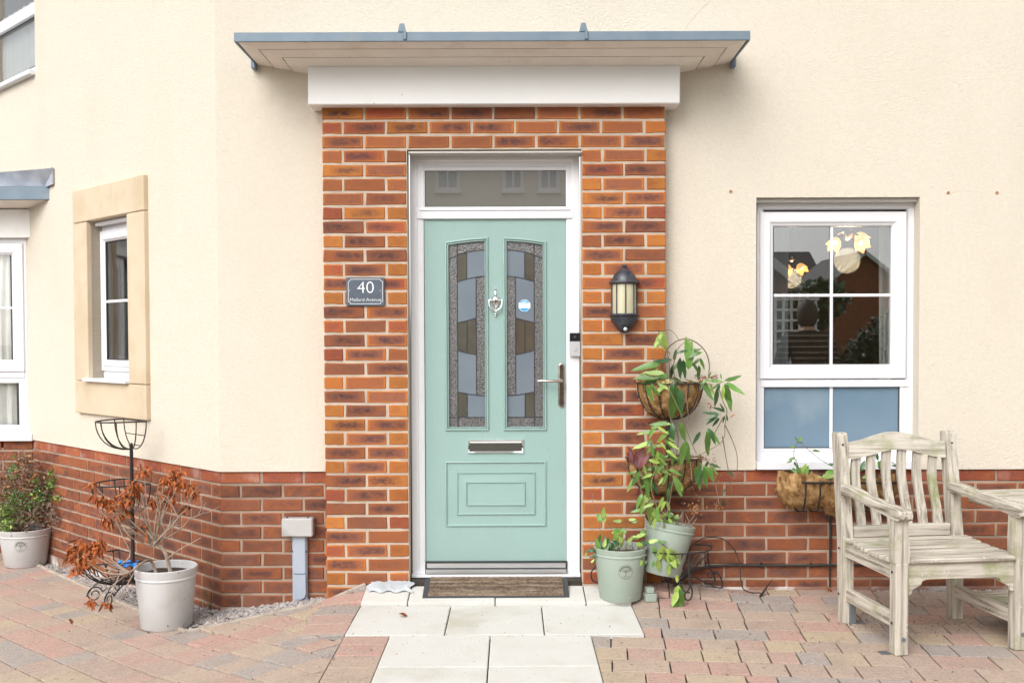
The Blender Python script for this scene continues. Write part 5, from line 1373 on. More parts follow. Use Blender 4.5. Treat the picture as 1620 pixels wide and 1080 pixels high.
# ================================================================== POTS
def pot(name, label, px, py_base, rim_px, h, taper, m, z=None, tilt=0, emblem_w=None, loc=None, rimr=None, group=None, soil=.04, turn=0, ring_d=.045):
    g = loc or ground(px, py_base)
    dist = -(ROT.transposed() @ (Vector(g) - CAM)).z
    Rr = rimr or rim_px / 2 * dist / F
    Vc = Vector(g) + (Vector((0, Rr * taper, 0)) if loc is None else Vector((0, 0, 0)))
    if loc is None: Vc.z = gz(Vc.x, Vc.y) + .004
    t = thing(name, label, 'plant pot', tuple(Vc), 0, group)
    t.matrix_basis = Matrix.Translation(Vc) @ Matrix.Rotation(tilt, 4, 'Y') @ Matrix.Rotation(-abs(tilt) * .4, 4, 'X')
    b = Rr * taper; rd = ring_d
    rr = lambda z_: lerp(b, Rr * .975, z_ / h)
    prof = [(.001, .0), (b - .006, 0), (b, .006), (rr(h - rd - .006), h - rd - .006), (rr(h - rd) + .004, h - rd - .003), (rr(h - rd) + .005, h - rd + .002), (rr(h - rd) + .001, h - rd + .007),
            (rr(h - rd + .01) + .001, h - rd + .01), (Rr - .001, h - .008), (Rr, h - .002), (Rr - .006, h + .001), (Rr - .012, h - .003), (Rr - .014, h - .02), (Rr * .93 - .012, h - soil - .03), (.001, h - soil - .03)]
    mb = MB(); mb.lathe(prof, n=48); obj('wall', mb, m, t, sm=True, world=False)
    mb = MB(); q = random.Random(int(px)); vs = [(0, 0, h - soil)]; fs = []
    n = 20
    for i in (1, 2, 3):
        for k in range(n): w = 2 * math.pi * k / n; a = (Rr - .015) * i / 3; vs.append((a * math.cos(w), a * math.sin(w), h - soil + q.uniform(-.006, .008)))
    for k in range(n): fs.append((0, 1 + k, 1 + (k + 1) % n))
    for i in range(2):
        for k in range(n): fs.append((1 + i * n + k, 1 + (i + 1) * n + k, 1 + (i + 1) * n + (k + 1) % n, 1 + i * n + (k + 1) % n))
    mb.add(vs, fs); obj('soil', mb, 'soil', t, sm=True, world=False)
    if emblem_w is not None:
        # printed tree roundel wrapped on the front
        zc = h * .60; er = .036; mb = MB()
        def onp(u, v, lift=.0007):
            a = -math.pi / 2 + emblem_w + u / (rr(zc)); r_ = rr(zc + v) + lift; return (r_ * math.cos(a), r_ * math.sin(a), zc + v)
        def line(pts, w):
            for (a, b_) in zip(pts, pts[1:]):
                d = Vector((b_[0] - a[0], b_[1] - a[1])); 
                if d.length < 1e-6: continue
                nn = Vector((-d.y, d.x)).normalized() * w / 2
                mb.add([onp(a[0] + nn.x, a[1] + nn.y), onp(b_[0] + nn.x, b_[1] + nn.y), onp(b_[0] - nn.x, b_[1] - nn.y), onp(a[0] - nn.x, a[1] - nn.y)], [(0, 1, 2, 3)])
        circ = lambda r_, a0=0, a1=360, n=40: [(r_ * math.cos(R(lerp(a0, a1, i / n))), r_ * math.sin(R(lerp(a0, a1, i / n)))) for i in range(n + 1)]
        line(circ(er), .0016); line(circ(er * .62, 20, 160, 20), .001)
        for a in range(12, 170, 12):                  # arc of small lettering strokes, too small to read in the photo
            for da in (0, 4, 8):
                c_, s_ = math.cos(R(a + da)), math.sin(R(a + da)); line([(er * .70 * c_, er * .70 * s_), (er * .88 * c_, er * .88 * s_)], .0013 if da else .002)
        for a in range(235, 306, 10): c_, s_ = math.cos(R(a)), math.sin(R(a)); line([(er * .72 * c_, er * .72 * s_), (er * .86 * c_, er * .86 * s_)], .002)
        line([(0, -er * .5), (0, 0)], .0022); line([(-er * .3, -er * .52), (er * .3, -er * .52)], .0018)
        for a in (30, 55, 80, 105, 130, 150): line([(0, -er * .1), (er * .5 * math.cos(R(a)), er * .48 * math.sin(R(a)))], .0012)
        for _ in range(26):
            a, r_ = q.uniform(0, 180), q.uniform(.2, .52) * er; x, y = r_ * math.cos(R(a)), r_ * math.sin(R(a)) * .95; line([(x, y), (x + .002, y + .0015)], .002)
        obj('emblem', mb, 'emb', t, world=False)
    return t, Vc, Rr
p1, P1c, P1r = pot('plant_pot', 'sage green pot standing on the cream slabs right of the doormat', 985, 962, 86, .265, .78, 'potg', emblem_w=.12, ring_d=.036)
p2, P2c, P2r = pot('plant_pot', 'large pale grey pot holding the dead rust leaved shrub on the block paving', 250, 1001, 99, .305, .80, 'potw', emblem_w=-1.35, ring_d=.05)
p3, P3c, P3r = pot('plant_pot', 'pale grey pot with a tree emblem holding the half green shrub under the bay window', 26, 900, 82, .255, .76, 'potw', emblem_w=.25, ring_d=.045, loc=None)
b3 = at(1047, 907, -.24)
p4, P4c, P4r = pot('plant_pot', 'sage green pot leaning in the lowest wire basket behind the front green pot', 1048, 905, 82, .265, .74, 'potg', loc=b3, rimr=.128, tilt=R(11), ring_d=.036)
# small concrete foot block
g = ground(1029, 953); mb = MB(); mb.bev(-.03, .03, -.025, .025, 0, .042, .004); mb.bev(-.022, .018, -.02, .025, .0425, .072, .004)
fb = link('stone_block', mesh_of('stone_block', mb, 'potg'), loc=(g.x + .0, g.y + .02, gz(g.x, g.y) + .004)); fb.rotation_euler = (0, 0, .2); tag(fb, 'small grey green block standing beside the front green pot', 'block')

# ================================================================== LEAVES AND STEMS
_lm = {}
def leaf_mesh(m, wide=.28, curl=.18, fold=.22, var=0):
    key = (m, wide, curl, fold, var)
    if key in _lm: return _lm[key]
    r = random.Random(var * 7 + 1); n = 6; vs = []; fs = []
    for i in range(n + 1):
        t = i / n; w = wide * .5 * (math.sin(math.pi * min(1, t ** .8)) ** .75 if 0 < t < 1 else 0) * (1.08 - .25 * t); z = -curl * t * t + .04 * math.sin(6 * t + var)
        c = Vector((t, r.uniform(-.012, .012), z))
        vs += [(c.x, c.y - w, c.z + fold * w), tuple(c), (c.x, c.y + w, c.z + fold * w)]
    for i in range(n):
        for j in (0, 1): a = i * 3 + j; fs.append((a, a + 3, a + 4, a + 1))
    mb = MB(); mb.add(vs, fs); _lm[key] = mesh_of('leaf', mb, m, True); return _lm[key]
def put_leaf(parent, p, d, L, m, wide=.28, curl=.18, fold=.22, roll=0, width=1):
    """leaf from p along d (world), length L; its face turned towards -y and up"""
    x = Vector(d).normalized(); f = Vector((rnd.uniform(-.25, .25), -1, .55 + rnd.uniform(-.2, .3)))
    z = (f - x * f.dot(x)); z = z.normalized() if z.length > .05 else x.orthogonal()
    y = z.cross(x); M = Matrix(((x.x, y.x, z.x, p[0]), (x.y, y.y, z.y, p[1]), (x.z, y.z, z.z, p[2]), (0, 0, 0, 1))) @ Matrix.Rotation(roll, 4, 'X') @ Matrix.Diagonal((L, L * width, L, 1))
    o = link('leaf', leaf_mesh(m, wide, curl, fold, rnd.randrange(3)), parent)
    o.matrix_basis = worldT(parent).inverted() @ M
    return o
def leaf_px(parent, px, py, ang, Lpx, Y, m, **k):
    """leaf whose stalk end is seen at px,py; ang in the picture plane, degrees, 0 right, 90 up"""
    p = at(px, py, Y); s = (Y + 5.4) / F
    d = Vector((math.cos(R(ang)), rnd.uniform(-.35, .2), math.sin(R(ang))))
    put_leaf(parent, p, d, Lpx * s * 1.05, m, **k)
def wire(pts, r): mb = MB(); mb.tube(pts, r, 6); return mb
def spline(pts, n=6):
    pts = [Vector(p) for p in pts]; out = []
    P = [pts[0]] + pts + [pts[-1]]
    for i in range(1, len(P) - 2):
        for k in range(n):
            t = k / n; a, b, c, d = P[i - 1], P[i], P[i + 1], P[i + 2]
            out.append(.5 * ((2 * b) + (c - a) * t + (2 * a - 5 * b + 4 * c - d) * t * t + (3 * b - a - 3 * c + d) * t ** 3))
    out.append(pts[-1]); return out

# ================================================================== WIRE PLANT TOWERS
def basket_wires(t, c, w, dpt, h, ribs, M=None, name='basket', bar=.0035, back=True):
    """half round wire basket: c = middle of the flat back of the rim, bulging towards -y"""
    mb = MB(); c = Vector(c); Q = M or Matrix.Identity(3)
    f = lambda u, v, ww=1: c + Q @ Vector((w / 2 * u * ww, -dpt * v * ww, 0))
    rim = [c + Q @ Vector((w / 2 * math.cos(a), -dpt * math.sin(a), 0)) for a in [math.pi * i / 16 for i in range(17)]]
    mb.tube(rim, bar * 1.2, 6); mb.tube([rim[0], rim[-1]], bar * 1.2, 6)
    bot = c + Q @ Vector((0, -dpt * .12, -h))
    for k in range(ribs):
        a = math.pi * (k + .5) / ribs; e = c + Q @ Vector((w / 2 * math.cos(a), -dpt * math.sin(a), 0))
        pts = []
        for i in range(9):
            s = i / 8; q = math.cos(s * math.pi / 2) ** .8 if s < 1 else 0; v = e.lerp(bot, 1 - q); v.z = c.z - h * math.sin(s * math.pi / 2); pts.append(v)
        mb.tube(pts, bar, 5)
    if back:
        for s in (.33, .66):
            zz = c.z - h * math.sin(s * math.pi / 2); q = math.cos(s * math.pi / 2)
            mb.tube([c + Q @ Vector((-w / 2 * q, 0, 0)) + Vector((0, 0, zz - c.z)), c + Q @ Vector((w / 2 * q, 0, 0)) + Vector((0, 0, zz - c.z))], bar * .8, 5)
        pts = []
        for i in range(17):
            a = math.pi * i / 16; pts.append(c + Q @ Vector((w / 2 * math.cos(a), 0, -h * math.sin(a))))
        mb.tube(pts, bar, 5)
    return obj(name, mb, 'wire', t, sm=True)
def scroll(mb, o, ux, s=1, n=22, flip=1):
    """foot: S curve ending in a curl; o base point, ux outward unit vector"""
    o = Vector(o); ux = Vector(ux); pts = []
    pts += [o + Vector((0, 0, .10 * s)), o + ux * .03 * s + Vector((0, 0, .075 * s)), o + ux * .085 * s + Vector((0, 0, .045 * s))]
    cc = o + ux * .115 * s + Vector((0, 0, .036 * s))
    for i in range(n):
        a = R(170 - i * 26 * 1.0); r_ = .034 * s * (1 - i / n * .72); pts.append(cc + ux * r_ * math.cos(a) + Vector((0, 0, r_ * math.sin(a))))
    mb.tube(pts, .0038, 6)
    pts = [o + Vector((0, 0, .10 * s)), o + ux * .05 * s + Vector((0, 0, .10 * s)), o + ux * .10 * s + Vector((0, 0, .085 * s)), o + ux * .13 * s + Vector((0, 0, .055 * s)), o + ux * .146 * s + Vector((0, 0, .03 * s))]
    mb.tube(spline(pts, 3), .0034, 6)
def coir_liner(t, c, w, dpt, h, Q=None, lump=.01, seed=1, fill=.85):
    Q = Q or Matrix.Identity(3); c = Vector(c); r = random.Random(seed); vs = []; fs = []; n, m = 26, 9
    for i in range(m + 1):
        s = i / m; q = max(.02, math.cos(s * math.pi / 2) ** .7)
        for k in range(n + 1):
            a = math.pi * k / n; j = 1 + r.uniform(-lump, lump) * 2
            vs.append(c + Q @ Vector((w / 2 * .985 * q * math.cos(a) * j, -dpt * .985 * q * math.sin(a) * j + .002, 0)) + Vector((0, 0, (r.uniform(.0, .018) if i == 0 else 0) - h * .97 * math.sin(s * math.pi / 2))))
    for i in range(m):
        for k in range(n): a = i * (n + 1) + k; fs.append((a, a + 1, a + n + 2, a + n + 1))
    mb = MB(); mb.add([tuple(v) for v in vs], fs)
    o = obj('coir_liner', mb, 'coir', t, sm=True)
    # stray fibres
    mb = MB()
    for _ in range(900):
        a = r.uniform(0, math.pi); s = r.uniform(0, 1) ** 1.5; q = math.cos(s * math.pi / 2) ** .7 if s < 1 else 0
        p = c + Q @ Vector((w / 2 * q * math.cos(a), -dpt * q * math.sin(a), 0)) + Vector((0, 0, -h * math.sin(s * math.pi / 2)))
        d = Vector((r.uniform(-1, 1), r.uniform(-1, .1), r.uniform(-1, .6))).normalized() * r.uniform(.008, .028); e = d.cross(Vector((0, 1, 0))).normalized() * .0006
        mb.add([tuple(p + e), tuple(p - e), tuple(p + d)], [(0, 1, 2)])
    f = obj('coir_fibres', mb, 'coir', t, kind='stuff')
    mb = MB(); vs = [tuple(c + Vector((0, 0, -.03)))]; 
    for k in range(n + 1): a = math.pi * k / n; vs.append(tuple(c + Q @ Vector((w / 2 * .95 * math.cos(a), -dpt * .95 * math.sin(a), 0)) + Vector((0, 0, -.03 + r.uniform(-.005, .01)))))
    mb.add(vs, [(0, k + 1, k + 2) for k in range(n)]); obj('soil', mb, 'soil', t)
    return o

# left tower, against the angled wall
TL = ground(214, 934); TL.z = gz(TL.x, TL.y); Q45 = M45.to_3x3()
# pull it to stand just clear of the wall
loc = M45.inverted() @ TL; ly = -.17; lx_ = at(209, 800, ly, M45).x; TLc = M45 @ Vector((lx_, ly, 0)); TLc.z = gz(TLc.x, TLc.y)
tw = thing('plant_tower', 'black wire plant tower with three empty half round baskets against the angled wall', 'plant stand', tuple(TLc))
def w45(x, y, z): return M45 @ Vector((lx_ + x, ly + y, z))
def z45(py, px=209): return at(px, py, ly, M45).z
zr = [z45(665), z45(762), z45(878)]
mb = MB(); mb.tube([w45(0, 0, TLc.z + .10), w45(0, 0, zr[2] - .1), w45(0, 0, zr[1] - .12)], .011, 10); mb.tube([w45(0, 0, zr[1] - .13), w45(0, 0, zr[1] - .03), w45(0, 0, zr[1] - .0)], [.017, .017, .012], 10)
mb.tube([w45(0, 0, zr[1] - .02), w45(0, 0, zr[0] - .14), w45(0, -.005, zr[0] - .135)], [.011, .010, .013], 10)
obj('pole', mb, 'wire', tw, sm=True)
basket_wires(tw, w45(-.015, .03, zr[0]), .28, .22, .165, 6, Q45)
basket_wires(tw, w45(.0, .03, zr[1]), .33, .26, .17, 7, Q45)
basket_wires(tw, w45(-.02, .02, zr[2]), .40, .30, .155, 13, Q45)
for dx, dy in ((-1, 0), (1, 0), (-.5, -1), (.5, -1)):
    d = (Q45 @ Vector((dx, dy, 0))).normalized(); mb = MB(); b = w45(0, 0, 0); b.z = TLc.z + .002
    b = b + d * .05; b.z = gz(b.x, b.y) + .004; scroll(mb, b, d, 1.35); 
    mb.tube([b + Vector((0, 0, .13)), w45(0, 0, TLc.z + .13)], .005, 6); obj('scroll_foot', mb, 'wire', tw, sm=True)
# packet lying in the lowest basket
pc = at(199, 884, ly - .10, M45); pw = M45 @ pc
mb = MB(); n = 12; vs = []; fs = []
for i in range(n + 1):
    for j in range(7):
        vs.append((pw.x + lerp(-.065, .065, i / n), pw.y + lerp(-.06, .05, j / 6) - .02 * i / n, zr[2] - .012 + .009 * math.sin(i * 1.3 + j) + .006 * math.cos(j * 2.1)))
for i in range(n):
    for j in range(6): a = i * 7 + j; fs.append((a, a + 7, a + 8, a + 1))
mb.add(vs, fs); tag(obj('plastic_packet', mb, 'bluep', None, sm=True), 'crumpled bright blue plastic packet in the lowest basket of the left wire tower', 'packet')

# right tower with coir baskets
TR = Vector((at(1058, 800, -.16).x, -.14, 0)); TR.z = gz(TR.x, TR.y)
tr_t = thing('plant_tower', 'black wire plant tower with coir lined baskets standing right of the front door', 'plant stand', tuple(TR))
def zR(py, y): return at(1058, py, y).z
z1_, z2_, z3_ = zR(606, -.2), zR(727, -.24), zR(868, -.24)
mb = MB(); mb.tube([(TR.x, TR.y, TR.z + .08), (TR.x, TR.y, z1_ - .18)], .011, 10); mb.tube([(TR.x, TR.y, z2_ - .20), (TR.x, TR.y, z2_ - .12)], .016, 10); mb.tube([(TR.x, TR.y, z1_ - .26), (TR.x, TR.y, z1_ - .2)], .015, 10)
obj('pole', mb, 'wire', tr_t, sm=True)
cA = (at(1059, 606, -.13).x, -.115, z1_); cB = (at(1050, 727, -.13).x, -.115, z2_)
coir_liner(tr_t, cA, .345, .17, .185, seed=3); basket_wires(tr_t, cA, .35, .175, .19, 7, back=False)
coir_liner(tr_t, cB, .39, .19, .19, seed=5, lump=.02); basket_wires(tr_t, cB, .395, .195, .195, 7, back=False)
cC = (at(1085, 868, -.2).x, -.14, at(1085, 872, -.25).z)
# lowest basket: tipped wire cage open at the right
mb = MB()
def pp(px, py, y): return at(px, py, y)
top = [pp(1032, 873, -.34), pp(1068, 876, -.36), pp(1100, 874, -.34), pp(1120, 871, -.30), pp(1125, 863, -.18), pp(1100, 861, -.13)]
mb.tube(spline(top, 3), .0045, 6)
botz = [pp(1046, 918, -.26), pp(1062, 922, -.26), pp(1080, 920, -.24)]
mb.tube(botz, .005, 6)
for i, px in enumerate((1040, 1050, 1066, 1080, 1092, 1103, 1113, 1120)):
    a = pp(px, 875 - (i > 5) * 2, -.35 + .006 * i * i * .6); b = pp(1046 + i * 5, 920 - i * 1.2, -.27 + .005 * i); mb.tube(spline([a, a.lerp(b, .5) + Vector((.006, -.006, -.004)), b], 4), .004, 6)
obj('basket', mb, 'wire', tr_t, sm=True)
def pxy(pts, y): return spline([pp(a, b, y) for a, b in pts], 5)
mb = MB(); mb.tube(pxy([(1120, 873), (1121, 890), (1126, 903), (1131, 914), (1129, 922), (1120, 923), (1113, 920)], -.07), .0042, 6); mb.tube(pxy([(1126, 903), (1138, 909), (1142, 920), (1142, 929), (1136, 930)], -.07), .0042, 6)
mb.tube(pxy([(1131, 908), (1126, 904), (1120, 907), (1120, 912), (1126, 913)], -.07), .0035, 6); mb.tube(pxy([(1125, 921), (1127, 926), (1134, 929)], -.07), .0035, 6)
obj('scroll_foot', mb, 'wire', tr_t, sm=True)
mb = MB(); mb.tube(pxy([(1090, 880), (1090, 905), (1091, 922), (1095, 935), (1093, 946), (1087, 949), (1083, 943), (1085, 937), (1091, 937)], -.42), .0042, 6); mb.tube(pxy([(1074, 918), (1080, 932), (1086, 936), (1090, 930), (1092, 921)], -.42), .0038, 6)
obj('scroll_foot', mb, 'wire', tr_t, sm=True)
mb = MB(); mb.tube(pxy([(965, 893), (950, 893), (939, 899), (935, 908), (938, 918), (946, 921), (953, 917)], -.16), .004, 6); obj('scroll_foot', mb, 'wire', tr_t, sm=True)
mb = MB(); mb.tube([pp(1091, 908, -.30), pp(1120, 923, -.09)], .0042, 6); mb.tube([pp(1046, 921, -.27), pp(1060, 915, -.15)], .0042, 6); obj('foot_brace', mb, 'wire', tr_t, sm=True)
# wire hoop with spike lying against the wall
hp = [pp(1090, 890, -.10), pp(1089, 876, -.08), pp(1096, 862, -.05), pp(1110, 852, -.03), pp(1127, 849, -.03), pp(1145, 853, -.03), pp(1160, 867, -.04), pp(1168, 883, -.05), pp(1171, 900, -.07), pp(1172, 918, -.10), pp(1176, 931, -.12), pp(1188, 937, -.13), pp(1200, 937, -.14), pp(1204, 939, -.145)]
t = thing('garden_hook', 'thin black wire hoop with a pointed ground spike leaning by the brick wall', 'garden hook', tuple(pp(1190, 940, -.13)))
mb = MB(); mb.tube(spline(hp, 4), .0032, 6); obj('hoop', mb, 'wire', t, sm=True)
mb = MB(); a, b = pp(1203, 943, -.15), pp(1222, 915, -.06); mb.tube([a, a.lerp(b, .05), a.lerp(b, .35), b], [.006, .007, .005, .0012], 8); obj('spike', mb, 'wire', t, sm=True)

# ================================================================== PLANTS ON THE RIGHT TOWER
cp = thing('climbing_plant', 'leafy evergreen climber spilling out of the upper coir basket', 'plant', cA)
YA = -.2
stems = [[(1040, 610, -.2), (1038, 590, -.2), (1033, 560, -.22), (1040, 540, -.22)], [(1068, 605, -.2), (1066, 575, -.22), (1075, 548, -.25), (1092, 538, -.22)],
         [(1060, 600, -.2), (1058, 570, -.25), (1052, 545, -.25)], [(1085, 600, -.2), (1105, 605, -.24), (1130, 608, -.26), (1146, 603, -.26)],
         [(1135, 608, -.26), (1144, 635, -.26), (1150, 650, -.26), (1147, 670, -.24), (1143, 697, -.22), (1110, 718, -.2), (1090, 724, -.2)],
         [(1050, 615, -.28), (1040, 600, -.3), (1020, 590, -.3)], [(1060, 560, -.22), (1040, 530, -.2), (1060, 522, -.1), (1074, 537, -.1)],
         [(1144, 660, -.25), (1128, 690, -.22)], [(1057, 612, -.4), (1075, 650, -.38), (1090, 690, -.32), (1102, 718, -.3)],
         [(1084, 612, -.38), (1087, 640, -.38), (1090, 665, -.36)], [(1147, 672, -.24), (1158, 695, -.2), (1166, 720, -.15), (1166, 748, -.1)], [(1143, 690, -.22), (1148, 720, -.18), (1155, 760, -.12), (1158, 785, -.1)]]
for s in stems:
    pts = spline([at(*q) for q in s], 5); mb = MB(); mb.tube(pts, [lerp(.0028, .0015, i / (len(pts) - 1)) for i in range(len(pts))], 5); obj('stem', mb, 'stemg' if rnd.random() < .5 else 'bark2', cp, sm=True)
mb = MB(); mb.tube(spline([at(*q) for q in ((1046, 592, -.16), (1054, 556, -.2), (1068, 541, -.22), (1085, 536, -.22), (1102, 542, -.2), (1116, 556, -.17), (1122, 575, -.15), (1121, 595, -.14))], 4), .003, 6); obj('vine_hoop', mb, 'bark2', cp, sm=True)
LA = [  # px, py, angle, length, colour, width
    (1047, 524, -100, 30, 'l'), (1047, 523, -70, 36, 'l'), (1046, 528, -120, 26, 'l'), (1040, 533, -60, 24, 'l'),
    (1063, 569, 185, 32, 'd'), (1045, 577, 178, 44, 'l'), (1042, 584, 195, 36, 'l'), (1050, 594, 180, 46, 'm'), (1052, 591, 172, 34, 'l'), (1058, 593, 190, 44, 'm'), (1060, 598, -10, 26, 'm'),
    (1059, 600, 222, 34, 'l'), (1066, 585, 60, 20, 'l'), (1070, 560, 30, 18, 'd'), (1066, 571, 78, 20, 'd'), (1084, 565, -45, 10, 'd'),
    (1083, 562, 12, 30, 'l'), (1084, 558, 20, 26, 'm'), (1110, 557, 195, 26, 'm'), (1075, 565, -85, 34, 'd'), (1080, 568, -80, 32, 'd'), (1065, 576, -95, 24, 'd'), (1088, 585, 85, 46, 'm'), (1092, 582, 100, 46, 'l'), (1092, 555, 95, 24, 'l'),
    (1094, 575, -45, 22, 'm'), (1107, 566, -65, 20, 'm'), (1108, 567, 215, 20, 'l'), (1105, 577, -90, 26, 'm'), (1094, 600, -100, 26, 'm'), (1068, 606, -88, 60, 'm'), (1072, 612, -80, 46, 'd'), (1064, 603, -95, 26, 'd'),
    (1022, 608, -70, 30, 'm'), (1026, 610, -35, 26, 'm'), (1030, 606, -60, 20, 'm'), (1040, 606, -30, 22, 'l'), (1098, 593, -20, 12, 'd'), (1110, 602, -60, 36, 'm'), (1112, 605, -110, 12, 'd'), (1121, 605, -60, 24, 'l'),
    (1146, 603, 22, 30, 'm'), (1148, 605, -35, 34, 'm'), (1146, 606, -78, 44, 'm'), (1146, 606, -60, 30, 'm'), (1143, 604, 170, 24, 'm'), (1140, 608, 200, 18, 'd'), (1141, 600, 95, 10, 'm'), (1139, 608, -110, 18, 'd'), (1135, 615, -95, 28, 'd'), (1144, 610, -95, 22, 'l'),
    (1120, 598, 60, 12, 'm'), (1122, 600, 200, 16, 'm'),
    (1147, 652, 150, 22, 'd'), (1146, 650, 120, 14, 'd'), (1138, 655, 168, 26, 'd'), (1138, 656, 190, 22, 'd'), (1137, 657, 215, 24, 'd'), (1138, 660, 235, 18, 'd'), (1146, 657, -100, 12, 'd'), (1148, 655, -70, 12, 'd'),
    (1150, 745, -30, 16, 'd'), (1148, 772, -120, 12, 'd'), (1144, 788, -95, 14, 'd'),
    (1108, 682, -120, 24, 'd'), (1117, 681, -78, 42, 'm'), (1120, 677, -50, 32, 'm'), (1119, 677, -62, 28, 'd'),
    (1064, 668, -90, 36, 'd'), (1075, 667, -70, 36, 'm'), (1068, 700, -60, 0, 'd'), (1083, 697, -95, 42, 'm'), (1085, 697, -80, 38, 'm'),
]
CO = {'l': 'leaf_l', 'm': 'leaf_m', 'd': 'leaf_d', 'r': 'leaf_r'}
for px, py, a, L, c in LA:
    if L < 8: continue
    Y = -.22 if px < 1110 else -.25
    if py > 600 and px < 1100: Y = -.33
    leaf_px(cp, px, py, a + rnd.uniform(-4, 4), L, Y + rnd.uniform(-.05, .04), CO[c] if c != 'l' or rnd.random() < .7 else 'leaf_m', wide=.26, curl=rnd.choice((.1, .2, .3)))
for px, py in ((1104, 598), (1108, 594), (1112, 599), (1118, 596), (1127, 596), (1130, 594), (1156, 660), (1148, 618), (1118, 638), (1125, 640)):
    leaf_px(cp, px, py, rnd.uniform(-160, 60), 8, -.24, 'rust')
# second basket plant
c2p = thing('climbing_plant', 'yellow green and wine red leaved plant in the second coir basket', 'plant', cB)
st2 = [[(1055, 725, -.22), (1058, 700, -.26), (1062, 670, -.28), (1056, 640, -.26)], [(1040, 728, -.25), (1035, 700, -.28), (1046, 680, -.28)], [(1070, 720, -.25), (1073, 690, -.27), (1062, 665, -.28)], [(1100, 722, -.26), (1120, 730, -.3), (1128, 745, -.3)],
       [(1040, 735, -.33), (1030, 765, -.36), (1035, 790, -.37), (1048, 820, -.36), (1052, 835, -.34)], [(1070, 735, -.33), (1063, 770, -.36), (1058, 800, -.36), (1048, 835, -.34)], [(1020, 735, -.3), (1012, 760, -.34), (1018, 790, -.34)]]
for s in st2:
    pts = spline([at(*q) for q in s], 5); mb = MB(); mb.tube(pts, .0022, 5); obj('stem', mb, 'stemg' if rnd.random() < .6 else 'bark2', c2p, sm=True)
LB = [(1058, 669, 182, 30, 'm'), (1060, 671, 175, 24, 'l'), (1048, 672, 195, 18, 'l'), (1040, 673, 215, 20, 'm'), (1062, 672, 165, 22, 'l'), (1058, 681, 230, 28, 'l'), (1056, 692, -30, 14, 'l'), (1056, 698, -35, 22, 'l'),
      (1048, 706, 170, 12, 'l'), (1033, 698, 190, 34, 'm'), (1028, 700, 200, 28, 'l'), (1053, 712, -30, 24, 'l'), (1054, 715, -35, 28, 'm'), (1030, 702, -80, 22, 'm'), (1027, 706, -100, 24, 'l'), (1045, 715, -85, 24, 'm'), (1040, 712, -95, 24, 'l'), (1035, 712, -70, 26, 'm'),
      (1050, 718, -100, 24, 'm'), (1025, 728, -10, 24, 'l'), (1030, 735, -60, 22, 'm'), (1038, 738, -30, 26, 'l'), (1015, 750, 215, 24, 'm'), (1012, 745, 240, 30, 'm'), (1018, 748, -60, 30, 'm'), (1022, 752, -50, 30, 'm'), (1008, 745, 190, 18, 'm'), (1010, 752, 225, 30, 'l'), (1020, 755, -70, 34, 'm'),
      (1064, 760, -110, 20, 'd'), (1063, 752, -45, 30, 'l'), (1066, 754, -70, 34, 'm'), (1068, 756, -60, 24, 'l'), (1058, 772, -100, 22, 'd'), (1102, 736, -92, 30, 'm'), (1106, 738, -88, 36, 'm'), (1112, 737, -78, 34, 'm'), (1114, 736, -60, 32, 'm'), (1122, 738, -70, 22, 'm'), (1126, 738, -50, 16, 'm'), (1108, 737, -100, 28, 'd'),
      (1016, 780, -110, 26, 'm'), (1020, 782, -100, 30, 'l'), (1025, 790, -75, 44, 'l'), (1028, 800, -65, 36, 'l'), (1022, 800, 230, 18, 'm'), (1030, 805, -80, 26, 'l'), (1050, 785, -110, 22, 'l'), (1053, 792, -115, 18, 'l'), (1040, 800, -95, 26, 'm'), (1035, 795, 215, 22, 'm')]
for px, py, a, L, c in LB: leaf_px(c2p, px, py, a + rnd.uniform(-5, 5), L, -.33 + rnd.uniform(-.05, .05), CO[c], wide=.26, curl=rnd.choice((.1, .2, .3)))
for _ in range(44):
    px, py = rnd.choice(((1030, 690), (1022, 745), (1020, 775), (1035, 810), (1050, 790), (1060, 745), (1045, 715), (1108, 735)))
    leaf_px(c2p, px + rnd.gauss(0, 9), py + rnd.gauss(0, 10), rnd.choice((-110, -80, -60, 200, -20)) + rnd.uniform(-20, 20), rnd.uniform(12, 24), -.31 + rnd.uniform(-.06, .05), rnd.choice(('leaf_l', 'leaf_m', 'leaf_m', 'leaf_l', 'leaf_d')), wide=.26)
for px, py, a, L in ((1000, 735, 100, 28), (1006, 738, 110, 34), (1008, 740, 75, 36), (1012, 742, 65, 32), (1003, 735, 120, 24), (1006, 742, 90, 30), (1060, 733, 20, 26), (1065, 725, 30, 18), (1035, 800, -40, 20), (1012, 770, -100, 18), (1020, 812, -60, 16)):
    leaf_px(c2p, px, py, a, L, -.3, 'leaf_r', wide=.26)
drf = MB()
def flower_bits(px0, py0, px1, py1, n, sp, Y, parent, m='tan', s=.006):
    mb = MB()
    for _ in range(n):
        t = rnd.random(); p = at(lerp(px0, px1, t) + rnd.gauss(0, sp), lerp(py0, py1, t) + rnd.gauss(0, sp * .7), Y + rnd.uniform(-.03, .03))
        for _k in range(3):
            d = Vector((rnd.uniform(-1, 1), rnd.uniform(-1, 1), rnd.uniform(-1, 1))).normalized() * s; e = d.cross(Vector((.3, .5, 1))).normalized() * s * .5
            mb.add([tuple(p), tuple(p + d * .5 + e), tuple(p + d), tuple(p + d * .5 - e)], [(0, 1, 2, 3)])
    obj('dried_flowers', mb, m, parent, kind='stuff')
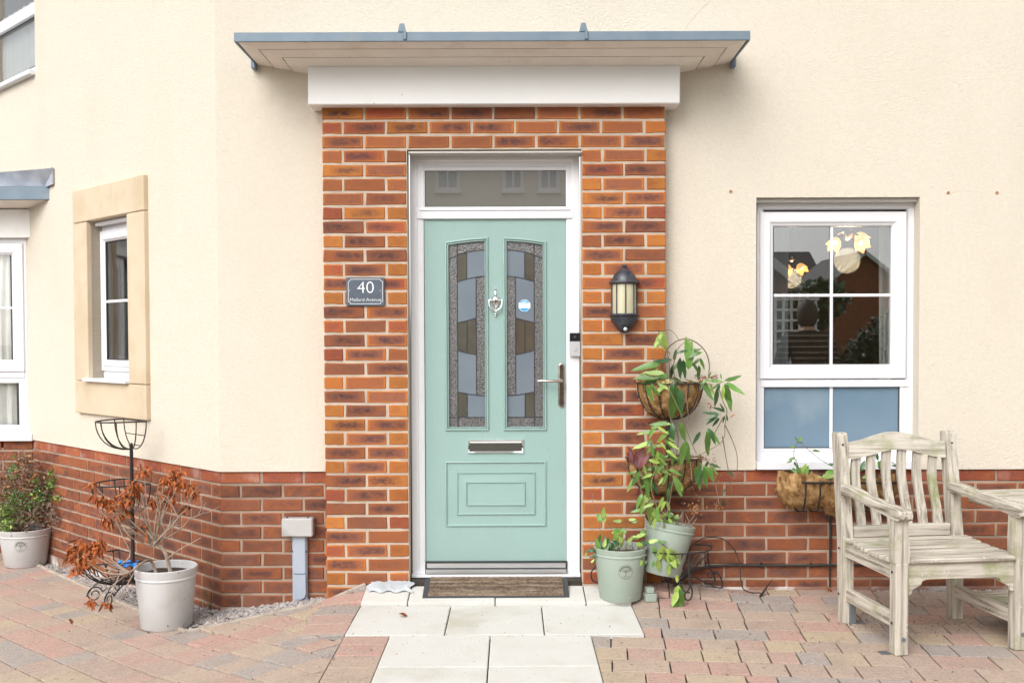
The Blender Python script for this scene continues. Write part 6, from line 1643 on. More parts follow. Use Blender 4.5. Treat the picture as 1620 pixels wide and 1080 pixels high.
flower_bits(1092, 728, 1094, 780, 90, 5, -.33, c2p); flower_bits(1128, 728, 1134, 765, 60, 4, -.28, c2p); flower_bits(1090, 805, 1105, 800, 45, 6, -.34, c2p, s=.009); flower_bits(1134, 795, 1140, 805, 40, 3, -.25, c2p, s=.008); flower_bits(1020, 726, 1130, 724, 170, 5, -.26, c2p); flower_bits(1100, 597, 1135, 597, 50, 3, -.2, cp, 'rust')
for s in ([(1128, 735, -.28), (1133, 770, -.26), (1138, 800, -.25)], [(1092, 730, -.33), (1095, 760, -.34)], [(1102, 800, -.34), (1098, 815, -.33), (1085, 830, -.3), (1070, 840, -.28)]):
    mb = MB(); mb.tube(spline([at(*q) for q in s], 4), .0015, 5); obj('stem', mb, 'bark', c2p)
# plant in the leaning pot
p4p = thing('pot_plant', 'withered stalks and small green weeds in the leaning green pot', 'plant', tuple(at(1062, 838, -.24)))
for i in range(11):
    a = at(1050 + i * 4.2, 836, -.2 - .01 * (i % 4)); b = a + Vector((rnd.uniform(-.03, .05), rnd.uniform(-.03, .02), rnd.uniform(.03, .11))); mb = MB(); mb.tube([a, a.lerp(b, .5) + Vector((rnd.uniform(-.008, .008), 0, 0)), b], [.0028, .0022, .0012], 5); obj('stem', mb, 'bark', p4p)
for i in range(34): leaf_px(p4p, 1050 + rnd.uniform(-4, 18), 834 + rnd.uniform(-18, 3), rnd.uniform(20, 160), rnd.uniform(7, 11), -.27 + rnd.uniform(-.05, .04), rnd.choice(('leaf_m', 'leaf_l', 'leaf_m')), wide=.5)
# front pot plant with trailing shoot
fp = thing('trailing_plant', 'sparse plant with pale green leaves trailing over the front green pot', 'plant', (P1c.x, P1c.y, P1c.z + .24))
YF = P1c.y
fst_ = [[(985, 885, YF), (975, 865, YF), (955, 850, YF - .05), (948, 830, YF - .05), (953, 812, YF - .05)], [(990, 885, YF), (992, 860, YF), (990, 838, YF), (997, 822, YF)], [(995, 885, YF), (1015, 865, YF - .03), (1035, 855, YF - .05), (1058, 868, YF - .1), (1070, 880, YF - .1), (1071, 905, YF - .1), (1076, 930, YF - .1), (1068, 958, YF - .1)],
        [(980, 887, YF), (1000, 872, YF - .06), (1025, 868, YF - .06)], [(970, 888, YF), (950, 872, YF - .04), (938, 868, YF - .05)], [(1000, 888, YF), (1020, 850, YF), (1048, 848, YF)], [(985, 886, YF), (965, 830, YF), (940, 800, YF + .05), (938, 780, YF + .05)], [(968, 885, YF), (945, 850, YF), (925, 880, YF - .03)],
        [(990, 884, YF), (1010, 876, YF - .08), (1030, 880, YF - .1)], [(975, 884, YF), (990, 850, YF), (1015, 845, YF)], [(1005, 884, YF), (1000, 860, YF + .03), (1012, 838, YF + .03)]]
for s in fst_:
    pts = spline([at(*q) for q in s], 5); mb = MB(); mb.tube(pts, [lerp(.0022, .0012, i / (len(pts) - 1)) for i in range(len(pts))], 5); obj('stem', mb, 'bark2', fp, sm=True)
LF = [(953, 820, 80, 18, 'l'), (952, 824, 60, 14, 'l'), (950, 826, 110, 16, 'm'), (956, 826, 90, 16, 'l'), (984, 824, 175, 14, 'l'), (994, 822, 10, 12, 'l'), (1000, 826, 20, 10, 'm'), (985, 840, 178, 18, 'l'), (992, 842, 165, 20, 'm'), (975, 852, 100, 16, 'm'), (985, 858, 120, 14, 'l'), (992, 858, 45, 14, 'l'), (1006, 850, 30, 16, 'l'), (1008, 858, -20, 12, 'l'), (1013, 846, 60, 12, 'm'),
      (945, 868, 70, 18, 'd'), (948, 872, 100, 20, 'm'), (955, 874, 60, 18, 'm'), (958, 876, 80, 26, 'd'), (950, 876, 150, 18, 'd'), (940, 870, 185, 14, 'd'), (962, 874, 40, 18, 'm'), (955, 866, 75, 14, 'l'), (945, 878, -170, 14, 'd'), (960, 880, 20, 20, 'd'),
      (996, 882, 235, 22, 'l'), (998, 884, 250, 20, 'l'), (1006, 878, -10, 14, 'm'), (1010, 882, -30, 12, 'l'), (1020, 850, 100, 12, 'm'), (1025, 858, 20, 16, 'l'), (1034, 862, -80, 16, 'm'), (1040, 858, 10, 14, 'm'), (1045, 862, -60, 20, 'l'), (1050, 866, -75, 26, 'l'), (1052, 868, -40, 34, 'l'), (1046, 866, -100, 24, 'l'), (1058, 872, -20, 22, 'l'), (1055, 874, -60, 28, 'l'), (1060, 878, -75, 22, 'm'), (1040, 884, -85, 20, 'l'), (1058, 892, -95, 18, 'l'), (1036, 886, -110, 12, 'm'),
      (1071, 908, -90, 14, 'l'), (1074, 925, -105, 24, 'l'), (1076, 928, -80, 28, 'm'), (1072, 935, -115, 24, 'l'), (1074, 940, -85, 22, 'm'), (1068, 950, -110, 20, 'm'), (1070, 952, -70, 16, 'm'), (926, 880, 80, 8, 'l'), (935, 890, 60, 8, 'l')]
for px, py, a, L, c in LF: leaf_px(fp, px, py, a + rnd.uniform(-5, 5), L, YF - (.1 if py > 895 or px > 1034 else .04 + rnd.uniform(-.02, .06)), CO[c], wide=.42, curl=rnd.choice((.05, .15, .25)))
flower_bits(1000, 886, 1028, 884, 60, 4, YF, fp, 'bark', s=.01)
for _ in range(34):
    a = at(rnd.uniform(960, 1015), 888, YF); b = a + Vector((rnd.uniform(-.09, .12), rnd.uniform(-.1, .03), rnd.uniform(.02, .13))); mb = MB(); mb.tube([a, a.lerp(b, .5) + Vector((rnd.uniform(-.02, .02), 0, rnd.uniform(-.01, .03))), b], [.0018, .0014, .0008], 5); obj('twig', mb, rnd.choice(('bark2', 'bark', 'stemg')), fp, sm=True)
for _ in range(30): leaf_px(fp, rnd.gauss(1000, 28), rnd.gauss(866, 12), rnd.uniform(0, 360), rnd.uniform(9, 16), YF - rnd.uniform(-.05, .1), rnd.choice(('leaf_l', 'leaf_m', 'leaf_l', 'leaf_d')), wide=.42)

# ================================================================== TROUGH UNDER THE RIGHT WINDOW
TX0, TX1 = at(1233, 770, -.12).x, at(1425, 770, -.12).x; tz_ = at(1300, 750, -.15).z; tb = at(1300, 806, -.15).z
tg = thing('wire_trough', 'coir lined black wire trough on the wall below the window behind the bench', 'planter', ((TX0 + TX1) / 2, -.0, tb))
r7 = random.Random(9); vs = []; fs = []; n, m = 40, 10
def tprof(s): a = s * math.pi / 2; return (-.03 - .17 * math.cos(a) ** .7 if s < 1 else -.03), -(tz_ - tb) * math.sin(a)
for i in range(m + 1):
    y, dz = tprof(i / m)
    for k in range(n + 1):
        u = k / n; endt = min(1, min(u, 1 - u) / .10); e = math.sin(endt * math.pi / 2)
        x = lerp(TX0, TX1, u); lump = r7.uniform(-.004, .004)
        sag = .0 if i else r7.uniform(-.008, .012) + (.012 if u < .25 else -.012 * math.sin(u * 20) - .01)
        if .40 < u < .50: dz2 = dz * 1.22
        else: dz2 = dz
        vs.append((x, -.02 + (y + .02) * (.35 + .65 * e) + lump, tz_ + dz2 * (.55 + .45 * e) + sag + lump))
for i in range(m):
    for k in range(n): a = i * (n + 1) + k; fs.append((a, a + 1, a + n + 2, a + n + 1))
mb = MB(); mb.add(vs, fs); obj('coir_liner', mb, 'coir', tg, sm=True)
mb = MB()
for _ in range(3600):
    k = r7.choice(vs); p = Vector(k); d = Vector((r7.uniform(-1, 1), r7.uniform(-1, .2), r7.uniform(-1.2, .8))).normalized() * r7.uniform(.008, .03); e = d.cross(Vector((0, 1, .1))).normalized() * .0006
    mb.add([tuple(p + e), tuple(p - e), tuple(p + d)], [(0, 1, 2)])
obj('coir_fibres', mb, 'coir', tg, kind='stuff')
mb = MB(); mb.box(TX0 + .05, TX1 - .05, -.19, -.012, tz_ - .04, tz_ - .022); obj('soil', mb, 'soil', tg)
zt2 = at(1300, 763, -.2).z
mb = MB(); mb.beam((TX0 + .10, -.205, zt2), (TX1 - .02, -.205, zt2), .012, .010); mb.beam((TX0 + .10, -.205, zt2), (TX0 + .08, -.01, zt2), .01, .01, (0, 0, 1)); mb.beam((TX1 - .02, -.205, zt2), (TX1, -.01, zt2), .01, .01)
obj('rim', mb, 'wire', tg)
for px in (1274, 1297, 1330, 1375, 1410):
    x = at(px, 770, -.2).x; pts = [Vector((x, -.208, zt2)), Vector((x, -.206, zt2 - .07)), Vector((x, -.17, tb + .0)), Vector((x, -.09, tb - .02)), Vector((x, -.01, tb - .02))]
    mb = MB()
    for a, b in zip(pts, pts[1:]): mb.beam(a, b, .010, .006, (0, -1, .3))
    obj('strap', mb, 'wire', tg)
mb = MB(); x = at(1313, 850, -.012).x; mb.tube([(x, -.014, tb), (x, -.014, .02)], .0045, 6); mb.tube([(x - .002, -.02, tb + .05), (x + .002, -.016, .18)], .006, 6); obj('drip_pipe', mb, 'wire', tg)
tp = thing('trough_plant', 'straggly green shoots growing out of the coir trough', 'plant', ((TX0 + TX1) / 2, -.1, tz_ - .02))
for s in ([(1268, 750, -.14), (1262, 735, -.14), (1256, 720, -.14), (1258, 705, -.14), (1264, 698, -.14), (1280, 712, -.14), (1300, 728, -.13), (1318, 738, -.12)], [(1262, 728, -.14), (1256, 726, -.14)], [(1400, 750, -.1), (1390, 735, -.1), (1396, 725, -.1)], [(1425, 740, -.1), (1410, 730, -.1)]):
    mb = MB(); mb.tube(spline([at(*q) for q in s], 5), .0018, 5); obj('stem', mb, 'bark2', tp, sm=True)
for px, py, a, L, c in ((1264, 698, 60, 10, 'm'), (1262, 698, 120, 9, 'm'), (1262, 700, 10, 8, 'd'), (1257, 707, 170, 8, 'm'), (1258, 724, 190, 11, 'm'), (1254, 728, 200, 10, 'm'), (1256, 730, -60, 8, 'd'), (1310, 735, 10, 10, 'd'), (1285, 713, 5, 12, 'm'),
                        (1266, 750, 110, 18, 'm'), (1270, 752, 80, 20, 'l'), (1272, 752, 60, 18, 'm'), (1264, 752, 130, 16, 'd'), (1268, 752, 95, 14, 'l'), (1262, 748, 150, 12, 'm'),
                        (1282, 757, 5, 26, 'l'), (1300, 755, 15, 22, 'l'), (1305, 752, 25, 24, 'm'), (1310, 757, 8, 26, 'l'), (1318, 752, 5, 24, 'm'), (1290, 758, -5, 18, 'm'), (1340, 750, 80, 18, 'l'), (1345, 752, 60, 20, 'm'), (1362, 745, 70, 18, 'd'), (1368, 742, 20, 20, 'm'), (1368, 752, -70, 26, 'l'), (1372, 750, -100, 22, 'm'), (1364, 756, 10, 20, 'l'),
                        (1392, 735, 60, 14, 'm'), (1396, 732, 20, 14, 'm'), (1400, 740, -20, 14, 'd'), (1392, 742, 100, 14, 'm'), (1425, 735, 30, 10, 'd'), (1420, 738, 160, 10, 'd'), (1388, 728, 90, 12, 'd')):
    leaf_px(tp, px, py, a, L, -.16 + rnd.uniform(-.03, .03), CO[c], wide=.42)

# ================================================================== DEAD SHRUB IN THE PALE POT
ds = thing('dead_shrub', 'dead potted shrub with pale bare twigs and hanging rust coloured leaves', 'plant', (P2c.x, P2c.y, P2c.z + .26))
YD = P2c.y
base = Vector((P2c.x + .0, YD, P2c.z + .26)); base2 = base + Vector((.02, 0, .0))
fork = at(247, 858, YD)
def branch(pts, r0, r1, n=5):
    pts = spline(pts, n); mb = MB(); N = len(pts); mb.tube(pts, [lerp(r0, r1, (i / (N - 1)) ** .7) for i in range(N)], 6); obj('branch', mb, 'bark', ds, sm=True); return pts
branch([base + Vector((.03, 0, -.02)), at(262, 875, YD), fork], .011, .009)
branch([base + Vector((-.05, 0, .01)), at(238, 886, YD), at(222, 892, YD - .1), at(208, 903, YD - .17), at(190, 908, YD - .19), at(165, 905, YD - .17)], .009, .004)
small = MB(); nleaf = 0
clusters = [  # cluster px, py, spread px, count, y
    (133, 893, 11, 22, -.20), (114, 882, 9, 16, -.18), (128, 868, 9, 14, -.17), (150, 873, 9, 16, -.17), (158, 862, 8, 12, -.15), (122, 902, 6, 8, -.2),
    (146, 953, 4, 5, -.2), (170, 957, 5, 6, -.2),
    (158, 792, 8, 12, -.1), (178, 800, 10, 16, -.1), (198, 795, 10, 18, -.1), (170, 826, 8, 12, -.1), (192, 816, 9, 14, -.08), (146, 768, 4, 5, -.1), (210, 778, 6, 8, -.05),
    (228, 748, 9, 16, -.02), (212, 770, 8, 12, -.05), (226, 836, 7, 8, -.02), (262, 764, 9, 14, 0), (278, 750, 8, 12, 0), (258, 782, 8, 10, 0), (284, 768, 7, 10, 0), (304, 778, 9, 18, .02), (245, 795, 6, 8, 0), (292, 805, 4, 4, .02), (274, 795, 6, 6, 0)]
roots = [at(222, 892, YD - .1), fork, at(250, 868, YD)]
for i, (px, py, sp, n, dy) in enumerate(clusters):
    c = at(px, py - sp * .6, YD + dy)
    st = at(205, 905, YD - .16) if px < 166 and py > 850 else (at(190, 906, YD - .18) if py > 940 else fork + Vector((rnd.uniform(-.02, .02), 0, rnd.uniform(-.03, .02))))
    mid_ = st.lerp(c, .5) + Vector((rnd.uniform(-.03, .03), rnd.uniform(-.05, .03), rnd.uniform(-.04, .0)))
    branch([st, mid_, c], .0042, .0018)
    for k in range(int(n * 3.2)):
        p = c + Vector((rnd.gauss(0, sp * .5), rnd.gauss(0, sp * .5), rnd.gauss(0, sp * .4))) * (6.2 / F)
        d = Vector((rnd.uniform(-.6, .6), rnd.uniform(-.6, .4), -1 + rnd.uniform(-.2, .9)))
        if k < n * .92:
            put_leaf(ds, p, d, rnd.uniform(.036, .058), 'rust' if rnd.random() < .85 else 'tan', wide=rnd.choice((.22, .3, .42)), curl=rnd.choice((.1, .35, .6)), fold=rnd.choice((.4, .9)), roll=rnd.uniform(-1.2, 1.2))
        else:
            d = d.normalized() * rnd.uniform(.02, .04); e = d.cross(Vector((rnd.uniform(-1, 1), 1, rnd.uniform(-.5, .5)))).normalized() * .006; h_ = Vector((0, rnd.uniform(-.008, .008), 0))
            small.add([tuple(p), tuple(p + d * .5 + e), tuple(p + d), tuple(p + d * .5 - e), tuple(p + d * .5 + h_)], [(0, 1, 4), (1, 2, 4), (2, 3, 4), (3, 0, 4)])
obj('small_dried_leaves', small, 'rust', ds, kind='stuff')
# bare twigs
def twig(p, d, L, r, depth):
    pts = [p]; q = p.copy(); dd = d.copy()
    for k in range(4):
        dd = (dd + Vector((rnd.uniform(-.3, .3), rnd.uniform(-.25, .25), rnd.uniform(-.12, .22)))).normalized(); q = q + dd * L / 4; pts.append(q.copy())
    TW.tube(pts, [lerp(r, r * .55, i / 4) for i in range(5)], 5)
    if depth > 0:
        for k in (2, 3, 4):
            if rnd.random() < .85: twig(pts[k], (dd + Vector((rnd.uniform(-1.0, 1.0), rnd.uniform(-.6, .5), rnd.uniform(-.3, .6)))).normalized(), L * rnd.uniform(.45, .75), r * .62, depth - 1)
for a, L in ((160, .24), (138, .22), (112, .2), (85, .2), (58, .2), (35, .2), (14, .2)):
    TW = MB(); twig(fork + Vector((0, rnd.uniform(-.03, .03), 0)), Vector((math.cos(R(a)), rnd.uniform(-.4, .3), math.sin(R(a)) * .8 + .1)).normalized(), L, .0045, 2); obj('bare_twigs', TW, 'bark', ds, sm=True)
for s in ([(262, 885, 0), (285, 868, -.02), (300, 860, -.02), (318, 850, 0)], [(170, 905, -.18), (205, 880, -.1), (195, 850, -.1), (182, 820, -.1)], [(212, 905, -.16), (195, 935, -.18), (180, 950, -.2)]):
    branch([at(a, b, YD + c) for a, b, c in s], .004, .002)
# ---- half green shrub far left
hs_ = thing('shrub', 'half dead box shrub with fresh green shoots in the pot under the bay window', 'plant', (P3c.x, P3c.y, P3c.z + .21))
y3 = P3c.y
for (px, py) in ((5, 770), (15, 740), (30, 730), (44, 745), (55, 760), (70, 790), (85, 780), (90, 810), (60, 810), (78, 850), (88, 838), (20, 800), (40, 790), (-15, 760), (-30, 790), (65, 770)):
    a = at(26, 848, y3) + Vector((rnd.uniform(-.05, .05), rnd.uniform(-.05, .05), 0)); b = at(px, py, y3 + rnd.uniform(-.1, .12)); m_ = a.lerp(b, .5) + Vector((rnd.uniform(-.05, .05), rnd.uniform(-.04, .04), -.01))
    mb = MB(); pts = spline([a, m_, b], 4); mb.tube(pts, [lerp(.005, .0015, i / (len(pts) - 1)) for i in range(len(pts))], 5); TW = mb
    for _ in range(3): twig(pts[rnd.randrange(3, len(pts))], Vector((rnd.uniform(-1, 1), rnd.uniform(-.6, .6), rnd.uniform(-.3, 1))).normalized(), .12, .002, 1)
    obj('branch', mb, 'bark2' if rnd.random() < .7 else 'bark', hs_, sm=True)
def small_foliage(parent, spots, m, name='foliage', s0=.016, s1=.032):
    mb = MB()
    for px, py, sx, sy, n in spots:
        for _ in range(n):
            p = at(rnd.gauss(px, sx), rnd.gauss(py, sy), y3 + rnd.gauss(0, .07)); d = Vector((rnd.uniform(-1, 1), rnd.uniform(-1, .6), rnd.uniform(-.5, 1))).normalized(); L = rnd.uniform(s0, s1)
            e = d.cross(Vector((rnd.uniform(-1, 1), -1, rnd.uniform(-1, 1)))).normalized() * L * .3; u = d.cross(e).normalized() * L * .15
            mb.add([tuple(p), tuple(p + d * L * .5 + e + u), tuple(p + d * L), tuple(p + d * L * .5 - e + u)], [(0, 1, 2), (0, 2, 3)])
    obj(name, mb, m, parent, kind='stuff')
small_foliage(hs_, [(8, 815, 10, 14, 300), (25, 795, 12, 12, 220), (60, 775, 4, 12, 130), (70, 790, 6, 7, 100), (82, 760, 3, 8, 90), (93, 788, 4, 3, 60), (14, 838, 4, 5, 60), (20, 745, 5, 9, 70), (38, 805, 14, 16, 160)], 'leaf_m', 'green_foliage')
small_foliage(hs_, [(5, 820, 9, 10, 150), (12, 838, 5, 5, 60), (93, 788, 4, 3, 50), (80, 762, 3, 6, 40), (58, 788, 5, 8, 40)], 'leaf_l', 'bright_foliage')
small_foliage(hs_, [(38, 735, 5, 9, 160), (10, 765, 12, 12, 140), (45, 765, 12, 14, 200), (70, 805, 12, 12, 180), (85, 815, 6, 8, 100), (28, 820, 14, 14, 150), (-20, 790, 14, 24, 300)], 'bark2', 'withered_foliage', .018, .04)
small_foliage(hs_, [(38, 735, 5, 9, 60), (10, 765, 10, 10, 50), (45, 765, 12, 14, 50)], 'tan', 'tan_foliage', .018, .04)

# ================================================================== BENCH
fl, frt, bl2, br2 = ground(1422, 1035), ground(1612, 1033), ground(1322, 984), ground(1497, 979)
rz = -R(3.5) * 0 + math.atan2((br2 - bl2).y, (br2 - bl2).x) * .5 + R(4.6)
org = Vector((fl.x, fl.y, 0))
bench = thing('garden_bench', 'weathered grey wooden garden seat with arched back and curved slats below the right window', 'bench', (fl.x, fl.y, .003), rz)
WB = .545; DB = .50; LW = .062
BT = Matrix.Translation((fl.x, fl.y, .003)) @ Matrix.Rotation(rz, 4, 'Z')
BI = BT.inverted()
def bz_(px, py, dpt):                                # height on the bench at a given depth (local y)
    c = BT @ Vector((0, dpt, 0)); return at(px, py, c.y).z
SH = bz_(1520, 884, -.02)                           # seat height
AH = .63
def bo(name, mb, m='teak', **k): return obj(name, mb, m, bench, world=False, **k)
back_lean = .07
# front legs: slightly shaped posts
for x in (0, WB):
    mb = MB(); mb.bev(x - .029, x + .029, -.028, .03, 0, SH - .02, .004)
    mb.prism([(x - .032, SH - .02), (x + .032, SH - .02), (x + .034, SH + .03), (x + .028, SH + .08), (x + .026, AH - .03), (x - .030, AH - .03), (x - .034, SH + .08), (x - .034, SH + .03)], -.026, .028)
    bo('front_leg', mb)
    for zz in (.07, ): mb = MB(); mb.tube([(x + .005, -.028, zz), (x + .005, -.032, zz)], .009, 10); bo('bolt', mb, 'galv')
# back legs with posts, raked
BHt = .895
for i, x in enumerate((-.005, WB + .005)):
    mb = MB()
    poly = [(DB - .03, 0), (DB + .028, 0), (DB + .036, SH - .02), (DB + .03 + back_lean, BHt - .012), (DB + .02 + back_lean, BHt), (DB - .02 + back_lean, BHt), (DB - .028 + back_lean, BHt - .01), (DB - .03, SH - .02)]
    vs = [(x - .026, y, z) for y, z in poly] + [(x + .026, y, z) for y, z in poly]; n = len(poly)
    mb.add(vs, [tuple(range(n)), tuple(range(2 * n - 1, n - 1, -1))] + [(j, j + n, (j + 1) % n + n, (j + 1) % n) for j in range(n)]); bo('back_leg', mb)
def by(z): return DB + back_lean * max(0, (z - SH)) / (BHt - SH)
# arched top rail
def arc(u): return .052 * (.5 - .5 * math.cos(2 * math.pi * u)) if .0 < u < 1 else 0
mb = MB(); N_ = 22; vs = []; fs = []
for i in range(N_ + 1):
    u = i / N_; x = lerp(.026, WB - .026, u); zt_ = BHt - .048 + arc(u) * .9; zb_ = BHt - .125 + arc(u) * .8
    for (yy, zz) in ((-.02, zb_), (-.02, zt_), (.018, zt_), (.018, zb_)): vs.append((x, by(zz) + yy, zz))
for i in range(N_):
    for k in range(4): fs.append((i * 4 + k, i * 4 + (k + 1) % 4, i * 4 + 4 + (k + 1) % 4, i * 4 + 4 + k))
fs += [(0, 1, 2, 3), (N_ * 4 + 3, N_ * 4 + 2, N_ * 4 + 1, N_ * 4)]
mb.add(vs, fs); bo('top_rail', mb, 'teakx')
mb = MB(); mb.bev(.028, WB - .028, DB - .018, DB + .018, SH - .01, SH + .045, .003); bo('lower_back_rail', mb, 'teakx')
# wavy back slats
for k in range(6):
    xc = lerp(.028, WB - .028, (k + .62) / 6.25); mb = MB(); vs = []; fs = []; n = 12
    u = (xc - .026) / (WB - .052); ztop = BHt - .12 + arc(u) * .8
    for i in range(n + 1):
        t = i / n; z = lerp(SH + .02, ztop, t); wv = .007 * math.sin(t * 2 * math.pi * .9 + .4) - .003; yb_ = by(z) + .018 * math.sin(t * math.pi) 
        w_ = .021
        vs += [(xc + wv - w_, yb_ - .008, z), (xc + wv + w_, yb_ - .008, z), (xc + wv + w_, yb_ + .008, z), (xc + wv - w_, yb_ + .008, z)]
    for i in range(n):
        for q in range(4): fs.append((i * 4 + q, i * 4 + (q + 1) % 4, i * 4 + 4 + (q + 1) % 4, i * 4 + 4 + q))
    mb.add(vs, fs); bo('back_slat', mb)
# seat: side rails dipped, slats, apron
for x in (.0, WB):
    mb = MB(); vs = []; poly = [(.03, SH - .095), (DB - .03, SH - .095), (DB - .03, SH - .02), (lerp(.03, DB, .5), SH - .034), (.03, SH - .022)]
    vs = [(x - .02, y, z) for y, z in poly] + [(x + .02, y, z) for y, z in poly]; n = len(poly)
    mb.add(vs, [tuple(range(n)), tuple(range(2 * n - 1, n - 1, -1))] + [(j, j + n, (j + 1) % n + n, (j + 1) % n) for j in range(n)]); bo('side_rail', mb, 'teaky')
ns = 7
for k in range(ns):
    y0 = lerp(-.034, DB - .04, k / ns); y1 = y0 + (DB - .02) / ns * .80; ym = (y0 + y1) / 2
    dz = -.014 * math.sin(math.pi * (k + .5) / ns); mb = MB()
    if k == 0: mb.bev(.034, WB - .034, y0, y1, SH - .022, SH - .002, .004)
    else: mb.bev(-.030 if 0 < k < ns - 1 else -.03, WB + .03, y0, y1, SH - .020 + dz, SH + dz, .004)
    bo('seat_slat', mb, 'teakx')
mb = MB(); poly = [(.032, SH - .024), (.032, SH - .155), (.045, SH - .155), (.052, SH - .135), (.07, SH - .125), (.09, SH - .115), (.095, SH - .10), (.115, SH - .093), (WB - .115, SH - .093), (WB - .095, SH - .10), (WB - .09, SH - .115), (WB - .07, SH - .125), (WB - .052, SH - .135), (WB - .045, SH - .155), (WB - .032, SH - .155), (WB - .032, SH - .024)]
mb.prism(poly, -.016, .012); bo('front_apron', mb, 'teakx')
mb = MB(); mb.bev(.026, WB - .026, DB - .015, DB + .015, SH - .09, SH - .03, .003); bo('back_rail', mb, 'teakx')
# arms
for x, s in ((-.002, 1), (WB + .002, 1)):
    mb = MB(); vs = []; fs = []; pr = [(DB + .03, AH + .022, .026, .045), (DB - .08, AH + .022, .028, .04), (.28, AH + .006, .030, .034), (.12, AH - .004, .034, .036), (.0, AH - .004, .037, .046), (-.045, AH - .008, .035, .044), (-.062, AH - .016, .028, .026)]
    for y, z, w_, t_ in pr: vs += [(x - w_, y, z - t_), (x + w_, y, z - t_), (x + w_, y, z - .004), (x + w_ - .006, y, z), (x - w_ + .006, y, z), (x - w_, y, z - .004)]
    for i in range(len(pr) - 1):
        for q in range(6): fs.append((i * 6 + q, i * 6 + (q + 1) % 6, i * 6 + 6 + (q + 1) % 6, i * 6 + 6 + q))
    fs += [tuple(range(6)), tuple((len(pr) - 1) * 6 + q for q in range(5, -1, -1))]
    mb.add(vs, fs); bo('armrest', mb, 'teaky')
for x in (0, WB):
    mb = MB(); mb.bev(x - .015, x + .015, .03, DB - .03, .105, .165, .003); bo('stretcher', mb, 'teaky')
# the middle table that links to the second seat beyond the frame
for k in range(5):
    y0 = .02 + k * .088; mb = MB(); mb.bev(WB + .042, WB + .62, y0 - .03 - k * .0, y0 + .048, AH - .022, AH - .002, .003); bo('table_slat', mb, 'teakx')
    mb = MB(); mb.bev(WB + .018, WB + .62, y0 - .0, y0 + .078, .118, .136, .003); bo('shelf_slat', mb, 'teakx')
mb = MB(); mb.bev(WB + .02, WB + .60, .43, .455, .098, .118, .003); mb.bev(WB + .02, WB + .60, .0, .025, .098, .117, .003); bo('shelf_rail', mb, 'teakx')
mb = MB(); mb.bev(WB + .045, WB + .06, .0, .46, AH - .06, AH - .0225, .003); bo('table_rail', mb, 'teaky')
for y in (0, DB): mb = MB(); mb.bev(WB + .60, WB + .66, y - .03, y + .03, 0, AH, .004); bo('front_leg', mb)
# steel angle screwed to the back left leg
mb = MB(); mb.bev(.028, .031, DB - .04, DB - .0, .0, .09, .001); mb.bev(.03, .075, DB - .045, DB + .0, .0, .003, .001); bo('angle_bracket', mb, 'galv')
mb = MB(); mb.bev(-.0, .03, DB - .042, DB - .031, .0, .10, .001); bo('angle_bracket', mb, 'galv')
mb = MB(); mb.bev(-.075, -.034, .0, .045, .0, .003, .001); bo('angle_bracket', mb, 'galv')

for x, y, z, dx in ((-.033, .0, SH - .06, 1), (WB - .033, .0, SH - .06, 1), (-.037, DB, SH - .06, 1), (-.037, DB, .135, 1), (-.033, .0, .135, 1)):
    mb = MB(); mb.tube([(x, y, z), (x - .003, y, z)], .006, 8); bo('screw_plug', mb, 'trunk')
for x in (.0, WB):
    mb = MB(); mb.tube([(x, -.026, SH - .055), (x, -.0275, SH - .055)], .0055, 8); bo('screw_plug', mb, 'trunk')
for x in (-.005, WB + .005):
    mb = MB(); mb.tube([(x, by(.84) - .028, .84), (x, by(.84) - .030, .84)], .0055, 8); bo('screw_plug', mb, 'trunk')
# ---- rag and fallen leaves
g0 = ground(617, 931)
mb = MB(); n, m = 16, 8; vs = []; fs = []
for i in range(n + 1):
    for j in range(m + 1):
        x = g0.x + lerp(-.115, .115, i / n) + .012 * math.sin(j * 1.1 + 1); y = g0.y + lerp(-.045, .07, j / m) + .012 * math.sin(i * 1.1)
        h = .008 + .005 * math.sin(i * 1.9 + j * 1.1) * math.cos(j * 1.7) + .004 * rnd.random()
        if i in (0, n) or j in (0, m): h = .004
        vs.append((x, min(y, -.104), gz(x, min(y, -.104)) + .006 + h))
for i in range(n):
    for j in range(m): a = i * (m + 1) + j; fs.append((a, a + m + 1, a + m + 2, a + 1))
mb.add(vs, fs); tag(obj('cloth', mb, 'cloth', None, sm=True), 'crumpled white cloth lying on the cream slab left of the doormat', 'cloth')
def fallen(px, py, ang, L, m, label):
    g = ground(px, py); o = link('fallen_leaf', leaf_mesh(m, .42, .3, .5, 0)); tag(o, label, 'leaf')
    o.matrix_basis = Matrix.Translation((g.x, g.y, gz(g.x, g.y) + .02)) @ Matrix.Rotation(R(ang), 4, 'Z') @ Matrix.Rotation(.25, 4, 'Y') @ Matrix.Diagonal((L, L, L, 1))
fallen(630, 977, -10, .08, 'rust', 'single orange brown leaf lying on the cream slab path')
fallen(1305, 937, 20, .07, 'rust', 'curled brown leaf at the foot of the wall left of the bench')
fallen(108, 985, -30, .05, 'rust', 'small dried leaf on the block paving left of the pale pot')
fallen(328, 975, 60, .05, 'bark2', 'withered leaf on the gravel edge right of the pale pot')
fallen(498, 1012, 30, .035, 'tan', 'small pale leaf on the narrow header blocks left of the path')
# weed at the angled wall corner
g = ground(327, 960); t = thing('weed', 'small dry weed at the foot of the brick corner', 'weed', tuple(g))
mb = MB(); TW = mb
for _ in range(7): twig(g + Vector((rnd.uniform(-.02, .02), 0, 0)), Vector((rnd.uniform(-.5, .5), -.2, 1)).normalized(), .10, .0014, 1)
obj('stalks', mb, 'stemg', t, kind='stuff')

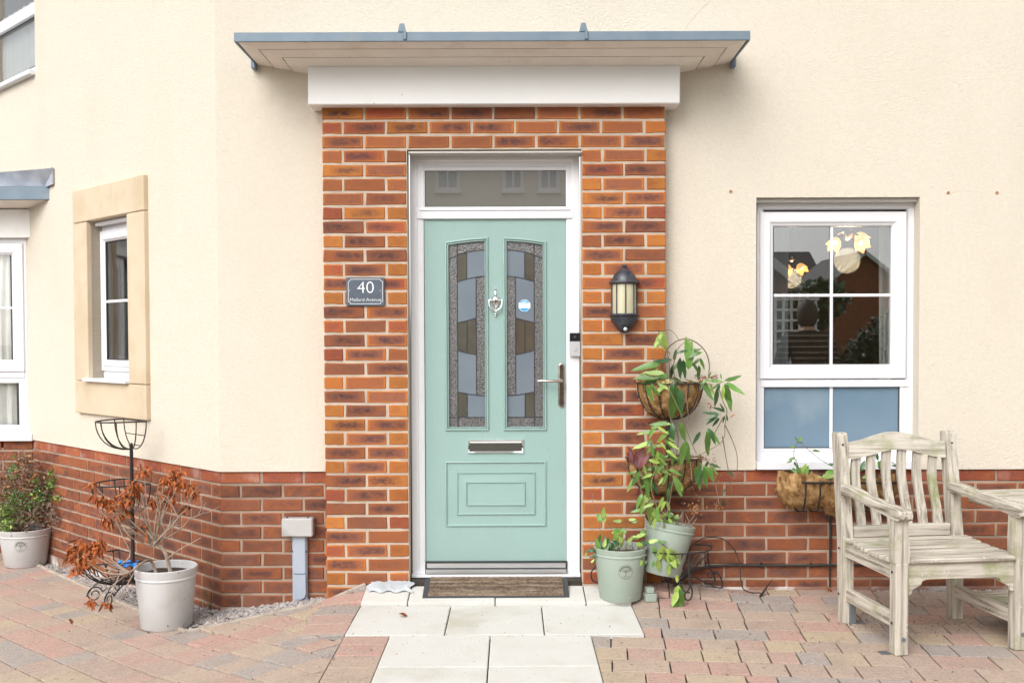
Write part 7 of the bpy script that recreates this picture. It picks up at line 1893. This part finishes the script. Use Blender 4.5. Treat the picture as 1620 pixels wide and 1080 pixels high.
# ================================================================== ACROSS THE ROAD (seen mirrored in the glass)
def gable_house(name, label, x, y, w, d, h, ridge, wallm, roofm, turn=0, wins=()):
    t = thing(name, label, 'house', (x, y, 0), turn)
    mb = MB(); mb.box(-w / 2, w / 2, -d / 2, d / 2, 0, h); mb.add([(-w / 2, -d / 2, h), (w / 2, -d / 2, h), (0, -d / 2, ridge), (-w / 2, d / 2, h), (w / 2, d / 2, h), (0, d / 2, ridge)], [(0, 1, 2), (5, 4, 3)])
    obj('wall', mb, wallm, t, world=False)
    for s in (-1, 1):
        mb = MB(); e = .35; k = (ridge - h) / (w / 2)
        a = [(0, -d / 2 - e, ridge + .02), (s * (w / 2 + e), -d / 2 - e, h - k * e + .02), (s * (w / 2 + e), d / 2 + e, h - k * e + .02), (0, d / 2 + e, ridge + .02)]
        mb.add(a + [(p[0], p[1], p[2] + .14) for p in a], [(0, 1, 2, 3), (7, 6, 5, 4), (0, 4, 5, 1), (1, 5, 6, 2), (2, 6, 7, 3), (3, 7, 4, 0)]); obj('roof', mb, roofm, t, world=False)
        mb = MB(); mb.beam((0, d / 2 + e + .03, ridge + .0), (s * (w / 2 + e), d / 2 + e + .03, h - k * e + .0), .05, .22, (0, 0, 1)); obj('barge_board', mb, 'white', t, world=False)
        mb = MB(); mb.tube([(s * (w / 2 + e + .05), -d / 2, h - k * e), (s * (w / 2 + e + .05), d / 2, h - k * e)], .06, 8); obj('gutter', mb, 'black', t, world=False)
    for (wx, wz, ww, wh) in wins:
        mb = MB(); mb.box(wx - ww / 2, wx + ww / 2, d / 2 + .0, d / 2 + .02, wz, wz + wh); f = obj('window', mb, 'far_win', t, world=False)
        mb = MB(); mb.ring([(wx - ww / 2 - .06, wz - .06), (wx + ww / 2 + .06, wz - .06), (wx + ww / 2 + .06, wz + wh + .06), (wx - ww / 2 - .06, wz + wh + .06)], [(0, d / 2), (0, d / 2 + .06), (.12, d / 2 + .06), (.12, d / 2 + .02)])
        mb.box(wx - .03, wx + .03, d / 2 + .021, d / 2 + .05, wz, wz + wh); mb.box(wx - ww / 2, wx - .031, d / 2 + .021, d / 2 + .05, wz + wh * .5 - .03, wz + wh * .5 + .03); mb.box(wx + .031, wx + ww / 2, d / 2 + .021, d / 2 + .05, wz + wh * .5 - .03, wz + wh * .5 + .03)
        mb.box(wx - ww / 2 - .1, wx + ww / 2 + .1, d / 2 + .001, d / 2 + .14, wz - .14, wz - .065)
        obj('window_frame', mb, 'upvc', t, world=False)
    return t
def mirror(px, py, T):                              # where a thing mirrored in the front glass stands
    d = ray(px, py); p = CAM + d * (T / d.y); return Vector((p.x, .09 * 2 - p.y, p.z))
# cream block opposite: fills the door glass
T0 = 34; a_ = mirror(560, 300, T0); b_ = mirror(960, 300, T0)
yy = a_.y; ww_ = []
for px in (709, 812, 868): q = mirror(px, 301, T0); ww_.append((q.x - 0, q.z, .72 if px < 800 else .6, 1.3))
zt3 = 11.5
t = gable_house('cream_house', 'long cream rendered block across the road mirrored in the door glass', 0, yy - 4, 16, 8, zt3, zt3 + 3.5, 'far_cream', 'far_tile', 0, ww_ + [(-5.8, 5.9, .9, 1.3), (5.5, 5.9, .9, 1.3), (-2.5, 1.2, 1.2, 1.3), (3.0, 1.2, 1.2, 1.3)])
q = mirror(1366, 400, 62); gable_house('brick_house', 'red brick gabled house across the road mirrored in the upper right window pane', q.x, q.y - 4, 8.6, 8, q.z - 3.4, q.z, 'far_brick', 'far_tile', 0, ())
q = mirror(1318, 392, 70); gable_house('brick_house', 'dark roofed brick house beyond the gabled one', q.x - 4, q.y - 5, 14, 7, q.z - 4.5, q.z, 'far_brick', 'far_tile', R(90))
q = mirror(1300, 462, 26); gable_house('brick_house', 'near red brick house with grey tiled roof and white barge boards across the road', q.x - 4.5, q.y - 3, 8.2, 6, q.z, q.z + 3.2, 'far_brick', 'far_tile_o', 0, ())
q = mirror(150, 400, 40)
gable_house('brick_house', 'brick house across the road mirrored in the stone framed window', -38, -14, 9, 8, 5, 8, 'far_brick', 'far_tile', R(60), ((0, 1.2, 1.2, 1.2), (0, 3.6, 1.2, 1.2)))
def far_tree(x, y, h, r, label):
    t = thing('tree', label, 'tree', (x, y, 0)); mb = MB(); mb.tube([(0, 0, 0), (.1, 0, h * .3), (0, .1, h * .6)], [.16, .12, .06], 8)
    for k in range(6): w_ = k * 1.05; mb.tube([(0, 0, h * (.25 + .05 * k)), (r * .6 * math.cos(w_), r * .6 * math.sin(w_), h * (.5 + .05 * k))], [.06, .02], 6)
    obj('trunk', mb, 'trunk', t, world=False); mb = MB(); q = random.Random(int(h * 10))
    for _ in range(1800):
        v = Vector((q.gauss(0, 1), q.gauss(0, 1), q.gauss(0, 1))).normalized() * (q.random() ** .4) * r; v.z *= 1.1; p = Vector((0, 0, h * .62)) + v + Vector((math.sin(v.z * 3), 0, 0)) * .3
        d = Vector((q.uniform(-1, 1), q.uniform(-1, 1), q.uniform(-1, 1))).normalized() * .14; e = d.cross(Vector((.1, .3, 1))).normalized() * .06; mb.add([tuple(p), tuple(p + d * .5 + e), tuple(p + d), tuple(p + d * .5 - e)], [(0, 1, 2, 3)])
    obj('crown', mb, 'leaf_d', t, world=False)
q = mirror(1272, 440, 17); far_tree(q.x, q.y, 2.8, .55, 'bushy young tree by the verge mirrored in the right window')
q = mirror(1392, 560, 22); far_tree(q.x, q.y, 1.9, .7, 'low round tree mirrored at the right edge of the window')
# garden trellis panel near the verge
q = mirror(1263, 505, 12.5); tr3 = thing('trellis', 'white garden trellis panel mirrored in the window beside the person', 'trellis', (q.x, q.y, 0))
for k in range(6): mb = MB(); mb.bev(-.30 + k * .10, -.27 + k * .10, -.01, .01, .0, 1.9, .003); obj('upright', mb, 'upvc', tr3, world=False)
for k in range(14): mb = MB(); mb.bev(-.32, .25, .0105, .025, .12 + k * .13, .15 + k * .13, .003); obj('crossbar', mb, 'upvc', tr3, world=False)
